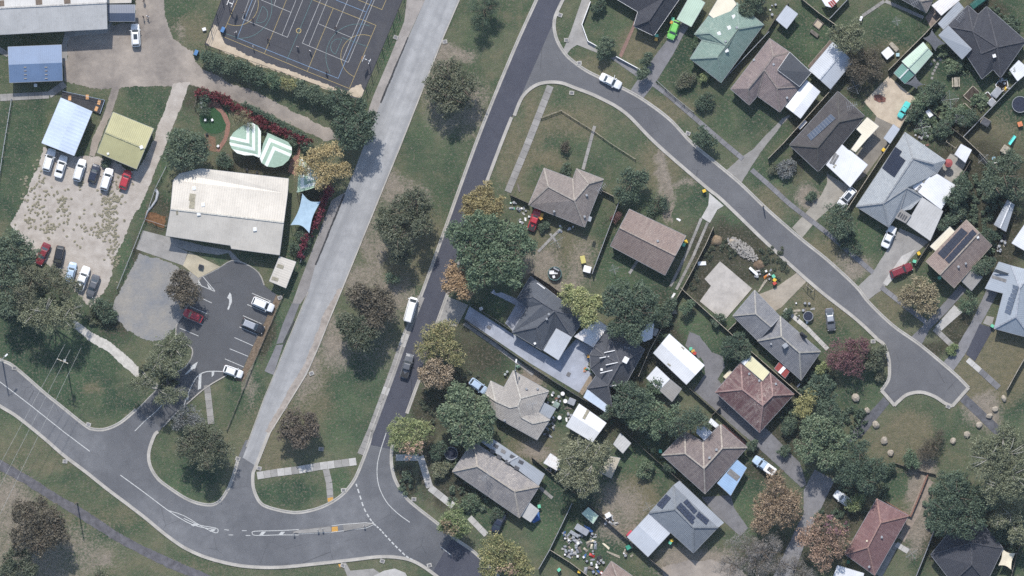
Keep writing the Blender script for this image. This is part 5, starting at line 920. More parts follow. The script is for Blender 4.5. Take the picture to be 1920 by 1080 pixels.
# ------------------------------------------------------------------ trees and shrubs
LM = {
 'olive': leaf_mat('olive_leaves', (0.055, 0.074, 0.043), (0.151, 0.159, 0.103)), 'dark': leaf_mat('dark_green_leaves', (0.041, 0.068, 0.044), (0.120, 0.164, 0.103)),
 'green': leaf_mat('green_leaves', (0.052, 0.094, 0.051), (0.171, 0.223, 0.129)), 'gum': leaf_mat('grey_gum_leaves', (0.105, 0.119, 0.066), (0.253, 0.258, 0.158)),
 'brown': leaf_mat('brown_olive_leaves', (0.065, 0.060, 0.043), (0.151, 0.129, 0.090)), 'yellow': leaf_mat('yellow_leaves', (0.192, 0.166, 0.057), (0.445, 0.383, 0.166)),
 'orange': leaf_mat('orange_autumn_leaves', (0.190, 0.140, 0.062), (0.381, 0.280, 0.140)), 'mixed': leaf_mat('yellow_green_leaves', (0.111, 0.137, 0.049), (0.371, 0.316, 0.142)),
 'rust': leaf_mat('rusty_leaves', (0.150, 0.101, 0.062), (0.393, 0.276, 0.179)), 'purple': leaf_mat('purple_leaves', (0.092, 0.043, 0.049), (0.228, 0.105, 0.111)),
 'tan': leaf_mat('tan_twiggy_leaves', (0.160, 0.130, 0.072), (0.371, 0.309, 0.192)), 'grey': leaf_mat('grey_bare_twigs', (0.130, 0.118, 0.105), (0.297, 0.272, 0.248)),
 'crimson': leaf_mat('crimson_leaves', (0.075, 0.010, 0.022), (0.20, 0.028, 0.055)), 'bluegrey': leaf_mat('blue_grey_leaves', (0.092, 0.105, 0.101), (0.211, 0.216, 0.211)),
 'lime': leaf_mat('light_green_leaves', (0.105, 0.155, 0.049), (0.309, 0.334, 0.149)), 'weed': leaf_mat('weed_leaves', (0.20, 0.18, 0.115), (0.33, 0.29, 0.20)),
}
def leaves(lobes, dens, size, rng, clump=0.75, flat=0.75, spread=1.0, asp=1.6, mode='leaf', up=.35):
    """leaf faces gathered in clumps on the upper shell (and through the body) of each lobe; lobes: (x,y,z,R)"""
    Cc, Rr = [], []
    for (x, y, z, Rd) in lobes:
        n = max(8, int(dens * 5.2 * Rd * Rd / (clump * clump)))
        u = rng.uniform(-0.25, 1, n); th = rng.uniform(0, 2 * np.pi, n); s_ = np.sqrt(1 - np.clip(u, -1, 1) ** 2); d = np.stack([s_ * np.cos(th), s_ * np.sin(th), u], 1)
        rad = Rd * (0.60 + 0.40 * np.sqrt(rng.random(n))) * (1 + 0.10 * rng.standard_normal(n))
        c_ = d * rad[:, None]; c_[:, 2] *= flat; Cc.append(c_ + np.array([x, y, z])); Rr.append(np.full(n, clump) * rng.uniform(.55, 1.35, n))
    Cc = np.concatenate(Cc); Rr = np.concatenate(Rr); k = 15 if mode == 'leaf' else 12
    n = len(Cc); ctint = rng.uniform(0.1, 0.9, n)
    d = rng.standard_normal((n, k, 3)); d /= np.linalg.norm(d, axis=2, keepdims=True); d[:, :, 2] = np.abs(d[:, :, 2]) * .9 - 0.12
    pos = Cc[:, None, :] + d * (Rr[:, None, None] * rng.uniform(.35, 1.0, (n, k, 1)) * spread)
    nrm = d * 0.75 + rng.standard_normal((n, k, 3)) * 0.55 + np.array([0, 0, up]); nrm /= np.linalg.norm(nrm, axis=2, keepdims=True)
    pos = pos.reshape(-1, 3); nrm = nrm.reshape(-1, 3); m_ = len(pos)
    t1 = np.cross(nrm, rng.standard_normal((m_, 3))); t1 /= np.linalg.norm(t1, axis=1, keepdims=True) + 1e-9; t2 = np.cross(nrm, t1)
    sz = size * rng.uniform(.6, 1.3, m_)[:, None]; a = t1 * sz * asp * .5; b_ = t2 * sz * .5
    if mode == 'twig': a = t1 * sz * 2.2; b_ = t2 * sz * 0.16
    v = np.stack([pos - a, pos - b_ * .9, pos + a, pos + b_ * .9], 1).reshape(-1, 3)
    tint = np.clip(np.repeat(ctint, k) + rng.uniform(-.28, .28, m_), 0, 1); tint = np.repeat(tint, 4)
    return v, np.arange(m_ * 4).reshape(-1, 4), tint
NT = [0]
def tree(label, lobes, h, kind, dens=1.0, size=.30, bark=None, name='tree', clump=.75, mode='leaf', flat=.75, group=None, cat=None, trunk=True, mix=None):
    """lobes: (px, py, r_px[, dz]); h: height of the tallest lobe's top"""
    NT[0] += 1; rng = np.random.default_rng(1000 + NT[0]); rmax = max(l[2] for l in lobes) * S; lb = []
    cx = sum(l[0] * l[2] for l in lobes) / sum(l[2] for l in lobes); cy = sum(l[1] * l[2] for l in lobes) / sum(l[2] for l in lobes)
    o0 = P(cx, cy); root = thing(name, label, cat or name.replace('_', ' '), o0, group=group)
    for l in lobes:
        Rd = l[2] * S * 1.04; top = h * (0.80 + 0.20 * l[2] * S / rmax) + (l[3] if len(l) > 3 else rng.uniform(-.3, .1) * h * .25); z = max(top - Rd * flat, Rd * flat * .35)
        q = P(l[0], l[1], z); lb.append((q.x - o0.x, q.y - o0.y, z, Rd))
    big = [(x + rng.normal() * .25 * r, y + rng.normal() * .25 * r, z, r * .55) for x, y, z, r in lb]
    # break every lobe into a few smaller ones so the outline is uneven
    sub = []
    for (x, y, z, r) in lb:
        sub.append((x, y, z - r * .08, r * .66))
        for k in range(11 if r > 1.5 else 4):
            a = rng.uniform(0, 2 * np.pi); q = rng.uniform(.30, .86); sub.append((x + r * q * np.cos(a), y + r * q * np.sin(a), z + (rng.uniform(-.1, .42) - .35 * q * q) * r * flat, r * rng.uniform(.22, .42)))
    v, f, tint = leaves(sub, dens * 1.25, size * rng.uniform(.66, .9), rng, clump, flat, 1.0, 1.6, mode)
    me = np_mesh('crown', v, f, {'tint': tint}); me.materials.append(LM[kind])
    cr = bpy.data.objects.new('crown', me); C.objects.link(cr); cr.parent = root
    if mix:
        ml, mk, md = mix; sb = []
        for l in ml: q = P(l[0], l[1], h * .8); sb.append((q.x - o0.x, q.y - o0.y, max(.4, h - l[2] * S * flat + .25), l[2] * S))
        v, f, tint = leaves(sb, md * .5, size, rng, clump, flat); me = np_mesh('coloured_leaves', v, f, {'tint': tint}); me.materials.append(LM[mk]); c2 = bpy.data.objects.new('coloured_leaves', me); C.objects.link(c2); c2.parent = root
    if trunk:
        mb = MB(); bm_ = bark or BARK; th = max(.08, rmax * .07); fork = h * .32
        mb.tube([(0, 0, 0), (.05, .02, fork * .5), (0, 0, fork)], [th * 1.4, th, th * .85], 8)
        for (x, y, z, r) in lb:
            e = Vector((x, y, z + r * flat * .45)); m1 = Vector((x * .45, y * .45, fork + (e.z - fork) * .5)); mb.tube([(0, 0, fork - .1), m1, e], [th * .7, th * .42, th * .15], 6)
            for k in range(4 if mode == 'leaf' else 9):
                a = rng.uniform(0, 2 * np.pi); q = e + Vector((math.cos(a) * r * .75, math.sin(a) * r * .75, rng.uniform(-.1, .45) * r * flat)); s_ = m1.lerp(e, rng.uniform(.2, .9)); mb.tube([s_, (s_ + q) / 2 + Vector((0, 0, .15 * r)), q], [th * .3, th * .2, th * .07], 5)
        mb.build('trunk', bm_, root, smooth=True)
    return root

T = tree
# median and school trees
T('round olive tree on the median near the top', [(845,150,38),(850,188,33),(823,172,26),(872,165,26)], 8.5, 'olive', 1.1)
T('thin dark tree at the top of the median', [(906,18,24),(900,42,14),(920,10,15)], 6, 'dark', .5, mode='twig')
T('tall olive tree in the middle of the median', [(757,395,38),(787,382,30),(728,425,27),(745,448,30),(790,425,22),(752,482,17,-2.5)], 10, 'olive', 1.1)
T('small dark bush below the tall olive tree', [(735,523,12)], 3, 'dark', name='bush')
T('brownish tree above its darker neighbour on the median', [(700,565,36),(676,556,28),(718,582,24),(705,600,24)], 8.5, 'brown', 1.1); T('dark rounded tree below the brownish median tree', [(664,618,30),(675,640,28),(648,605,18),(690,625,20)], 8.5, 'olive', 1.1)
T('dark brown tree at the lower end of the median', [(545,798,27),(571,795,23),(562,820,21),(584,806,14)], 6.5, 'brown', 1.1)
T('dense dark olive tree on the grassed point', [(380,832,36),(353,843,24),(407,845,26),(385,866,20),(362,815,20),(405,822,18)], 8.5, 'olive', 1.15); T('blue grey tree behind the olive tree by the entry', [(350,783,21),(371,800,16),(335,795,13)], 6, 'bluegrey', .8, .26)
T('pale limbed gum tree at the car park corner', [(310,648,28),(332,655,22),(293,680,22),(325,688,19),(340,640,14)], 9, 'gum', .75, bark=BARK_PALE); T('wispy gum tree over the crushed stone path', [(262,722,20),(288,712,17),(318,742,17),(342,735,12),(300,752,12)], 8, 'gum', .5, .24, bark=BARK_PALE)
T('dark brown tree beside the bent arrow in the car park', [(340,528,23),(356,545,21),(328,548,15),(350,562,16)], 6.5, 'brown', 1.1)
T('dark tree at the left edge above the gravel', [(20,455,32),(45,482,28),(8,492,26)], 10, 'dark', 1.1); T('broad dark tree overhanging the grey sedan', [(58,522,32),(98,522,26),(132,540,20),(45,556,28)], 10, 'olive', 1.05)
T('grey gum tree beside the crushed stone path', [(85,585,36),(122,598,28),(58,590,26),(142,578,20)], 11, 'gum', .95, bark=BARK_PALE); T('dark tree at the left edge above the lawn', [(10,532,28),(18,566,26)], 10, 'dark', 1.0)
T('low dark shrub beside the gravel overflow', [(195,580,19),(180,572,12),(205,592,12)], 3, 'dark', name='shrub')
T('large brown tree in the bottom left corner', [(75,968,36),(96,1002,30),(45,1000,26),(103,975,24),(40,962,20),(70,1020,22)], 9.5, 'brown', 1.1); T('olive tree at the bottom left edge', [(28,1050,26),(55,1066,20),(8,1070,18)], 8, 'olive', 1.0); T('small bush cut by the bottom edge', [(190,1082,16)], 3, 'olive', name='bush')
SHR = [((396,112,19),'dark','leftmost'),((424,119,19),'dark','second'),((454,130,21),'dark','third'),((482,142,19),'dark','fourth'),((513,150,18),'green','paler fifth'),((541,158,15),'mixed','yellowish sixth'),((562,166,19),'dark','seventh'),((588,176,19),'dark','eighth'),((612,186,17),'dark','last')]
for l, k, lb in SHR: T(lb + ' screening shrub in the row below the sports court', [(l[0], l[1], l[2] * .82), (l[0] - 9, l[1] - 5, l[2] * .5), (l[0] + 9, l[1] + 5, l[2] * .5)], 3.6, k, 1.0, .26, name='shrub', group='screening shrubs below the court')
T('big dark tree where the gravel lane meets the service road', [(638,196,26),(664,207,32),(682,230,26),(640,236,25),(662,256,28),(684,255,18)], 8.5, 'dark', 1.1); T('yellow leafed tree beside the shade sails', [(590,290,20),(622,286,18),(573,310,20),(608,326,26),(640,322,18),(600,345,11)], 7.5, 'yellow', .95, .27)
T('dark green tree at the hall corner', [(345,273,30),(366,290,26),(328,295,23),(378,268,17)], 8, 'dark', 1.1); T('thin grey brown tree in the playground', [(450,216,17),(466,230,11)], 5, 'tan', .45, .2, mode='twig')
for (x, y, r), lb in (((543,264,10),'by the middle shade sail'),((571,274,9),'beside the playground gate'),((568,440,16),'below the pale blue sail'),((556,462,12),'between the blue sail and the hall'),((380,200,12),'in the top playground corner'),((384,178,10),'under the crimson hedge corner'),((420,300,14),'in front of the hall windows')): T('dark shrub ' + lb, [(x, y, r), (x + r * .6, y + r * .5, r * .7)], 2.2, 'dark', .9, .24, name='shrub')
def hedge(label, pts, wpx, h, kind, dens=1.0, size=.24, name='hedge'):
    NT[0] += 1; rng = np.random.default_rng(3000 + NT[0]); o0 = P(*pts[0]); root = thing(name, label, name, o0); lb = []
    for a, b_ in zip(pts[:-1], pts[1:]):
        n = max(1, int(math.hypot(b_[0] - a[0], b_[1] - a[1]) / (wpx * .45)))
        for k in range(n):
            x = a[0] + (b_[0] - a[0]) * k / n + rng.uniform(-.18, .18) * wpx; y = a[1] + (b_[1] - a[1]) * k / n + rng.uniform(-.18, .18) * wpx; q = P(x, y); r = wpx * S * .5 * rng.uniform(.8, 1.15); lb.append((q.x - o0.x, q.y - o0.y, h - r * .8, r))
    v, f, tint = leaves(lb, dens * .8, size, rng, .5, .9); me = np_mesh('foliage', v, f, {'tint': tint}); me.materials.append(LM[kind]); o = bpy.data.objects.new('foliage', me); C.objects.link(o); o.parent = root
    mb = MB()
    for (x, y, z, r) in lb[::2]: mb.tube([(x, y, 0), (x, y, z + r * .5)], [.05, .02], 5)
    mb.build('stem', BARK, root); return root
hedge('crimson hedge between the playground and gravel lane', [(375,174),(410,185),(445,202),(480,222),(515,242),(545,255),(585,268)], 16, 1.9, 'crimson'); hedge('crimson hedge between the hall and service road', [(618,352),(606,380),(595,408),(580,435),(568,462),(562,484)], 15, 1.9, 'crimson')
hedge('dark green hedge behind the crimson hedge', [(460,196),(500,218),(540,240),(575,256)], 10, 1.5, 'dark')
# street trees of the dark street
T('orange autumn tree at the kerb of the dark street', [(905,374,27),(884,386,20),(928,386,20),(900,395,22),(872,398,13)], 8, 'orange', .95, .3); T('huge dark green spreading tree over the dark street kerb', [(898,432,40),(945,448,40),(925,492,42),(880,474,28),(962,500,32),(858,440,20),(975,462,26),(900,520,28)], 12, 'green', 1.0, .36, clump=.85)
T('autumn coloured tree overhanging the driveway apron', [(852,510,19),(845,535,18),(872,545,17),(862,528,16)], 8, 'orange', .85, .3)
T('yellow green street tree beside the moving grey utility', [(825,640,36),(848,662,26),(803,656,23),(838,620,22)], 8, 'mixed', 1.0); T('browner thin street tree below the yellow green one', [(815,695,27),(832,706,20),(802,708,16)], 7, 'tan', .75, .27)
T('green street tree with red tips above the white footpath', [(755,803,24),(782,813,26),(744,822,18),(774,836,20)], 7.5, 'lime', 1.0, mix=([(762,845,14),(785,840,12)], 'rust', 1.0))
T('dense dark green tree beside the pale tiled house', [(870,758,36),(897,780,36),(853,790,28),(907,806,24),(870,816,24),(838,775,16)], 8.5, 'green', 1.2, .34)
T('small autumn street tree with red leaves near the navy car', [(850,970,24),(862,988,19),(838,986,14)], 6, 'lime', 1.0, mix=([(850,992,14),(838,985,9)], 'rust', 1.0)); T('yellow green tree at the bottom beside the junction', [(930,1030,27),(957,1045,30),(976,1070,24),(918,1062,23)], 8, 'mixed', 1.05, mix=([(950,1072,14)], 'rust', .7))
T('large dark tree behind the dark stepped house', [(1180,570,40),(1202,590,30),(1152,560,30),(1170,610,28),(1207,560,23),(1190,625,18)], 10.5, 'dark', 1.05, .3); T('lighter yellow green tree overhanging the dark grey house', [(1080,563,27),(1096,590,23),(1112,570,18),(1102,606,13),(1066,550,15)], 9, 'lime', 1.0)
T('dark evergreen tree on the lawn beside the brown gabled house', [(1185,345,26),(1168,360,17),(1202,335,15),(1180,325,11)], 5.5, 'dark', 1.0); T('low dark bush near the trodden wheel ruts', [(1235,382,20),(1222,395,13)], 2, 'dark', .45, .24, name='bush')
T('brown round bush on the front lawn', [(1060,275,12)], 2, 'brown', name='bush'); T('green bush against the two wing house', [(1060,322,13)], 2.5, 'dark', name='bush')
T('grey brown gum tree over the backyard sheds', [(1085,848,34),(1116,868,30),(1070,880,26),(1105,900,21),(1058,896,18),(1130,848,18),(1090,910,18)], 10, 'gum', .95, .28, bark=BARK_PALE)
T('dark tree left of the glossy tree behind the white garage', [(1182,742,32),(1205,770,22),(1172,765,20)], 8, 'dark', 1.1); T('glossy green tree in the middle backyards', [(1215,765,28),(1245,782,28),(1203,792,22),(1232,805,18)], 7.5, 'green', 1.1); T('sparse tree overhanging the white patio notch', [(1285,788,28),(1305,778,18),(1268,800,18),(1318,795,13)], 7.5, 'dark', .7, .26)
T('purple leafed tree in front of the speckled grey house', [(1585,657,34),(1600,680,27),(1565,675,22),(1610,650,18)], 6, 'purple', .75, .26); T('olive bush beside the purple tree', [(1640,672,19),(1630,686,13),(1648,660,11)], 4, 'olive', .9, name='bush')
T('dark tree below the speckled grey house', [(1540,722,21),(1552,740,16),(1525,745,18)], 6, 'dark', 1.0); T('bright orange shrub beside the maroon house', [(1514,749,17),(1505,770,14),(1524,741,11)], 6.5, 'yellow', 1.2, .26, name='shrub')
T('bushy green tree above the dark lower driveway', [(1540,812,36),(1518,842,28),(1572,830,28),(1555,862,24),(1525,805,22)], 9, 'green', 1.15, .32); T('dark green tree right of the bushy tree', [(1610,872,28),(1590,892,22),(1642,880,21),(1626,906,21),(1612,845,20)], 8.5, 'dark', 1.1); T('dark tree behind the orange shrub', [(1552,772,20),(1565,788,18),(1540,790,14)], 6.5, 'dark', 1.0)
T('rusty brown autumn tree below the white utility', [(1455,940,38),(1438,966,28),(1478,960,30),(1455,908,22),(1425,985,20)], 8.5, 'rust', 1.0, .3); T('purplish thinning tree beside the lower driveway', [(1545,990,36),(1518,1012,28),(1572,1012,28),(1545,1042,26)], 8.5, 'rust', .55, .27, mix=([(1565,985,22)], 'purple', .5))
T('bare grey tree at the bottom centre right', [(1400,1030,38),(1440,1030,28),(1368,1060,28),(1422,1066,28)], 8.5, 'grey', .75, .22, mode='twig'); T('second bare grey tree at the bottom below the driveway', [(1490,1065,26),(1465,1060,20),(1510,1080,18)], 7, 'grey', .6, .22, mode='twig')
T('tall grey green gum tree at the right edge', [(1850,860,42),(1892,848,38),(1902,900,36),(1868,918,28),(1880,820,24)], 13, 'gum', 1.0, .3, bark=BARK_PALE); T('dense dark tree above the corner house at the bottom right', [(1790,930,42),(1768,960,32),(1822,960,36),(1800,902,26),(1845,935,24),(1800,990,26),(1765,985,22)], 10.5, 'dark', 1.15, .32); T('smaller gum tree at the right edge above the fence', [(1895,962,27),(1910,1000,20),(1870,975,16)], 8, 'gum', .8, bark=BARK_PALE)
T('dark twiggy shrub on the reserve near the boulders', [(1748,835,21),(1735,850,14),(1765,820,13)], 3.5, 'brown', .5, .24, mode='twig', name='shrub'); T('round green bush beside the timber edging', [(1705,860,14),(1718,868,10)], 3, 'green', name='bush'); T('small green bush beside the white car', [(1600,945,14),(1612,935,9)], 3, 'lime', .8, name='bush')
T('tan thinning tree on the lawn above the footpath', [(1720,545,29),(1736,570,23),(1703,560,20),(1742,548,15)], 6, 'tan', .8, .26); T('round olive green shrub between two driveways', [(1818,565,17),(1812,578,12)], 3, 'green', 1.2, .22, name='shrub')
T('grey green gum tree above the grey garage', [(1573,63,19),(1595,80,20),(1603,55,17),(1580,82,14)], 8, 'gum', 1.0, .27); T('thin brown tree behind the sandy yard', [(1627,105,22),(1642,130,18),(1613,140,18),(1600,125,14)], 6, 'brown', .5, .25)
T('dark tree in front of the light grey house', [(1565,404,22),(1586,420,19),(1573,430,17)], 5.5, 'dark', 1.1); T('dark shrub row beside the front lawn', [(1583,452,14),(1592,440,11),(1605,468,10)], 2.5, 'dark', .8, name='shrub')
T('large dull dark tree at the right edge backyard', [(1880,328,40),(1902,352,28),(1860,352,24),(1895,300,20)], 8, 'dark', .6, .25); T('leafy dark tree beside the white patio roof', [(1795,360,17),(1806,343,14),(1785,378,12)], 5, 'dark', .9)
T('dark tree on the verge of the court street', [(1318,255,17),(1331,265,12),(1312,266,10)], 4.5, 'dark', 1.1)
BUSH = [((1137,86,15),'dark','between the white garden walls',3.5),((1130,102,11),'dark','at the end of the first garden wall',3),((1121,14,12),'dark','on the top front lawn',2.5),((1213,112,12),'dark','in the shade beside the stained driveway',3),((1205,138,12),'dark','at the end of the second garden wall',3.5),((1285,152,17),'olive','on the green house lawn',2.5),((1322,190,16),'dark','on the mauve house lawn',2.5),((1310,82,9),'green','at the notch of the green house',2),((1322,142,9),'lime','below the green house corner',2),((1410,8,24),'dark','at the top behind the green house',5),((1375,648,22),'dark','beside the curved drive',5.5),((1392,660,19),'dark','above the pale yellow patio roof',5),((1290,575,12),'green','at the corner of the empty slab yard',3),((1475,318,17),'bluegrey','flowering in the dark house front garden',2),((1450,318,10),'olive','at the footpath edge garden',1.5),((1520,368,8),'dark','in the sandy garden bed',1.6),((828,880,15),'gum','at the corner house path',2.5),((822,845,15),'dark','under the corner house fence',3),((935,962,14),'dark','beside the navy car',2),((885,940,16),'green','in the corner house front garden',2),((1795,405,16),'dark','in the overgrown yard above the blue tarp',3),((1848,448,18),'dark','beside the brown gable roof',3.5),((1770,420,12),'dark','against the cream roof strip',3),((1845,500,20),'dark','right of the dull brown carport',4.5),((1790,215,16),'green','in the fenced vegetable garden',2.5),((1815,225,18),'dark','against the diagonal fence',3),((1770,240,18),'dark','behind the vegetable garden fence',3),((1745,175,22),'dark','behind the dark sails',3.5),((1725,190,17),'green','at the corner of the sandy yard',3.5),((1712,215,13),'dark','along the sandy yard fence',3),((1790,128,14),'green','in the lawn island bed',2),((1850,130,11),'lime','in the notch of the slate house',2),((1848,55,18),'dark','beside the slate house',3),((1885,50,15),'dark','at the top right garden path',2.5),((1903,130,9),'dark','behind the white ribbed carport',2.5),((1735,92,8),'lime','growing over the pale green shed',2.6),((1240,600,18),'dark','along the fence beside the junk pile',3),((1255,575,14),'dark','under the corner fence',3),((1210,880,17),'green','in the long backyard',2.5),((1100,935,14),'dark','beside the leaning fences',2.5),((1260,870,14),'dark','behind the brown house',2.5),((1150,770,18),'dark','below the rear strip roof',4),((1480,800,14),'dark','below the maroon house',2.5),((1470,845,11),'dark','beside the shared driveway end',2),((1410,835,9),'dark','beside the brown house corner',2),((1020,425,9),'dark','beside the red utility',1.5),((1155,408,9),'purple','reddish beside the gabled house',1.6),((1540,690,10),'lime','star shaped beside the grey house',1.8),((1475,590,10),'dark','at the white paved path',1.5),((1650,705,9),'olive','on the turning head verge',1.5),((1785,655,10),'lime','at the driveway corner',1.4),((1665,880,13),'dark','below the boulders',2.5),((1885,1005,16),'dark','beside the corner house roof',3),((1865,1005,14),'dark','at the edge of the corner house roof',3.5),((200,305,7),'dark','between the portable classrooms',1.2),((1230,720,15),'green','under the lean-to',3),((1345,600,12),'dark','below the empty slab',2)]
for l, k, lb, h in BUSH: T({'dark': 'dark green', 'gum': 'grey green', 'lime': 'light green', 'bluegrey': 'grey green', 'tan': 'tan', 'olive': 'olive', 'green': 'green', 'purple': 'purple'}[k] + ' bush ' + lb, [l, (l[0] + l[2] * .5, l[1] - l[2] * .45, l[2] * .62), (l[0] - l[2] * .5, l[1] + l[2] * .4, l[2] * .6)], h, k, .85, .24, name='bush', cat='bush', clump=.5)
# weeds scattered over the gravel car park, one uncountable cover
rng = np.random.default_rng(55); pts = []
for (cx, cy, rx, ry, n) in ((68,360,22,40,170),(210,375,16,34,260),(203,415,16,30,160),(118,385,12,25,110),(190,435,25,12,130),(92,425,14,10,70),(150,345,6,9,40),(215,460,12,40,120),(140,420,90,80,110),(60,410,25,30,70)):
    pts.append(np.stack([rng.normal(cx, rx * .6, n * 2 // 5), rng.normal(cy, ry * .6, n * 2 // 5)], 1))
pts = np.concatenate(pts); lb = [(P(x, y).x, P(x, y).y, .03, float(rng.uniform(.05, .17))) for x, y in pts]
v, f, tint = leaves(lb, .04, .13, rng, .16, .3, up=4.0); me = np_mesh('weeds', v, f, {'tint': tint}); me.materials.append(LM['weed']); o = bpy.data.objects.new('weeds', me); C.objects.link(o); setp(o, 'low weeds scattered over the pale gravel car park', 'weeds', kind='stuff')

def undergrowth(label, regs, kind, seed, hmax=.7, size=.26, big=.75):
    """one mass of low planting nobody could count"""
    r = np.random.default_rng(seed); lb = []
    for (cx, cy, rx, ry, n) in regs:
        for _ in range(n):
            a = r.uniform(0, 6.28); d = math.sqrt(r.random()); q = P(cx + rx * d * math.cos(a), cy + ry * d * math.sin(a)); rd = r.uniform(.2, big); lb.append((q.x, q.y, r.uniform(.1, hmax), rd))
    v, f, tint = leaves(lb, .30, size, r, .35, .8); me = np_mesh('undergrowth', v, f, {'tint': tint}); me.materials.append(LM[kind]); o = bpy.data.objects.new('undergrowth', me); C.objects.link(o); setp(o, label, 'undergrowth', kind='stuff')
undergrowth('dark overgrown planting in the right edge backyard', [(1830,370,50,50,70),(1800,400,30,40,45),(1850,450,25,25,30),(1880,380,30,30,30)], 'dark', 1); undergrowth('mixed low planting in the productive garden', [(1770,215,45,25,60),(1740,235,30,25,35),(1800,120,25,15,25),(1835,190,18,12,18),(1760,100,14,8,10)], 'green', 2, .5)
undergrowth('shady planting between the speckled house and the reserve', [(1530,720,35,30,45),(1590,790,40,30,30),(1480,770,20,30,16)], 'dark', 3); undergrowth('low garden planting round the corner house', [(865,860,28,34,30),(760,905,12,20,14),(880,930,40,30,30)], 'dark', 4, .4)
undergrowth('rough growth on the empty block', [(1350,470,30,22,25),(1450,490,30,35,40),(1300,525,7,30,10)], 'olive', 5, .1, .14, .4); undergrowth('dark planting behind the middle sheds', [(1160,770,40,25,35),(1240,620,20,50,30),(1120,700,10,20,6),(1250,830,50,25,20)], 'dark', 6)
undergrowth('low growth beneath the street trees', [(850,720,50,40,40),(800,770,18,40,20)], 'olive', 7, .15, .18, .5); undergrowth('garden planting beside the top right slate house', [(1860,40,20,40,30),(1890,60,20,30,25),(1900,110,12,20,10)], 'dark', 8); undergrowth('rough growth under the left edge trees', [(60,560,70,50,60),(190,590,30,20,25),(300,700,40,30,30)], 'olive', 9, .3)
undergrowth('shady growth below the bottom right trees', [(1800,960,70,60,60),(1620,930,50,40,40),(1560,1000,40,50,35),(1900,1000,25,60,30)], 'dark', 10, .5)
# ------------------------------------------------------------------ fences and walls
def fence(label, pts, h=1.65, m=None, cap=None, name='fence', cat='fence', sp=2.4, th=.06, post=True, rails=False, wire=False, group=None):
    m = m or TIMBER; o0 = P(*pts[0]); root = thing(name, label, cat, o0, group=group); q = [P(x, y) for x, y in pts]
    for a, b_ in zip(q[:-1], q[1:]):
        d = b_ - a; n = max(1, round(d.length / sp)); l = d.length / n; ang = math.atan2(d.y, d.x)
        for k in range(n):
            c_ = a + d * ((k + .5) / n) - o0; hh = h * random.uniform(.96, 1.03)
            if wire:
                for zz_ in (h, h * .66, h * .33): ub('rail', (c_.x, c_.y, zz_ - .04), (l, .05, .05), m, root, ang)
            elif rails:
                for zz_ in (h, h * .55): ub('rail', (c_.x, c_.y, zz_ - .08), (l, .06, .12), m, root, ang)
            else:
                ub('panel', (c_.x, c_.y, 0), (l - .01, th, hh), m, root, ang)
                if cap: ub('top_rail', (c_.x, c_.y, hh + .002), (l, .11, .05), cap, root, ang)
            if post: pq = a + d * (k / n) - o0; ub('post', (pq.x, pq.y, 0), (.11, .11, h + .06), cap or m, root, ang)
    pq = q[-1] - o0; ub('post', (pq.x, pq.y, 0), (.11, .11, h + .06), cap or m, root, 0)
    return root
fence('tall dark wire fence round the sports court', [(420,-30),(417,-2),(385,84),(676,189),(757,-5)], 2.4, DARKMET, wire=True, sp=3.0)
fence('white low wall round the top front lawn', [(1107,3),(1091,46),(1102,77),(1127,91)], .75, WHITE, name='garden_wall', cat='garden wall', th=.16, post=False); fence('short white wall below the top front lawn', [(1155,106),(1201,131)], .75, WHITE, name='garden_wall', cat='garden wall', th=.16, post=False)
fence('low wire fence in front of the green tiled house', [(1231,151),(1265,182),(1300,210)], .9, STEEL, wire=True, sp=2.4); fence('dark timber fence left of the green carport', [(1276,-4),(1258,30)], 1.6)
fence('timber fence between the green and mauve houses', [(1441,60),(1400,103),(1360,146)], 1.7, TIMBER, STEEL); fence('timber fence between the mauve and dark brown houses', [(1560,166),(1510,222),(1467,270),(1440,297)], 1.7, TIMBER, TIMBER_LT)
fence('timber fence between the dark brown and light grey houses', [(1717,186),(1686,241),(1666,272),(1585,396)], 1.75, TIMBER, TIMBER_LT); fence('long diagonal timber fence behind the top lawns', [(1797,-2),(1731,66),(1665,132)], 1.7, TIMBER, TIMBER_LT)
fence('garden fence below the dark green sails', [(1734,198),(1770,230),(1805,257)], 1.5, TIMBER); fence('diagonal fence from the right edge to the vegetable garden', [(1925,133),(1870,190),(1805,257)], 1.6, TIMBER, STEEL); fence('timber fence behind the small white patio shed', [(1805,257),(1840,290),(1866,318)], 1.7, TIMBER, TIMBER_LT)
fence('timber fence beside the pale flat shed', [(1502,-2),(1535,25),(1566,47)], 1.6, TIMBER, TIMBER_LT); fence('grey fence behind the white and red shed', [(1590,-2),(1555,35)], 1.6, TIMBER, STEEL); fence('fence behind the pale flat roofed shed', [(1478,6),(1452,37),(1437,62)], 1.6, TIMBER)
fence('dark fence between the light grey and brown gabled houses', [(1818,303),(1791,350),(1766,394),(1744,452),(1715,498)], 1.7, TIMBER); fence('tall fence between the two wing house and the gabled house', [(1160,379),(1135,446),(1110,513)], 1.7, TIMBER, STEEL)
fence('fence from the orange tree to the two wing house', [(957,366),(991,381)], 1.6, TIMBER); fence('short fence right of the two wing house', [(1126,356),(1150,368)], 1.5, TIMBER, TIMBER_LT)
fence('wavy pale fence along the empty slab block', [(1337,426),(1322,460),(1296,510),(1279,541),(1268,560),(1250,598),(1218,656),(1197,705)], 1.6, TIMBER, TIMBER_LT); fence('long pale diagonal fence below the empty slab', [(1276,540),(1320,580),(1365,621),(1398,650),(1440,687),(1505,744)], 1.7, TIMBER, TIMBER_LT)
fence('short pale return fence below the empty slab', [(1365,619),(1383,601)], 1.6, TIMBER, TIMBER_LT); fence('low pale rail fence on the front lawn of the two wing house', [(1014,221),(1052,207),(1085,228),(1115,247),(1147,270),(1191,298)], .7, TIMBER_LT, rails=True)
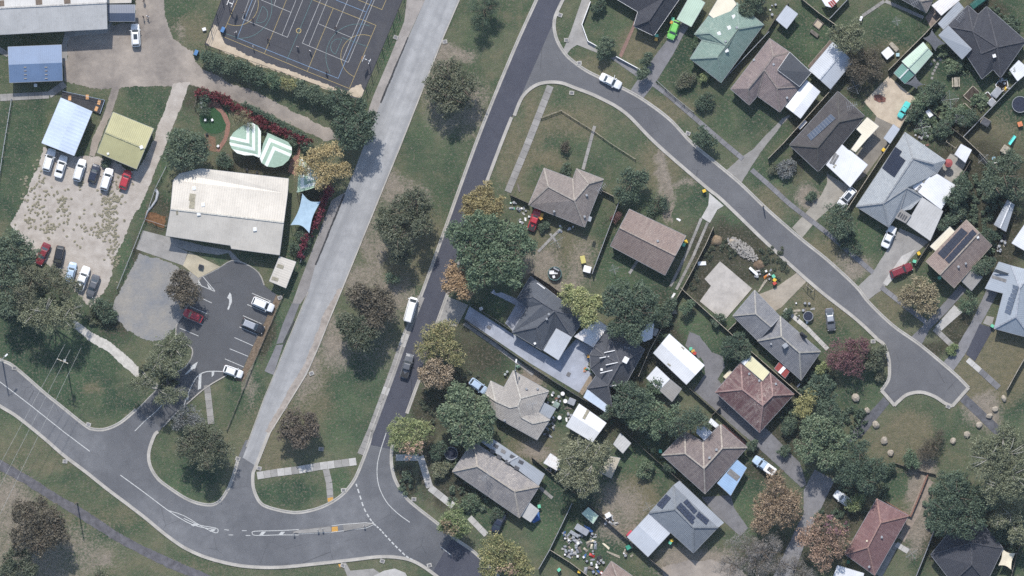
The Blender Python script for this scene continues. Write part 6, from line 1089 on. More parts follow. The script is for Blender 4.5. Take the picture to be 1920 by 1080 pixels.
fence('dark boundary fence beside the long pale driveway', [(871,600),(930,641),(990,683),(1040,716),(1092,748),(1152,787)], 1.6, M('grey_colorbond', (0.13, 0.13, 0.135), .6, .15)); fence('fence between the smooth driveway and the shaded lawn', [(884,571),(930,600),(961,621)], 1.5, M('grey_colorbond', (0.13, 0.13, 0.135)))
fence('fence between the large dark house and the shaded trees', [(995,512),(1030,533),(1055,552)], 1.6, TIMBER); fence('dark fence behind the middle backyards', [(1170,808),(1225,858),(1277,903)], 1.6, TIMBER); fence('dark fence between the long backyard and the junk yard', [(1082,926),(1130,970),(1175,1010),(1215,1045),(1253,1077)], 1.6, TIMBER)
fence('pale topped fence between the green lawn and junk yard', [(1072,944),(1050,990),(1030,1031),(1010,1066)], 1.5, TIMBER, STEEL); fence('fence along the bottom of the junk yard', [(1032,1031),(1070,1055),(1106,1082)], 1.5, TIMBER, TIMBER_LT); fence('dark fence behind the long patio roof', [(997,857),(1037,890),(1078,924)], 1.6, TIMBER)
fence('pale fence beside the dark corner house at the bottom right', [(1753,987),(1737,1030),(1716,1082)], 1.5, TIMBER, STEEL); fence('low red brick wall beside the earth path', [(1739,890),(1724,928),(1708,966)], .9, BRICK, name='brick_wall', cat='brick wall', th=.22, post=True); fence('low brick wall at the front of the red house', [(1660,940),(1708,968)], .8, BRICK, name='brick_wall', cat='brick wall', th=.2, post=True)
fence('dark timber edging on the reserve', [(1675,867),(1712,880),(1754,889)], .8, TIMBER); fence('timber fence at the right edge below the dry lawn', [(1925,663),(1905,698),(1887,731)], 1.5, TIMBER, TIMBER_LT); fence('right edge fence beside the gum trees', [(1922,1000),(1905,1040),(1895,1082)], 1.6, TIMBER)
fence('wire fence beside the gravel track', [(312,312),(292,352),(272,411),(250,467),(220,541)], 1.2, STEEL, wire=True, sp=3.0); fence('brown rail fence between the car park and the road verge', [(532,552),(505,612),(478,675),(440,770),(425,806)], .7, TIMBER, rails=True); fence('wire fence round the hall garden bed', [(272,411),(312,424)], 1.2, STEEL, wire=True, sp=2.5)
fence('playground fence along the crimson hedge', [(372,170),(365,200)], 1.3, TIMBER, rails=True); fence('pale fence along the hall side of the crimson hedge', [(625,350),(605,395),(575,460),(563,492)], 1.2, STEEL, wire=True); fence('fence at the back of the maroon house', [(1335,778),(1350,763)], 1.5, TIMBER); fence('timber fence beside the shared driveway', [(1230,668),(1300,735),(1345,775),(1400,826)], 1.5, TIMBER)
fence('left edge fence beside the gravel car park', [(22,186),(8,272),(-3,345)], 1.3, STEEL, wire=True)

# ------------------------------------------------------------------ vehicles (front towards +x)
def loft(stations):
    """stations: (x, half width, z_low, z_top, shoulder) -> closed body mesh"""
    mb = MB(); V = []; F = []
    for (x, w_, z0, z1, sh) in stations:
        V += [(x, -w_ * .88, z0), (x, -w_, z0 + (z1 - z0) * .35), (x, -w_, z0 + (z1 - z0) * sh), (x, -w_ * .86, z1), (x, 0, z1 + .03), (x, w_ * .86, z1), (x, w_, z0 + (z1 - z0) * sh), (x, w_, z0 + (z1 - z0) * .35), (x, w_ * .88, z0)]
    k = 9
    for i in range(len(stations) - 1):
        for j in range(k): F.append((i * k + j, i * k + (j + 1) % k, (i + 1) * k + (j + 1) % k, (i + 1) * k + j))
    F += [tuple(range(k)), tuple(range((len(stations) - 1) * k, len(stations) * k))[::-1]]
    mb.add(V, F); return mb
def fixn(o):
    bm = bmesh.new(); bm.from_mesh(o.data); bmesh.ops.recalc_face_normals(bm, faces=bm.faces); bm.to_mesh(o.data); bm.free(); return o
SPEC = {  # L, W, hood z, roof z, boot z, windscreen base x, roof front x, roof rear x, rear base x (fractions of L from the rear)
 'sedan': (4.75, 1.82, .88, 1.42, .95, .70, .58, .32, .20), 'hatch': (4.1, 1.75, .92, 1.47, 1.0, .72, .60, .16, .05), 'suv': (4.7, 1.88, 1.02, 1.68, 1.1, .74, .62, .10, .03), 'wagon': (4.8, 1.84, .9, 1.48, 1.0, .70, .58, .10, .03),
 'ute': (5.2, 1.86, 1.05, 1.72, 1.02, .70, .60, .36, .32), 'van': (5.3, 1.95, 1.15, 2.25, 1.3, .93, .80, .03, .01), 'canopy_ute': (5.3, 1.86, 1.05, 1.72, 1.02, .72, .63, .45, .42)}
LAMP = M('headlamp', (0.72, 0.73, 0.74), .15, .05); TAIL = M('tail_lamp', (0.35, 0.02, 0.02), .2, .1); GLS2 = M('car_glass', (0.045, 0.055, 0.065), .06, .1, spec=.7); PLASTIC = M('black_plastic', (0.03, 0.03, 0.032), .6, .15)
_vm = {}
def car_meshes(kind):
    if kind in _vm: return _vm[kind]
    Ln, W_, zh, zr, zb, wb, rf, rr, rbk = SPEC[kind]; X = lambda f: (f - .5) * Ln; hw = W_ / 2; d = {}
    st = [(X(0), hw * .74, .42, zb * .88, .7), (X(.025), hw * .90, .30, zb * .96, .75), (X(.10), hw * .98, .24, zb, .8), (X(.30), hw, .22, max(zb, zh), .82), (X(.60), hw, .22, max(zb, zh) * .99, .82), (X(wb), hw * .99, .22, zh * 1.0, .8), (X(.88), hw * .96, .24, zh * .93, .8), (X(.965), hw * .84, .30, zh * .80, .75), (X(1), hw * .62, .42, zh * .68, .7)]
    o = fixn(loft(st).build('body', None)); d['body'] = o.data; bpy.data.objects.remove(o)
    zc = max(zb, zh) - .02; a, b_ = hw * .84, hw * .70
    low = [(X(rbk), -a), (X(wb), -a * .96), (X(wb), a * .96), (X(rbk), a)]; top = [(X(rr), -b_), (X(rf), -b_), (X(rf), b_), (X(rr), b_)]
    mb = MB(); V = [(x, y, zc) for x, y in low] + [(x, y, zr - .05) for x, y in top] + [(X(rr) + .18, -b_ * .86, zr), (X(rf) - .18, -b_ * .86, zr), (X(rf) - .18, b_ * .86, zr), (X(rr) + .18, b_ * .86, zr)]
    mb.add(V, [(0, 1, 5, 4), (1, 2, 6, 5), (2, 3, 7, 6), (3, 0, 4, 7), (4, 5, 9, 8), (5, 6, 10, 9), (6, 7, 11, 10), (7, 4, 8, 11), (8, 9, 10, 11)]); o = mb.build('roof', None); d['roof'] = o.data; bpy.data.objects.remove(o)
    def pane(name, q, ins=.1, off=.012):
        q = [Vector(p_) for p_ in q]; c_ = sum(q, Vector()) / 4; n = (q[1] - q[0]).cross(q[3] - q[0]).normalized(); q = [p_ + (c_ - p_) * ins for p_ in q]; m_ = MB(); m_.add([p_ + n * off for p_ in q] + [p_ - n * .02 for p_ in q], [(0, 1, 2, 3), (7, 6, 5, 4), (0, 4, 5, 1), (1, 5, 6, 2), (2, 6, 7, 3), (3, 7, 4, 0)]); o_ = m_.build(name, None); d[name] = o_.data; bpy.data.objects.remove(o_)
    lv = [Vector((x, y, zc)) for x, y in low]; tv = [Vector((x, y, zr - .05)) for x, y in top]
    pane('windscreen', (lv[1], lv[2], tv[2], tv[1]), .10); pane('rear_window', (lv[3], lv[0], tv[0], tv[3]), .14)
    pane('side_window', (lv[0], lv[1], tv[1], tv[0]), .12); pane('side_window2', (lv[2], lv[3], tv[3], tv[2]), .12)
    _vm[kind] = d; return d
def _wheel():
    mb = MB(); mb.tube([(0, -.1, 0), (0, .1, 0)], .33, 14); o = mb.build('wheel', None); a = o.data; bpy.data.objects.remove(o)
    mb = MB(); mb.tube([(0, -.105, 0), (0, .105, 0)], .2, 10); o = mb.build('rim', None); b_ = o.data; bpy.data.objects.remove(o); return a, b_
WHL, RIM = _wheel()
def vehicle(label, kind, x, y, dirv, m, cat='car', name=None, roofm=None, tray=None, group=None, scale=1.0, z=.05):
    Ln, W_, zh, zr, zb = SPEC[kind][:5]; d = car_meshes(kind); ang = math.atan2(-dirv[1], dirv[0]); q = P(x, y, 1.0); q.z = z
    root = thing(name or {'ute': 'utility_truck', 'canopy_ute': 'utility_truck', 'van': 'van'}.get(kind, 'car'), label, cat, q, ang, group); root.scale = (scale,) * 3
    bd = link('body', d['body'], root, m); rf = link('roof', d['roof'], root, roofm or m)
    for nm in ('windscreen', 'rear_window', 'side_window', 'side_window2'): link(nm.rstrip('2'), d[nm], root, GLS2)
    for sx in (-.31, .33):
        for sy in (-1, 1):
            wl = link('wheel', WHL, root, RUBBER); wl.location = (sx * Ln, sy * (W_ / 2 - .10), .33); link('rim', RIM, wl, STEEL)
    for sy in (-1, 1):
        ub('headlight', (Ln * .462, sy * W_ * .34, zh * .60), (.14, .34, .14), LAMP, root, -sy * .35, UNITB); ub('tail_light', (-Ln * .485, sy * W_ * .36, zb * .66), (.10, .30, .16), TAIL, root, 0, UNITB)
        ub('mirror', (Ln * (SPEC[kind][5] - .5) - .12, sy * (W_ / 2 + .07), zh + .02), (.14, .22, .14), m, root, 0, UNITB)
    if kind == 'ute':
        ub('tray_liner', (-Ln * .34, 0, zb - .02), (Ln * .27, W_ * .78, .06), tray or PLASTIC, root)
    if kind == 'canopy_ute':
        c_ = ub('canopy', (-Ln * .27, 0, zb - .1), (Ln * .44, W_ * .97, .85), WHITE, root, 0, UNITB); ub('roof_hatch', (-.02, 0, 1.0), (.5, .5, .04), POLY_DK, c_)
    return root
CWH = paint('white_car_paint', (0.78, 0.78, 0.77)); CSI = paint('silver_car_paint', (0.42, 0.43, 0.45), .3); CGR = paint('grey_car_paint', (0.13, 0.135, 0.145), .2); CBK = paint('black_car_paint', (0.018, 0.019, 0.022)); CNV = paint('navy_car_paint', (0.018, 0.024, 0.045)); CRD = paint('red_car_paint', (0.42, 0.03, 0.04)); CMR = paint('maroon_car_paint', (0.20, 0.022, 0.03)); CLG = paint('lime_car_paint', (0.20, 0.58, 0.12)); CLB = paint('pale_blue_car_paint', (0.42, 0.53, 0.66)); CAQ = paint('aqua_paint', (0.12, 0.60, 0.56))
up = (.30, -1)
v0 = vehicle('white wagon with dark sunroof on the gravel yard', 'suv', 254, 66, (-.06, -1), CWH); ub('sunroof', (-.35, 0, 1.675), (1.1, .8, .02), GLS2, v0)
G6 = 'cars parked below the portable classrooms'
vehicle('leftmost white wagon in the row below the classrooms', 'wagon', 92, 300, up, CWH, group=G6); vehicle('white sedan second from left below the classrooms', 'sedan', 114, 312, up, CWH, group=G6); vehicle('white wagon left of the dark blue car', 'suv', 149, 319, up, CWH, group=G6); vehicle('dark blue car between two white cars', 'hatch', 176, 326, up, CNV, group=G6); vehicle('white wagon right of the dark blue car', 'suv', 200, 336, up, CWH, group=G6); vehicle('bright red hatchback at the end of the row', 'hatch', 235, 337, (.33, -1), CRD, group=G6)
vehicle('maroon sedan on the lower edge of the gravel', 'sedan', 80, 476, (-.45, 1), CMR); vehicle('black wagon with a pale rear on the gravel', 'suv', 110, 482, (-.2, 1), CBK); vehicle('pale hatchback half hidden by the broad dark tree', 'hatch', 133, 510, (.25, -1), CLB); vehicle('white utility at the lower edge of the gravel', 'ute', 155, 522, (.35, -1), CWH, 'utility'); vehicle('grey sedan beside the white utility on the gravel', 'sedan', 174, 536, (-.35, 1), CGR)
vehicle('red hatchback in the west car park bay', 'hatch', 362, 592, (-1, -.45), CRD); vehicle('white wagon in the top east car park bay', 'suv', 493, 571, (1, .42), CWH); vehicle('dark wagon with a silver roof in the car park', 'wagon', 474, 611, (1, .42), CBK, roofm=CSI); vehicle('small silver white hatchback in the lowest bay', 'hatch', 437, 697, (1, .36), CWH)
vehicle('white van parked half on the concrete path', 'van', 770, 581, (.28, -1), CWH, 'van'); vehicle('grey twin cab utility driving on the dark street', 'ute', 763, 686, (.28, -1), CGR, 'utility')
vd = vehicle('white sedan with an open door on the court street', 'sedan', 1145, 152, (1, .5), CWH)
dr = ub('open_door', (.35, 1.02, .35), (.10, .95, .75), CWH, vd, .25, UNITB)
vehicle('lime green car in front of the pale green carport', 'hatch', 1263, 56, (-.38, 1), CLG); v9 = vehicle('white four wheel drive with dark roof glass beside the fence', 'suv', 1588, 370, (-.85, 1), CWH); ub('roof_glass', (-.3, 0, 1.675), (1.5, .95, .02), GLS2, v9)
vehicle('white sedan on the driveway of the light grey house', 'sedan', 1667, 444, (.45, -1), CWH); vehicle('dark red car beside the tan tree', 'wagon', 1690, 507, (1, -.42), CMR); vehicle('charcoal sedan with a silver bonnet on the front lawn', 'sedan', 1557, 599, (.12, 1), CGR, roofm=CSI); vehicle('navy sedan in the corner house driveway', 'sedan', 936, 978, (.45, -1), CNV); vehicle('white and pale blue utility with canopy beside the brown house', 'canopy_ute', 1433, 873, (-1, -.72), CLB, 'utility')
vehicle('white wagon half hidden below the dark green tree', 'wagon', 1583, 937, (-1, -.75), CWH); vehicle('red utility behind the two wing house', 'ute', 1002, 412, (.35, -1), CRD, 'utility', scale=.92); vehicle('pale blue car mostly hidden by the dense green tree', 'hatch', 897, 724, (1, .72), CLB); vehicle('aqua toy like truck on the sandy yard', 'ute', 1695, 206, (-.6, 1), CAQ, 'truck', scale=.72, tray=AQUA)
vehicle('dark green van at the top right edge', 'van', 1836, 3, (.8, -.6), M('dark_green_paint', (0.03, 0.12, 0.10), .4), 'van', scale=.8)
# ------------------------------------------------------------------ wheelie bins
def bin_(label, x, y, lid, body=None, rz=None):
    root = thing('wheelie_bin', label, 'wheelie bin', P(x, y), random.uniform(0, 3) if rz is None else rz, 'wheelie bins')
    mb = MB(); mb.box((0, 0, .52), (.5, .55, .9), 0, 1.12); mb.build('body', body or GREENP, root); ub('lid', (0, 0, .972), (.62, .72, .09), lid, root, 0, UNITB)
    for s_ in (-1, 1): w_ = link('wheel', WHL, root, RUBBER); w_.location = (s_ * .26, .32, .12); w_.scale = (.36, .4, .36); w_.rotation_euler = (0, 0, math.pi / 2)
    ub('handle', (0, .40, .94), (.46, .06, .05), PLASTIC, root)
REDL = M('red_plastic_lid', (0.50, 0.07, 0.05), .5, .1); LGRN = M('light_green_lid', (0.16, 0.52, 0.34), .5, .1); ORL = M('orange_lid', (0.65, 0.36, 0.08), .5, .1)
for lb, x, y, l in (('yellow lidded bin on the court kerb above the strip driveway',1320,358,YELLOW),('yellow lidded bin behind the brown gabled house',1286,453,YELLOW),('green lidded bin behind the brown gabled house',1282,459,LGRN),('upper orange lidded bin beside the red utility',1016,403,ORL),('lower orange lidded bin beside the red utility',1014,409,ORL),
 ('light green bin beside the lime green car',1261,36,LGRN),('orange bin beside the lime green car',1259,42,ORL),('light green bin at the corner of the dark slate house',1231,67,LGRN),('orange bin at the corner of the dark slate house',1230,74,ORL),('yellow lidded bin on the stained yard paving',1656,281,YELLOW),
 ('yellow lidded bin below the pale ribbed carport',1722,475,YELLOW),('green lidded bin above the dark red car',1714,490,LGRN),('green lidded bin at the gable corner',1761,521,LGRN),('green lidded bin at the metal roofed house',1860,611,LGRN),('green lidded bin in the row by the tan driveway',1450,518,LGRN),('yellow lidded bin in the row by the tan driveway',1452,525,YELLOW),('red lidded bin in the row by the tan driveway',1452,531,REDL),
 ('green lidded bin on the turning area behind the garage',1295,654,LGRN),('orange lidded bin on the turning area behind the garage',1299,658,ORL),('red lidded bin on the turning area behind the garage',1302,662,REDL),('lone green bin behind the brown notched house',1238,846,LGRN),('green bin below the carport of the solar house',1256,1017,LGRN),('yellow bin below the carport of the solar house',1259,1013,YELLOW),('orange lidded bin at the rear driveway entry',1104,668,ORL),('green bin beside the beige carport',1011,949,LGRN),('green bin at the bottom of the red house',1590,1053,GREENP),('green bin behind the chairs in the junk yard',1048,1068,LGRN),('yellow bin at the junk yard bottom fence',1086,1071,YELLOW)):
    bin_(lb, x, y, l)

# ------------------------------------------------------------------ people
def person_mesh(pose):
    j = {'pel': (0, 0, .78), 'ch': (0, 0, 1.08), 'nk': (0, 0, 1.20), 'hd': (.02, 0, 1.30), 'tp': (.02, 0, 1.42)}
    if pose == 0: lg = {1: [(.0, .09, .74), (.03, .10, .42), (0, .10, .07), (.14, .11, .04)], -1: [(0, -.09, .74), (.02, -.10, .42), (-.02, -.10, .07), (.12, -.11, .04)]}; ar = {1: [(0, .17, 1.12), (-.03, .22, .90), (.06, .22, .70)], -1: [(0, -.17, 1.12), (.0, -.23, .90), (.10, -.20, .72)]}
    else: lg = {1: [(.0, .09, .74), (.22, .10, .48), (.12, .10, .12), (.25, .11, .09)], -1: [(0, -.09, .74), (-.10, -.10, .40), (-.36, -.10, .16), (-.28, -.11, .06)]}; ar = {1: [(0, .17, 1.12), (-.20, .24, .96), (-.10, .26, .78)], -1: [(0, -.17, 1.12), (.16, -.24, .95), (.32, -.20, 1.05)]}
    V = [j['pel'], j['ch'], j['nk'], j['hd'], j['tp']]; Rr = [.12, .14, .05, .09, .06]; Ed = [(0, 1), (1, 2), (2, 3), (3, 4)]
    for s_ in (1, -1):
        b_ = len(V); V += lg[s_]; Rr += [.085, .06, .042, .035]; Ed += [(0, b_), (b_, b_ + 1), (b_ + 1, b_ + 2), (b_ + 2, b_ + 3)]
        b_ = len(V); V += ar[s_]; Rr += [.055, .042, .03]; Ed += [(1, b_), (b_, b_ + 1), (b_ + 1, b_ + 2)]; h = Vector(ar[s_][2]); d = (h - Vector(ar[s_][1])).normalized(); pb = len(V); V.append(tuple(h + d * .06)); Rr.append(.026); Ed.append((b_ + 2, pb))
        sd_ = d.cross(Vector((0, 1, 0))).normalized()
        for k, (off, ln) in enumerate(((-.024, .06), (-.008, .07), (.008, .068), (.024, .055))): V.append(tuple(h + d * (.06 + ln) + sd_ * off * 1.6 + Vector((.012, 0, 0)))); Rr.append(.008); Ed.append((pb, len(V) - 1))
        V.append(tuple(h + d * .05 - sd_ * .05 + Vector((.02, 0, 0)))); Rr.append(.009); Ed.append((b_ + 2, len(V) - 1))
    me = bpy.data.meshes.new('body'); me.from_pydata(V, Ed, []); o = bpy.data.objects.new('body', me); C.objects.link(o); md = o.modifiers.new('s', 'SKIN'); md.use_smooth_shade = True
    for i, r in enumerate(Rr): me.skin_vertices[0].data[i].radius = (r, r)
    me.skin_vertices[0].data[0].use_root = True; s2 = o.modifiers.new('d', 'SUBSURF'); s2.levels = 1; s2.render_levels = 1
    dg = bpy.context.evaluated_depsgraph_get(); out = bpy.data.meshes.new_from_object(o.evaluated_get(dg)); bpy.data.objects.remove(o); return out
SKIN = M('skin', (0.42, 0.25, 0.17), .6, .1); HAIR = M('dark_hair', (0.025, 0.018, 0.014), .7, .2); KIT = M('dark_school_uniform', (0.03, 0.035, 0.06), .85, .2); SHIRT = M('white_shirt', (0.65, 0.65, 0.66), .85, .1); SHO = M('black_shoes', (0.02, 0.02, 0.02), .6)
PM = [person_mesh(0), person_mesh(1)]
def person(label, x, y, rz, pose=0, top=KIT, sc_=1.0):
    me = PM[pose].copy(); me.materials.clear()
    for m_ in (SKIN, HAIR, top, KIT, SHO): me.materials.append(m_)
    for p_ in me.polygons:
        c_ = p_.center; r = math.hypot(c_.x, c_.y)
        p_.material_index = (1 if (c_.z > 1.33 or (c_.x < -.03 and c_.z > 1.24)) else 0) if c_.z > 1.19 and r < .15 else (2 if c_.z > .80 and abs(c_.y) < .24 and not (abs(c_.y) > .2 and c_.z < .9) else (3 if c_.z > .40 and abs(c_.y) < .17 else (4 if c_.z < .10 else 0)))
    q = P(x, y); q.z = .035 if y < 190 and x > 380 else .025
    root = thing('person', label, 'person', q, rz); root.scale = (sc_,) * 3; b_ = bpy.data.objects.new('body', me); C.objects.link(b_); b_.parent = root
    mb = MB()
    for k, (yy, zz_) in enumerate(((.035, 1.335), (-.035, 1.335))): mb.box((.105, yy, zz_), (.02, .025, .015))
    mb.box((.118, 0, 1.30), (.035, .022, .03)); mb.box((.105, 0, 1.265), (.02, .05, .012)); mb.build('face', HAIR, root)
for a in (('child in dark uniform near the left hoop of the court',434,22,.4,1,KIT),('child in dark clothes beside the left white court line',457,24,2,0,KIT),('child in dark clothes at the edge of the left goal circle',474,37,1,1,KIT),('running child in the lower left third of the court',503,74,3,1,KIT),('child near the lower yellow sideline of the court',475,88,.2,0,SHIRT),('child left of the yellow centre mark line',558,88,1.2,0,SHIRT),('child with a white top right of the teal centre line',582,96,4,0,SHIRT),('child at the T of the right white lines',629,52,2.4,1,KIT),('child in dark clothes on the lower right of the court',612,135,.9,0,KIT),('child in a white top near the blue corner line',442,61,1.7,1,SHIRT),
 ('person in dark clothes on the gravel yard beside the white wagon',269,32,.3,0,KIT),('person with a white bundle on the gravel yard',277,31,.6,1,SHIRT),('person at the top edge of the gravel yard',270,2,2.2,0,KIT)):
    person(a[0], a[1], a[2], a[3], a[4], a[5], 1.05 if 'gravel' not in a[0] else 1.15)

# ------------------------------------------------------------------ court fittings, shade sails, playground
def hoop(label, x, y, rz):
    root = thing('basketball_hoop', label, 'basketball hoop', P(x, y), rz); mb = MB(); mb.tube([(0, 0, 0), (0, 0, 2.6), (.5, 0, 3.2), (1.1, 0, 3.3)], .08, 8); mb.bar((-.1, -.55, .05), (-.1, .55, .05), .12); mb.build('post', WHITE, root)
    ub('backboard', (1.15, 0, 2.85), (.06, 1.5, 1.0), WHITE, root); mb = MB(); mb.tube([(1.45 + .23 * math.cos(t_ * .628), .23 * math.sin(t_ * .628), 3.0) for t_ in range(11)], .02, 6, False); mb.build('ring', ORANGE, root)
hoop('white basketball hoop on the right side of the court', 692, 115, math.radians(155)); hoop('white basketball hoop on the left side of the court', 428, 5, math.radians(-22))
def litter_bin(label, x, y, m):
    root = thing('litter_bin', label, 'litter bin', P(x, y), -.4); mb = MB(); mb.box((0, 0, .5), (.7, 1.1, 1.0), 0, .95); mb.build('body', m, root); ub('lid', (0, 0, 1.0), (.72, 1.1, .12), M('bin_lid_blue', (0.10, 0.22, 0.42), .5), root, 0, UNITB)
litter_bin('blue bin at the left edge of the court', 418, 56, M('bin_blue', (0.05, 0.12, 0.28), .5)); litter_bin('dark blue skip bin at the shrub row end', 368, 99, CNV)
SG = M('sage_shade_cloth', (0.33, 0.44, 0.34), .8, .08, 2.0); SW = M('white_shade_cloth', (0.72, 0.75, 0.68), .8, .05, 2.0)
def chevron(label, poly, seam_a, seam_b, d1, d2, widths, zc=3.4, posts=()):
    """poly: photo outline; a chevron field whose arms run along d1 and d2 from the seam a-b; each band is one sewn strip"""
    o0 = P(*seam_a); root = thing('shade_sail', label, 'shade sail', o0); n = len(poly)
    bm = bmesh.new(); pl = [P(*q, zc) - o0 for q in poly]; f = bm.faces.new([bm.verts.new(v) for v in pl])
    A = P(*seam_a, zc) - o0; sdv = (P(*seam_b, zc) - P(*seam_a, zc)); sl = sdv.length; su = sdv.normalized()
    nseam = Vector((-su.y, su.x, 0)); bmesh.ops.bisect_plane(bm, geom=bm.verts[:] + bm.edges[:] + bm.faces[:], plane_co=A, plane_no=nseam)
    cuts = np.cumsum([0] + list(widths)) / sum(widths) * sl
    for dv in (d1, d2):
        dd = Vector((dv[0], -dv[1], 0)).normalized(); nn = Vector((-dd.y, dd.x, 0)); side = dd.dot(nseam)
        for c_ in cuts[1:-1]:
            fs = [x for x in bm.faces if (x.calc_center_median() - A).dot(nseam) * side > 0]; gs = set(fs) | {e for x in fs for e in x.edges} | {v for x in fs for v in x.verts}
            bmesh.ops.bisect_plane(bm, geom=list(gs), plane_co=A + su * c_, plane_no=nn)
    parts = {}
    for x in bm.faces:
        c_ = x.calc_center_median(); best = 0
        dd = [Vector((dv[0], -dv[1], 0)).normalized() for dv in (d1, d2)]; k = 0 if (c_ - A).dot(nseam) * dd[0].dot(nseam) > 0 else 1; nn = Vector((-dd[k].y, dd[k].x, 0)); t_ = (c_ - A).dot(nn) / su.dot(nn)
        i = int(np.clip(np.searchsorted(cuts, t_, side='right') - 1, 0, len(widths) - 1)); parts.setdefault((k, i), []).append([v.co.copy() for v in x.verts])
    for (k, i), fs in parts.items():
        mb = MB()
        for q in fs:
            zz_ = [Vector((v.x, v.y, zc - .10 * (v.xy - (A + su * sl * .5).xy).length)) for v in q]; m_ = len(q); mb.add(zz_ + [v - Vector((0, 0, .02)) for v in zz_], [tuple(range(m_)), tuple(range(2 * m_ - 1, m_ - 1, -1))])
        fixn(mb.build('cloth_strip', SW if i % 2 else SG, root))
    bm.free()
    for (x, y) in posts: q = P(x, y) - o0; ub('post', (q.x, q.y, 0), (.12, .12, zc - .2), STEEL, root)
chevron('left rounded green and white striped shade sail', [(464,230),(473,230),(483,236),(489,246),(489,280),(489,297),(475,291),(458,291),(444,287),(434,278),(430,268),(431,258),(437,249),(449,239)], (445,240), (489,297), (0, -1), (-1, -.22), [22, 7, 7, 7, 7, 7], posts=((463,232),(432,264),(488,295)))
chevron('middle green and white striped shade sail', [(502,249),(520,257),(540,266),(547,276),(547,288),(541,300),(530,310),(515,314),(500,312),(490,305),(487,297),(493,270)], (500,249), (528,308), (1, .42), (-.45, 1), [7, 6, 6, 6, 20], posts=((502,250),(545,282),(489,300)))
chevron('right green and white striped shade sail under the yellow tree', [(561,299),(566,298),(580,312),(594,325),(605,330),(606,345),(580,355),(557,361)], (556,362), (600,315), (0, -1), (1, -.25), [8, 7, 7, 7, 18], posts=((563,300),(557,360),(604,342)))
def plain_sail(label, q, m, z, dip=.12, posts=True, sag=.22):
    o0 = P(*q[0]); root = thing('shade_sail', label, 'shade sail', o0); pts = [P(x, y, zz_) - o0 for (x, y), zz_ in zip(q, z)]; c_ = sum(pts, Vector()) / len(pts); mb = MB(); n = len(pts); K = 8; V = []
    for r in range(4):
        for i in range(n):
            for k in range(K):
                u = k / K; e = pts[i].lerp(pts[(i + 1) % n], u); e = e.lerp(c_, sag * 4 * u * (1 - u)); V.append(c_.lerp(e, (r + 1) / 4))
    m_ = n * K; F = [tuple(range(m_))] + [(r * m_ + i, r * m_ + (i + 1) % m_, (r + 1) * m_ + (i + 1) % m_, (r + 1) * m_ + i) for r in range(3) for i in range(m_)]
    mb.add(V, F); o = fixn(mb.build('cloth', m, root, smooth=True))
    if posts:
        for (x, y), zz_ in zip(q, z): p_ = P(x, y) - o0; ub('post', (p_.x, p_.y, 0), (.09, .09, zz_ + .05), STEEL, root)
plain_sail('pale blue shade sail beside the crimson hedge', [(567,363),(601,378),(580,437),(545,422)], M('pale_blue_cloth', (0.36, 0.48, 0.57), .8, .08, 1.0), (2.9, 2.4, 2.9, 2.4))
GSAIL = M('charcoal_shade_cloth', (0.105, 0.108, 0.118), .85, .1, 1.5)
plain_sail('charcoal sail above the pale green shed', [(1731,72),(1747,56),(1773,82),(1753,95)], GSAIL, (2.6, 2.3, 2.6, 2.3)); plain_sail('small charcoal sail below the dark green shed', [(1697,157),(1716,142),(1732,159),(1718,166)], GSAIL, (2.3, 2.0, 2.3, 2.0)); plain_sail('cream sail over the kayak at the bottom right', [(1879,1029),(1904,1037),(1896,1068),(1872,1060)], CREAM, (2.4, 2.1, 2.4, 2.1))
o = sheet('synthetic_turf', [(402 + 28 * math.cos(k * .35) , 224 + 27 * math.sin(k * .35)) for k in range(18)], M('synthetic_turf', (0.035, 0.085, 0.036), .95, .15, 3.0), .03, 'round synthetic turf area in the playground', cat='turf')
PV = M('pink_brown_pavers', (0.30, 0.165, 0.125), .9, .25, 4.0)
sheet('paved_path', [(383,196),(400,184),(412,195),(426,216),(432,232),(430,250),(424,266),(411,285),(404,283),(420,258),(424,234),(414,212),(400,200),(384,207)], PV, .034, 'curved pinkish paved path round the playground turf', cat='path')
sheet('paved_path', [(545,300),(556,288),(562,265),(566,266),(560,300),(556,330),(540,322)], PV, .034, 'pinkish paving between the shade sails', cat='path'); sheet('bark_area', [(383,250),(404,258),(405,285),(394,283),(385,270)], M('bark_mulch', (0.22, 0.14, 0.09), .95, .3, 3.0), .03, 'brown bark area beside the playground turf', cat='play area')
sheet('mulch_bed', [(275,395),(310,405),(306,428),(272,415)], M('orange_mulch', (0.20, 0.105, 0.05), .95, .35, 2.0), .025, 'orange brown mulch bed left of the hall', 1.5, 'garden bed')
# ------------------------------------------------------------------ poles, lights, wires
def tpole(label, x, y, h, lamp=None):
    root = thing('street_light' if lamp else 'power_pole', label, 'street light' if lamp else 'power pole', P(x, y)); mb = MB()
    mb.tube([(0, 0, 0), (0, 0, h)], [.16, .11], 10); mb.build('pole', STEEL if lamp else TIMBER, root)
    if lamp:
        d = Vector((lamp[0], -lamp[1], 0)).normalized(); mb = MB(); mb.tube([(0, 0, h - .2), tuple(d * .8 + Vector((0, 0, h + .2))), tuple(d * 1.8 + Vector((0, 0, h + .25)))], .05, 6); mb.build('arm', STEEL, root); ub('lamp_head', tuple(d * 2.0 + Vector((0, 0, h + .18))), (.75, .3, .14), WHITE, root, math.atan2(d.y, d.x), UNITB)
    return root
pp = tpole('timber power pole with two crossarms on the far left lawn', 124, 676, 10)
dr_ = Vector((1, -.42, 0)).normalized(); mb = MB()
for zz_ in (9.7, 8.9): mb.bar(dr_ * -1.2 + Vector((0, 0, zz_)), dr_ * 1.2 + Vector((0, 0, zz_)), .13)
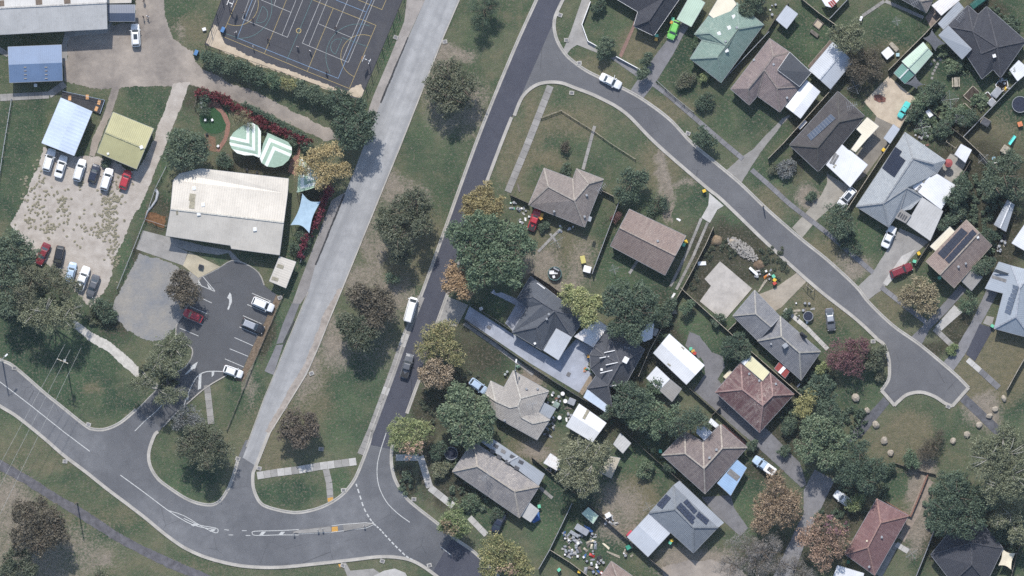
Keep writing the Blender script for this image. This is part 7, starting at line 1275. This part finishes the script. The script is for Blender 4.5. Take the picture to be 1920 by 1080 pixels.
mb.build('crossarm', TIMBER_LT, pp); mb = MB(); mb.box((.35, .1, 8.2), (.5, .5, .9)); mb.build('transformer', STEEL, pp); mb = MB()
for k in (-1.1, -.4, .4, 1.1): mb.box(tuple(dr_ * k + Vector((0, 0, 9.85))), (.12, .12, .2))
mb.build('insulator', WHITE, pp)
for i, (a, b_) in enumerate((((152,652),(-20,1005)),((132,655),(-38,985)),((122,645),(-54,970)))):
    A, B = P(a[0], a[1], 9.95), P(b[0], b[1], 9.0) if False else P(b_[0], b_[1], 9.3); mb = MB(); mid = (A + B) / 2 - Vector((0, 0, .5)); mb.tube([A, A.lerp(mid, .5) - Vector((0, 0, .15)), mid, mid.lerp(B, .5) - Vector((0, 0, .15)), B], .03, 5); o = mb.build('power_line', M('aluminium_wire', (.42, .42, .40), .5), None); setp(o, ('right', 'middle', 'left')[i] + ' of three thin power lines across the lower left road', 'power line', 'power lines across the road')
tpole('power pole on the bottom left verge', 145, 943, 8.2); tpole('street light at the far left kerb', 5, 678, 7.5, (1, -1)); tpole('short sign post on the court street kerb', 1431, 387, 2.6); tpole('street light beside the corner house fence', 966, 694, 6.5, (.1, -1))
for lb, x, y in (('left', 551, 999), ('middle left', 596, 992), ('middle right', 605, 991), ('right', 683, 984)):
    root = thing('keep_left_post', lb + ' short black post on the traffic island', 'post', P(x, y, 0) + Vector((0, 0, .16)), group='posts on the traffic island'); mb = MB(); mb.tube([(0, 0, 0), (0, 0, 1.0)], .06, 8); mb.build('post', PLASTIC, root); ub('sign_plate', (.0, 0, .75), (.35, .04, .45), WHITE, root, .3)
# ------------------------------------------------------------------ garden and yard things
def boulder(label, x, y, r, seed):
    bm = bmesh.new(); bmesh.ops.create_icosphere(bm, subdivisions=2, radius=1.0); rr = random.Random(seed); ax = [Vector((rr.uniform(-1, 1), rr.uniform(-1, 1), rr.uniform(-.3, 1))).normalized() for _ in range(7)]
    for v in bm.verts:
        k = 1.0
        for a in ax: k = min(k, .78 / max(.01, v.co.normalized().dot(a)) if v.co.normalized().dot(a) > .62 else 1.0)
        v.co *= k * rr.uniform(.95, 1.05)
    me = bpy.data.meshes.new('boulder'); bm.to_mesh(me); bm.free(); me.materials.append(M('pale_sandstone', (0.40, 0.35, 0.28), .9, .25, 2.5, (0.22, .19, .155)))
    o = bpy.data.objects.new('boulder', me); C.objects.link(o); s_ = r * S; o.scale = (s_, s_ * rr.uniform(.75, 1), s_ * .62); o.location = P(x, y) + Vector((0, 0, s_ * .32)); o.rotation_euler = (0, 0, rr.uniform(0, 6)); setp(o, label, 'boulder', 'sandstone boulders on the reserve')
for i, (lb, x, y, r) in enumerate((('large smooth boulder left of the turning head',1604,746,9),('boulder on the left walking path edge',1625,770,7),('boulder below the left walking path',1642,796,8),('boulder at the top of the right boulder row',1882,747,7),('boulder in the middle of the right boulder row',1866,767,6.5),('boulder at the right path edge',1855,780,7),('boulder left of the right walking path',1836,797,7),('boulder near the round green bush',1658,826,8),('boulder above the timber edging',1670,849,7),('boulder beside the dark twiggy shrub',1787,827,7),('flat boulder near the right gum tree',1813,815,7))): boulder(lb, x, y, r, i + 3)
def trampoline(label, x, y, r, extra=False):
    root = thing('trampoline', label, 'trampoline', P(x, y)); R_ = r * S; mb = MB(); ring = [(R_ * math.cos(t_ * math.pi / 12), R_ * math.sin(t_ * math.pi / 12), .85) for t_ in range(25)]; mb.tube(ring, .07, 6, False); mb.build('frame', M('teal_steel_frame', (0.12, 0.22, 0.22), .5) if extra else STEEL, root)
    mb = MB(); mb.prism([(q[0] * .94, q[1] * .94) for q in ring[:-1]], .80, .83); mb.build('mat', RUBBER if extra else M('navy_trampoline_mat', (0.022, 0.028, 0.05), .7, .15), root)
    for k in range(4): a = k * math.pi / 2 + .4; mb = MB(); mb.tube([(R_ * math.cos(a), R_ * math.sin(a), 0), (R_ * math.cos(a), R_ * math.sin(a), .85)], .04, 6); mb.build('leg', STEEL, root)
    if extra:
        for (dx, dy, sx, sy, a, k) in ((-.62, .25, .95, .75, 0, 0), (-.2, -.65, .5, .55, .3, 1), (.05, .1, .35, .4, .6, 2), (.45, .05, .28, .28, 0, 3), (.35, .9, 1.3, .3, -.5, 4)):
            o = thing('scrap_board', ('large white board','lower white box','middle white box','small white lid','grey green plank')[k] + ' lying on the trampoline', 'scrap', P(x, y) + Vector((dx, dy, .84)), a); ub('board', (0, 0, 0), (sx, sy, .08), WHITE if k < 4 else GREYP, o); ub('edge_strip', (0, sy * .35, .081), (sx * .8, .04, .02), GREYP, o)
trampoline('round trampoline with rubbish on it in the dry backyard', 1040, 513, 12.5, True); trampoline('dark round trampoline at the right edge lawn', 1912, 196, 15); trampoline('small dark trampoline beside the charcoal sedan', 1515, 593, 9); trampoline('shaded trampoline beside the corner house', 846, 850, 12)
def hoist(label, x, y, r=14, rz=.3):
    root = thing('rotary_clothesline', label, 'clothesline', P(x, y), rz); R_ = r * S; mb = MB(); mb.tube([(0, 0, 0), (0, 0, 2.0)], .04, 6); mb.build('pole', STEEL, root)
    for k in range(4): a = k * math.pi / 2; mb = MB(); mb.tube([(0, 0, 1.9), (R_ * math.cos(a), R_ * math.sin(a), 2.1)], .028, 5); mb.build('arm', STEEL, root)
    mb = MB()
    for f in (.45, .72, 1.0):
        q = [(R_ * f * math.cos(k * math.pi / 2), R_ * f * math.sin(k * math.pi / 2), 2.0 + .1 * f) for k in range(5)]
        for a, b_ in zip(q[:-1], q[1:]): mb.bar(a, b_, .016)
    mb.build('line', STEEL, root)
for lb, x, y, r, a in (('rotary clothesline on the productive garden lawn',1780,187,17,.1),('rotary clothesline in the sheltered side lawn',1728,240,16,.2),('rotary clothesline over the vegetable beds',1796,224,11,.5),('rotary clothesline in the dry backyard',1043,452,14,.5),('rotary clothesline on the lawn below the gabled house',1151,505,10,.3),('rotary clothesline in the sandy yard corner',1602,162,16,.4),('rotary clothesline behind the solar house',1216,951,12,.5),('rotary clothesline in the right edge backyard',1842,298,12,.7),('rotary clothesline beside the red house',1708,1037,13,.6),('rotary clothesline below the small shrub beds',1680,40,9,.2)): hoist(lb, x, y, r, a)
def bench(label, x, y, rz, m=TIMBER_LT, ln=1.8):
    root = thing('picnic_table', label, 'picnic table', P(x, y), rz)
    for k in range(4): ub('plank', (0, (k - 1.5) * .2, .70), (ln, .17, .05), m, root)
    for s_ in (-1, 1):
        ub('seat', (0, s_ * .68, .42), (ln, .24, .05), m, root); mb = MB(); mb.bar((s_ * ln * .35, -.7, .40), (s_ * ln * .35, .7, .40), .08); mb.bar((s_ * ln * .35, -.6, 0), (s_ * ln * .35, -.2, .70), .08); mb.bar((s_ * ln * .35, .6, 0), (s_ * ln * .35, .2, .70), .08); mb.build('leg_frame', m, root)
bench('pale timber picnic table on the productive garden lawn', 1792, 154, math.radians(92), TIMBER_LT, 2.0); bench('picnic table on the playground lawn', 425, 297, .2, TIMBER, 1.4)
def boxthing(name, cat, label, x, y, size, m, rz=0, lid=None, z=0, group=None):
    """crate-like thing: body with an edge rim and a lid or panel on top"""
    root = thing(name, label, cat, P(x, y) + Vector((0, 0, z)), rz, group); ub('body', (0, 0, 0), size, m, root, 0, UNITB); ub('lid', (0, 0, size[2]), (size[0] * .92, size[1] * .92, .04), lid or m, root, 0, UNITB); return root
BX = boxthing
BX('storage_box', 'box', 'white box below the blue shed', 67, 160, (.65, .65, .8), WHITE); BX('storage_box', 'box', 'white box beside the shaded lawn fence', 902, 579, (.75, .7, .6), WHITE, .4); BX('storage_box', 'box', 'small white box on the grass left of the court', 383, 55, (.75, .65, .5), WHITE, .3)
BX('storage_box', 'box', 'long pale box beside the maroon house wall', 1364, 702, (.7, 2.0, 1.0), CREAM, -.75); BX('storage_box', 'box', 'long white box along the dark brown house fence', 1504, 234, (.75, 2.2, 1.0), WHITE, -.75); BX('shed_box', 'box', 'yellow cubby box in the dry backyard', 1093, 487, (1.0, 1.6, 1.3), M('yellow_board', (0.55, 0.48, 0.16), .7, .1), .2); BX('shed_box', 'box', 'pale lilac box below the yellow cubby', 1101, 505, (1.6, 1.4, 1.2), WHITE, -.25)
BX('storage_box', 'box', 'white sheet lying by the empty slab fence', 1316, 494, (1.7, .8, .15), WHITE, .05); BX('storage_box', 'box', 'white appliance at the empty slab rubble', 1413, 509, (2.3, .55, .6), WHITE, -.75); BX('storage_box', 'box', 'tan timber box in the side yard', 1742, 213, (1.0, 1.6, 1.0), WHITE, .6); BX('bench', 'bench', 'grey timber seat along the vegetable garden fence', 1779, 239, (.5, 1.8, .45), TIMBER_LT, .8)
BX('cubby_house', 'cubby house', 'grey timber cubby with a dark opening beside the fence', 1847, 229, (1.9, 1.5, 1.5), TIMBER_LT, -.55, POLY_DK); BX('play_tower', 'play tower', 'timber play tower with a slide at the right edge', 1884, 281, (1.5, 1.7, 1.6), TIMBER_LT, -.6)
sl = thing('slide', 'aqua slide attached to the timber play tower', 'slide', P(1891, 271), math.radians(53)); mb = MB(); mb.bar((0, 0, 1.4), (2.2, 0, .25), .55, .06); mb.build('chute', AQUA, sl); mb = MB(); mb.bar((0, .27, 1.5), (2.2, .27, .35), .06, .2); mb.bar((0, -.27, 1.5), (2.2, -.27, .35), .06, .2); mb.build('side_rail', AQUA, sl)
BX('ride_on_toy', 'toy', 'orange plastic toy house on the right edge lawn', 1912, 233, (1.0, 1.0, .9), ORANGE, .3, M('orange_lid_toy', (.7, .25, .12), .5)); BX('water_tub', 'tub', 'pale blue round tub beside the fence rubble', 1863, 297, (.65, .65, .4), M('pale_blue_plastic', (.35, .55, .70), .4), 0)
# round red table with chairs
rt = thing('patio_table', 'round red table on the pale patio', 'table', P(1777, 306)); mb = MB(); mb.tube([(0, 0, 2.1), (0, 0, 2.35)], [.88, .12], 16); mb.build('parasol', M('faded_red_canvas', (.33, .085, .08), .8, .15), rt); mb = MB(); mb.tube([(0, 0, 0), (0, 0, 2.2)], .04, 6); mb.build('pole', STEEL, rt); mb = MB(); mb.tube([(0, 0, .70), (0, 0, .74)], .6, 14); mb.build('table_top', WHITE, rt)
# timber sandpit with bench
sp_ = thing('sandpit', 'square timber sandpit on the top back lawn', 'sandpit', P(1534, 45), math.radians(-38)); ub('sand', (0, 0, 0), (1.5, 1.4, .12), SAND, sp_)
for (dx, dy, sx, sy) in ((0, .75, 1.75, .18), (0, -.75, 1.75, .18), (.80, 0, .18, 1.45), (-.80, 0, .18, 1.45)): ub('sleeper', (dx, dy, 0), (sx, sy, .28), TIMBER, sp_)
BX('bench', 'bench', 'weathered timber bench below the sandpit', 1527, 63, (2.0, .75, .45), TIMBER, -.66); BX('garden_chair', 'chair', 'white chair at the garden path corner', 1614, 35, (.5, 1.0, .8), WHITE, -.4); BX('cage', 'cage', 'grey hutch with white panel near the diagonal fence', 1664, 100, (2.1, 2.0, .9), GREYP, .7, WHITE); BX('bench', 'bench', 'round ended timber seat beside the hutch', 1676, 88, (.9, 2.2, .4), TIMBER_LT, .75); BX('water_tub', 'tub', 'pale aqua tub beside the hutch', 1683, 103, (.7, .7, .5), M('pale_aqua_plastic', (.45, .65, .68), .4))
mb = MB(); mb.prism([(P(*q).x, P(*q).y) for q in ((1639,178),(1650,177),(1661,184),(1660,191),(1648,192),(1639,187))], .02, .12); o = mb.build('tarp', M('red_brown_tarp', (.23, .10, .075), .8, .25, 2.0)); setp(o, 'red brown tarp spread on the sandy yard', 'tarp')
def tarp(label, q, m, h=.5):
    o0 = P(*q[0]); c_ = sum((P(*a) for a in q), Vector()) / len(q); rr = random.Random(int(q[0][0])); V = []; n = len(q) * 3
    ring = [P(*q[i]).lerp(P(*q[(i + 1) % len(q)]), k / 3) for i in range(len(q)) for k in range(3)]
    for f, z in ((1, .02), (.8, h * .7), (.45, h)):
        for p_ in ring: e = c_.lerp(p_, f * rr.uniform(.9, 1.05)); V.append(Vector((e.x, e.y, z * rr.uniform(.7, 1.2) + .01)))
    mb = MB(); mb.add(V, [(r * n + i, r * n + (i + 1) % n, (r + 1) * n + (i + 1) % n, (r + 1) * n + i) for r in range(2) for i in range(n)] + [tuple(range(2 * n, 3 * n))]); o = fixn(mb.build('tarp', m, None)); setp(o, label, 'tarp')
tarp('blue tarp beside the beige carport', [(1003,956),(1012,960),(1013,974),(1001,982),(996,978)], BLUE); tarp('blue tarp at the brown gable corner', [(1797,415),(1803,409),(1808,414),(1801,421)], BLUE, .8); tarp('blue tarp in the junk yard', [(1094,984),(1105,988),(1113,996),(1110,1001),(1098,993)], BLUE, .6)
BX('covered_trailer', 'trailer', 'grey covered trailer in the junk yard', 1091, 993, (3.0, 1.35, 1.3), GREYP, -.55); BX('covered_trailer', 'trailer', 'small dark trailer left of the grey covered trailer', 1077, 1001, (2.1, .7, .6), STEEL, -.55)
# spaced heaps of scrap, every piece its own thing
CN = {'dirty_white': 'dirty white', 'white_paint': 'white', 'blue_tarp': 'blue', 'red_paint': 'red', 'weathered_timber': 'brown timber', 'pale_timber': 'tan timber', 'dark_metal': 'black', 'galvanised_steel': 'silver', 'cream_paint': 'cream', 'aqua_plastic': 'aqua', 'orange_plastic': 'orange', 'yellow_plastic': 'yellow', 'green_plastic': 'green', 'brick_wall': 'brick red', 'lime_plastic': 'lime'}
def scrap(where, n, cx, cy, rx, ry, cols, seed, smax=.9, z=.03):
    rr = random.Random(seed); nm = ['scrap_board', 'crate', 'scrap_sheet', 'drum']
    for i in range(n):
        k = rr.choice([0, 0, 1, 1, 2, 3]); x, y = cx + rr.uniform(-1, 1) * rx, cy + rr.uniform(-1, 1) * ry; m_ = rr.choice(cols); q = P(x, y); q.z = z; a = rr.uniform(0, 3.1)
        sx_ = 'left' if x < cx - rx * .33 else ('right' if x > cx + rx * .33 else ''); sy_ = 'upper' if y < cy - ry * .33 else ('lower' if y > cy + ry * .33 else 'middle')
        lb = CN.get(m_.name, 'grey') + ' ' + {0: 'board', 1: 'crate', 2: 'bent sheet', 3: 'drum'}[k] + ' ' + (sy_ + ' ' + sx_).strip() + ' in scrap ' + where
        root = thing(nm[k], lb, 'scrap', q, a, 'scrap ' + where)
        if k == 0: ub('plank', (0, 0, 0), (rr.uniform(.6, smax * 1.6), rr.uniform(.15, .3), .08), m_, root); ub('plank', (.05, .18, .0), (rr.uniform(.5, smax * 1.4), .14, .12), m_, root, .1)
        elif k == 1: s_ = rr.uniform(.35, smax * .7); ub('body', (0, 0, 0), (s_, s_ * rr.uniform(.7, 1.2), s_ * .8), m_, root, 0, UNITB); ub('lid', (0, 0, s_ * .8), (s_ * .8, s_ * .7, .04), WHITE if rr.random() < .4 else GREYP, root, .1)
        elif k == 2: mb = MB(); s_ = rr.uniform(.5, smax); mb.add([(-s_, -s_ * .4, .05), (s_, -s_ * .5, .12), (s_ * .9, s_ * .4, .3), (-s_ * .9, s_ * .5, .1), (0, 0, .4)], [(0, 1, 4), (1, 2, 4), (2, 3, 4), (3, 0, 4)]); mb.build('sheet', m_, root)
        else: mb = MB(); mb.tube([(0, 0, 0), (0, 0, .55)], [.26, .29], 10); mb.build('drum_body', m_, root); mb = MB(); mb.tube([(0, 0, .552), (0, 0, .58)], .24, 10); mb.build('rim', STEEL, root)
DW = M('dirty_white', (0.50, 0.485, 0.46), .8, .3, 4.0); WS = [DW, GREYP, STEEL, DW, TIMBER_LT, DARKMET, DW, TIMBER]; MX = WS * 3 + [BLUE, RED, TIMBER, TIMBER, STEEL, CREAM, DARKMET, DARKMET]
scrap('heaped in the junk yard', 46, 1071, 1022, 15, 22, MX, 1); scrap('scattered right of the junk heap', 26, 1102, 1022, 16, 24, MX, 2, .7); scrap('beside the bottom roof in the junk yard', 22, 1118, 1062, 22, 14, MX, 3); scrap('behind the carport of the solar house', 10, 1178, 1035, 10, 12, WS + [YELLOW], 4, .6); scrap('along the wavy fence', 18, 1257, 577, 8, 14, WS + [BLUE], 5); scrap('at the foot of the wavy fence', 6, 1243, 591, 4, 5, [ORANGE, WHITE, BLUE], 6, .6)
scrap('on the rubble of the empty slab', 14, 1430, 517, 16, 10, WS + [TIMBER, ORANGE], 7, .7); scrap('around the red utility', 12, 986, 404, 14, 14, [DW, DW, WHITE, GREYP, STEEL], 8, .55); scrap('in the shaded corner by the orange tree', 9, 965, 385, 10, 8, [DW, GREYP, LGRN], 9, .7); scrap('behind the pale tiled house', 22, 1029, 798, 10, 22, WS + [DARKMET], 10, .7); scrap('beside the flat pergola cover', 12, 1040, 745, 14, 10, WS + [BRICK], 11, .7); scrap('along the white garage wall', 12, 1068, 778, 6, 14, [WHITE, TIMBER, STEEL, TIMBER_LT], 12, .6)
scrap('in the plant nursery corner', 18, 1880, 157, 12, 12, WS + [YELLOW, GREENP], 13, .6); scrap('around the charcoal sedan lawn', 12, 1508, 583, 24, 18, WS + [DARKMET, TIMBER_LT], 14, .7); scrap('on the drying lawn by the gum shed', 12, 1040, 872, 14, 16, WS, 15, .6); scrap('behind the light grey house', 14, 1732, 262, 16, 12, [WHITE, WHITE, BRICK, GREYP], 16, .5); scrap('beside the right edge white shed', 12, 1877, 458, 8, 14, WS, 17, .7); scrap('in the lawn below the two wing house', 8, 1062, 430, 16, 8, [M('lime_plastic', (.5, .6, .15), .5), WHITE, GREYP], 18, .5)
scrap('behind the leaning backyard fence', 14, 1146, 972, 12, 12, WS + [BRICK], 19, .6); scrap('at the top garden bed', 8, 1440, 20, 20, 14, WS + [TIMBER], 20, .5); scrap('beside the fence rubble', 10, 1870, 308, 8, 8, [TIMBER_LT, WHITE, STEEL], 21, .6); scrap('on the dark house roofside', 6, 1100, 690, 6, 6, [WHITE, ORANGE, GREENP], 22, .4)
# rubble heap on the empty block
rr = random.Random(4); mb = MB()
for i in range(420): a = rr.uniform(0, 6.28); d = rr.random() ** .6; q = P(1392 + d * 26 * math.cos(a) + (d * 10 * math.sin(a)), 467 + d * 20 * math.sin(a) + d * 10 * math.cos(a)); s_ = rr.uniform(.12, .42); mb.box((q.x, q.y, (1 - d) * .7 + s_ * .3), (s_, s_ * rr.uniform(.6, 1.2), s_ * .7), rr.uniform(0, 3))
o = mb.build('rubble', M('pale_rubble', (.36, .335, .30), .9, .35, 3.0)); setp(o, 'heap of pale broken rubble on the empty block', 'rubble', kind='stuff')
def mound(label, x, y, r, m, h=.6):
    rr = random.Random(int(x)); mb = MB(); V = []; n = 14
    for f, z in ((1, 0), (.75, h * .5), (.4, h * .85)):
        for k in range(n): a = k * 2 * math.pi / n; q = P(x, y); V.append((q.x + math.cos(a) * r * S * f * rr.uniform(.85, 1.15), q.y + math.sin(a) * r * S * f * rr.uniform(.75, 1.05), z + rr.uniform(0, .08)))
    mb.add(V, [(i * n + k, i * n + (k + 1) % n, (i + 1) * n + (k + 1) % n, (i + 1) * n + k) for i in range(2) for k in range(n)] + [tuple(range(2 * n, 3 * n))]); o = fixn(mb.build('soil_mound', m, None, True)); setp(o, label, 'soil mound', kind='thing')
mound('tan soil mound beside the wavy fence', 1343, 451, 11, M('tan_soil', (.27, .20, .13), .95, .3, 2.0)); mound('brown soil mound near the white appliance', 1424, 497, 11, M('brown_soil', (.19, .135, .09), .95, .35, 2.0)); mound('pale soil beside the rubble heap', 1376, 453, 9, M('pale_soil', (.42, .35, .27), .95, .25, 2.0), .4)
# vegetable beds
def bed(label, q, m=TIMBER_LT, fill=SOIL):
    o0 = P(*q[0]); root = thing('raised_bed', label, 'garden bed', o0); pts = [P(*a) - o0 for a in q]; mb = MB(); mb.prism([(v.x, v.y) for v in pts], 0, .22); mb.build('soil', fill, root)
    for a, b_ in zip(pts, pts[1:] + pts[:1]): c_ = (a + b_) / 2; d = b_ - a; ub('sleeper', (c_.x, c_.y, 0), (d.length + .12, .14, .32), m, root, math.atan2(d.y, d.x))
bed('large timber edged vegetable bed', [(1806,180),(1824,161),(1848,184),(1830,200)]); bed('second timber edged bed with grass', [(1797,205),(1808,193),(1824,208),(1812,221)], TIMBER_LT, M('grass_fill', (.045, .07, .025), .95, .3)); bed('white edged bed of dark plants near the fence', [(1838,182),(1852,172),(1862,184),(1848,192)], WHITE)
bed('triangular white edged pond bed', [(1866,160),(1872,152),(1888,150),(1890,162),(1878,172)], WHITE); bed('narrow timber bed below the maroon house fence', [(1588,655),(1590,650),(1600,658),(1597,664)], TIMBER)
BX('cold_frame', 'cold frame', 'silver cold frame beside the fence', 1868, 174, (1.6, 2.1, .8), STEEL, -.7); BX('cold_frame', 'cold frame', 'grey gridded cold frame with white edges', 1859, 192, (1.3, 1.5, .7), WHITE, -.75, GREYP)
def swing(label, x, y, rz, ln=2.4):
    root = thing('swing_frame', label, 'swing frame', P(x, y), rz); mb = MB(); mb.bar((-ln / 2, 0, 2), (ln / 2, 0, 2), .08)
    for s_ in (-1, 1): mb.bar((s_ * ln / 2, -.8, 0), (s_ * ln / 2, 0, 2), .08); mb.bar((s_ * ln / 2, .8, 0), (s_ * ln / 2, 0, 2), .08)
    mb.build('frame', TIMBER_LT, root)
    for k in (-.4, .4): mb = MB(); mb.bar((k, -.2, .55), (k, .2, .55), .3, .04); mb.bar((k, -.15, .55), (k, 0, 2), .02); mb.bar((k, .15, .55), (k, 0, 2), .02); mb.build('swing_seat', PLASTIC, root)
swing('white timber frame behind the small white shed', 1782, 272, -.6); swing('metal swing frame beside the tan driveway lawn', 1517, 540, -.7, 1.8)
# boards, planks and loose timber
for lb, x, y, a, ln, m_ in (('white plank leaning below the red awning',1503,718,.75,2.6,WHITE),('pale timber plank on the junk yard grass',1136,1024,-.75,1.8,CREAM),('broken timber path edge in the junk yard',1150,1040,-.45,3.0,TIMBER_LT),('white plank beside the dark trampoline',1511,599,-1.3,1.8,WHITE),('pale timber on the charcoal sedan lawn',1492,583,.05,2.0,TIMBER_LT),('stacked timber beside the slab driveway',1430,536,.95,3.0,TIMBER_LT),('timber seat on the lawn by the orange tree',972,352,-1.3,1.8,TIMBER),('grey plank on the strip drive lawn',1272,412,-.6,.9,WHITE),('kayak like white board under the cream sail',1895,1025,1.2,2.8,CREAM),('white wrapped bundle beside the wavy fence',1262,556,1.0,1.6,WHITE)):
    root = thing('timber_plank', lb, 'plank', P(x, y), a); ub('plank', (0, 0, 0), (ln, .28, .12), m_, root); ub('plank', (.1, .2, 0), (ln * .8, .14, .09), m_, root, .06)
for lb, x, y in (('upper pale drum beside the pale tiled house',951,697),('lower pale green drum beside the pale tiled house',947,702)):
    root = thing('drum', lb, 'drum', P(x, y)); mb = MB(); mb.tube([(0, 0, 0), (0, 0, .7)], .28, 10); mb.build('drum_body', M('pale_green_plastic', (.38, .46, .38), .5), root); mb = MB(); mb.tube([(0, 0, .7), (0, 0, .74)], .22, 10); mb.build('rim', STEEL, root)
tarp('faded green cover over a small boat by the fence', [(965,686),(975,684),(977,689),(970,692)], M('faded_green_cover', (.20, .32, .25), .7), .7)
for lb, x, y, m_ in (('white round table behind the pale tiled house',1049,783,WHITE),('white chair beside the wavy driveway',1060,752,WHITE),('pale round seat beside the flat pergola',1055,738,WHITE)):
    root = thing('garden_table', lb, 'garden table', P(x, y)); mb = MB(); mb.tube([(0, 0, .66), (0, 0, .72)], .42, 14); mb.build('table_top', m_, root)
    for k in range(3): a = k * 2.09; mb = MB(); mb.bar((.3 * math.cos(a), .3 * math.sin(a), 0), (.2 * math.cos(a), .2 * math.sin(a), .66), .05); mb.build('leg', m_, root)
BX('storage_box', 'box', 'grey lidded chest beside the garage wall', 1072, 753, (1.5, 1.4, .9), GREYP, -.4); BX('storage_box', 'box', 'pale green glass hutch behind the pale tiled house', 1043, 759, (1.3, 1.2, .8), M('pale_green_board', (.25, .32, .28), .6), -.5); BX('drain_cover', 'drain cover', 'dark square hatch in the long smooth driveway', 917, 614, (.8, .7, .04), CONC_DK, -.6, CONC_DK, .05); BX('drain_cover', 'drain cover', 'dark square hatch in the rear driveway court', 1066, 702, (.75, .9, .04), CONC_DK, -.5, CONC_DK, .05); BX('drain_cover', 'drain cover', 'dark shelter hatch on the yellowish apron', 377, 500, (1.0, .9, .6), GREYP, -.3, DARKMET, .03)
BX('skip_bin', 'skip bin', 'green skip beside the yellow toy', 1178, 1026, (1.0, .9, .9), M('bright_green_plastic', (.05, .30, .20), .5), .5); BX('ride_on_toy', 'toy', 'pink and red plastic toy against the carport wall', 1180, 1000, (.55, 1.5, .8), M('pink_red_plastic', (.6, .08, .12), .5), -.75); BX('storage_box', 'box', 'white appliance beside the backyard fence', 1140, 966, (1.2, 1.0, .9), WHITE, .5)
rn = thing('inflatable_tube', 'white plastic sheet snaking along the hall garden', 'plastic sheet', P(292, 358)); mb = MB(P(292, 358)); mb.tube([P(*q) + Vector((0, 0, .2)) for q in ((292,355),(296,362),(293,375),(284,388),(277,396),(273,408))], [.3, .34, .25, .22, .2, .12], 8); mb.build('sheet', M('grey_white_plastic', (.45, .46, .47), .5, .15), rn, True)
for i, (x, y) in enumerate(((385,225),(398,225),(384,208),(378,193),(379,201),(388,252),(409,274),(463,318),(482,323))):
    BX('play_item', 'toy', ('white toy pair left side', 'white toy pair right side', 'white toy by the paved arc', 'white ball in the top corner', 'white bucket in the top corner', 'dark tub below the turf', 'small white tub on the bark', 'dark planter below the left sail', 'dark planter below the middle sail')[i] + ' in the playground', x, y, (.45, .5, .5), WHITE if i < 5 or i == 6 else DARKMET, .4 * i)

# ------------------------------------------------------------------ thin haze in the air below the aircraft
hz = MB(); hz.box((0, 0, 602.5), (5400, 5400, 1207)); hm = bpy.data.materials.new('thin_haze'); hm.use_nodes = True; ht = hm.node_tree
for n_ in list(ht.nodes):
    if n_.type == 'BSDF_PRINCIPLED': ht.nodes.remove(n_)
pv = ht.nodes.new('ShaderNodeVolumePrincipled'); pv.inputs['Color'].default_value = (0.80, 0.90, 1.0, 1); pv.inputs['Density'].default_value = 1.8e-5; pv.inputs['Anisotropy'].default_value = 0.0
ht.links.new(pv.outputs[0], ht.nodes['Material Output'].inputs['Volume'])
ho = hz.build('haze', hm); setp(ho, 'thin even haze between the aircraft and the ground', 'haze', kind='stuff')
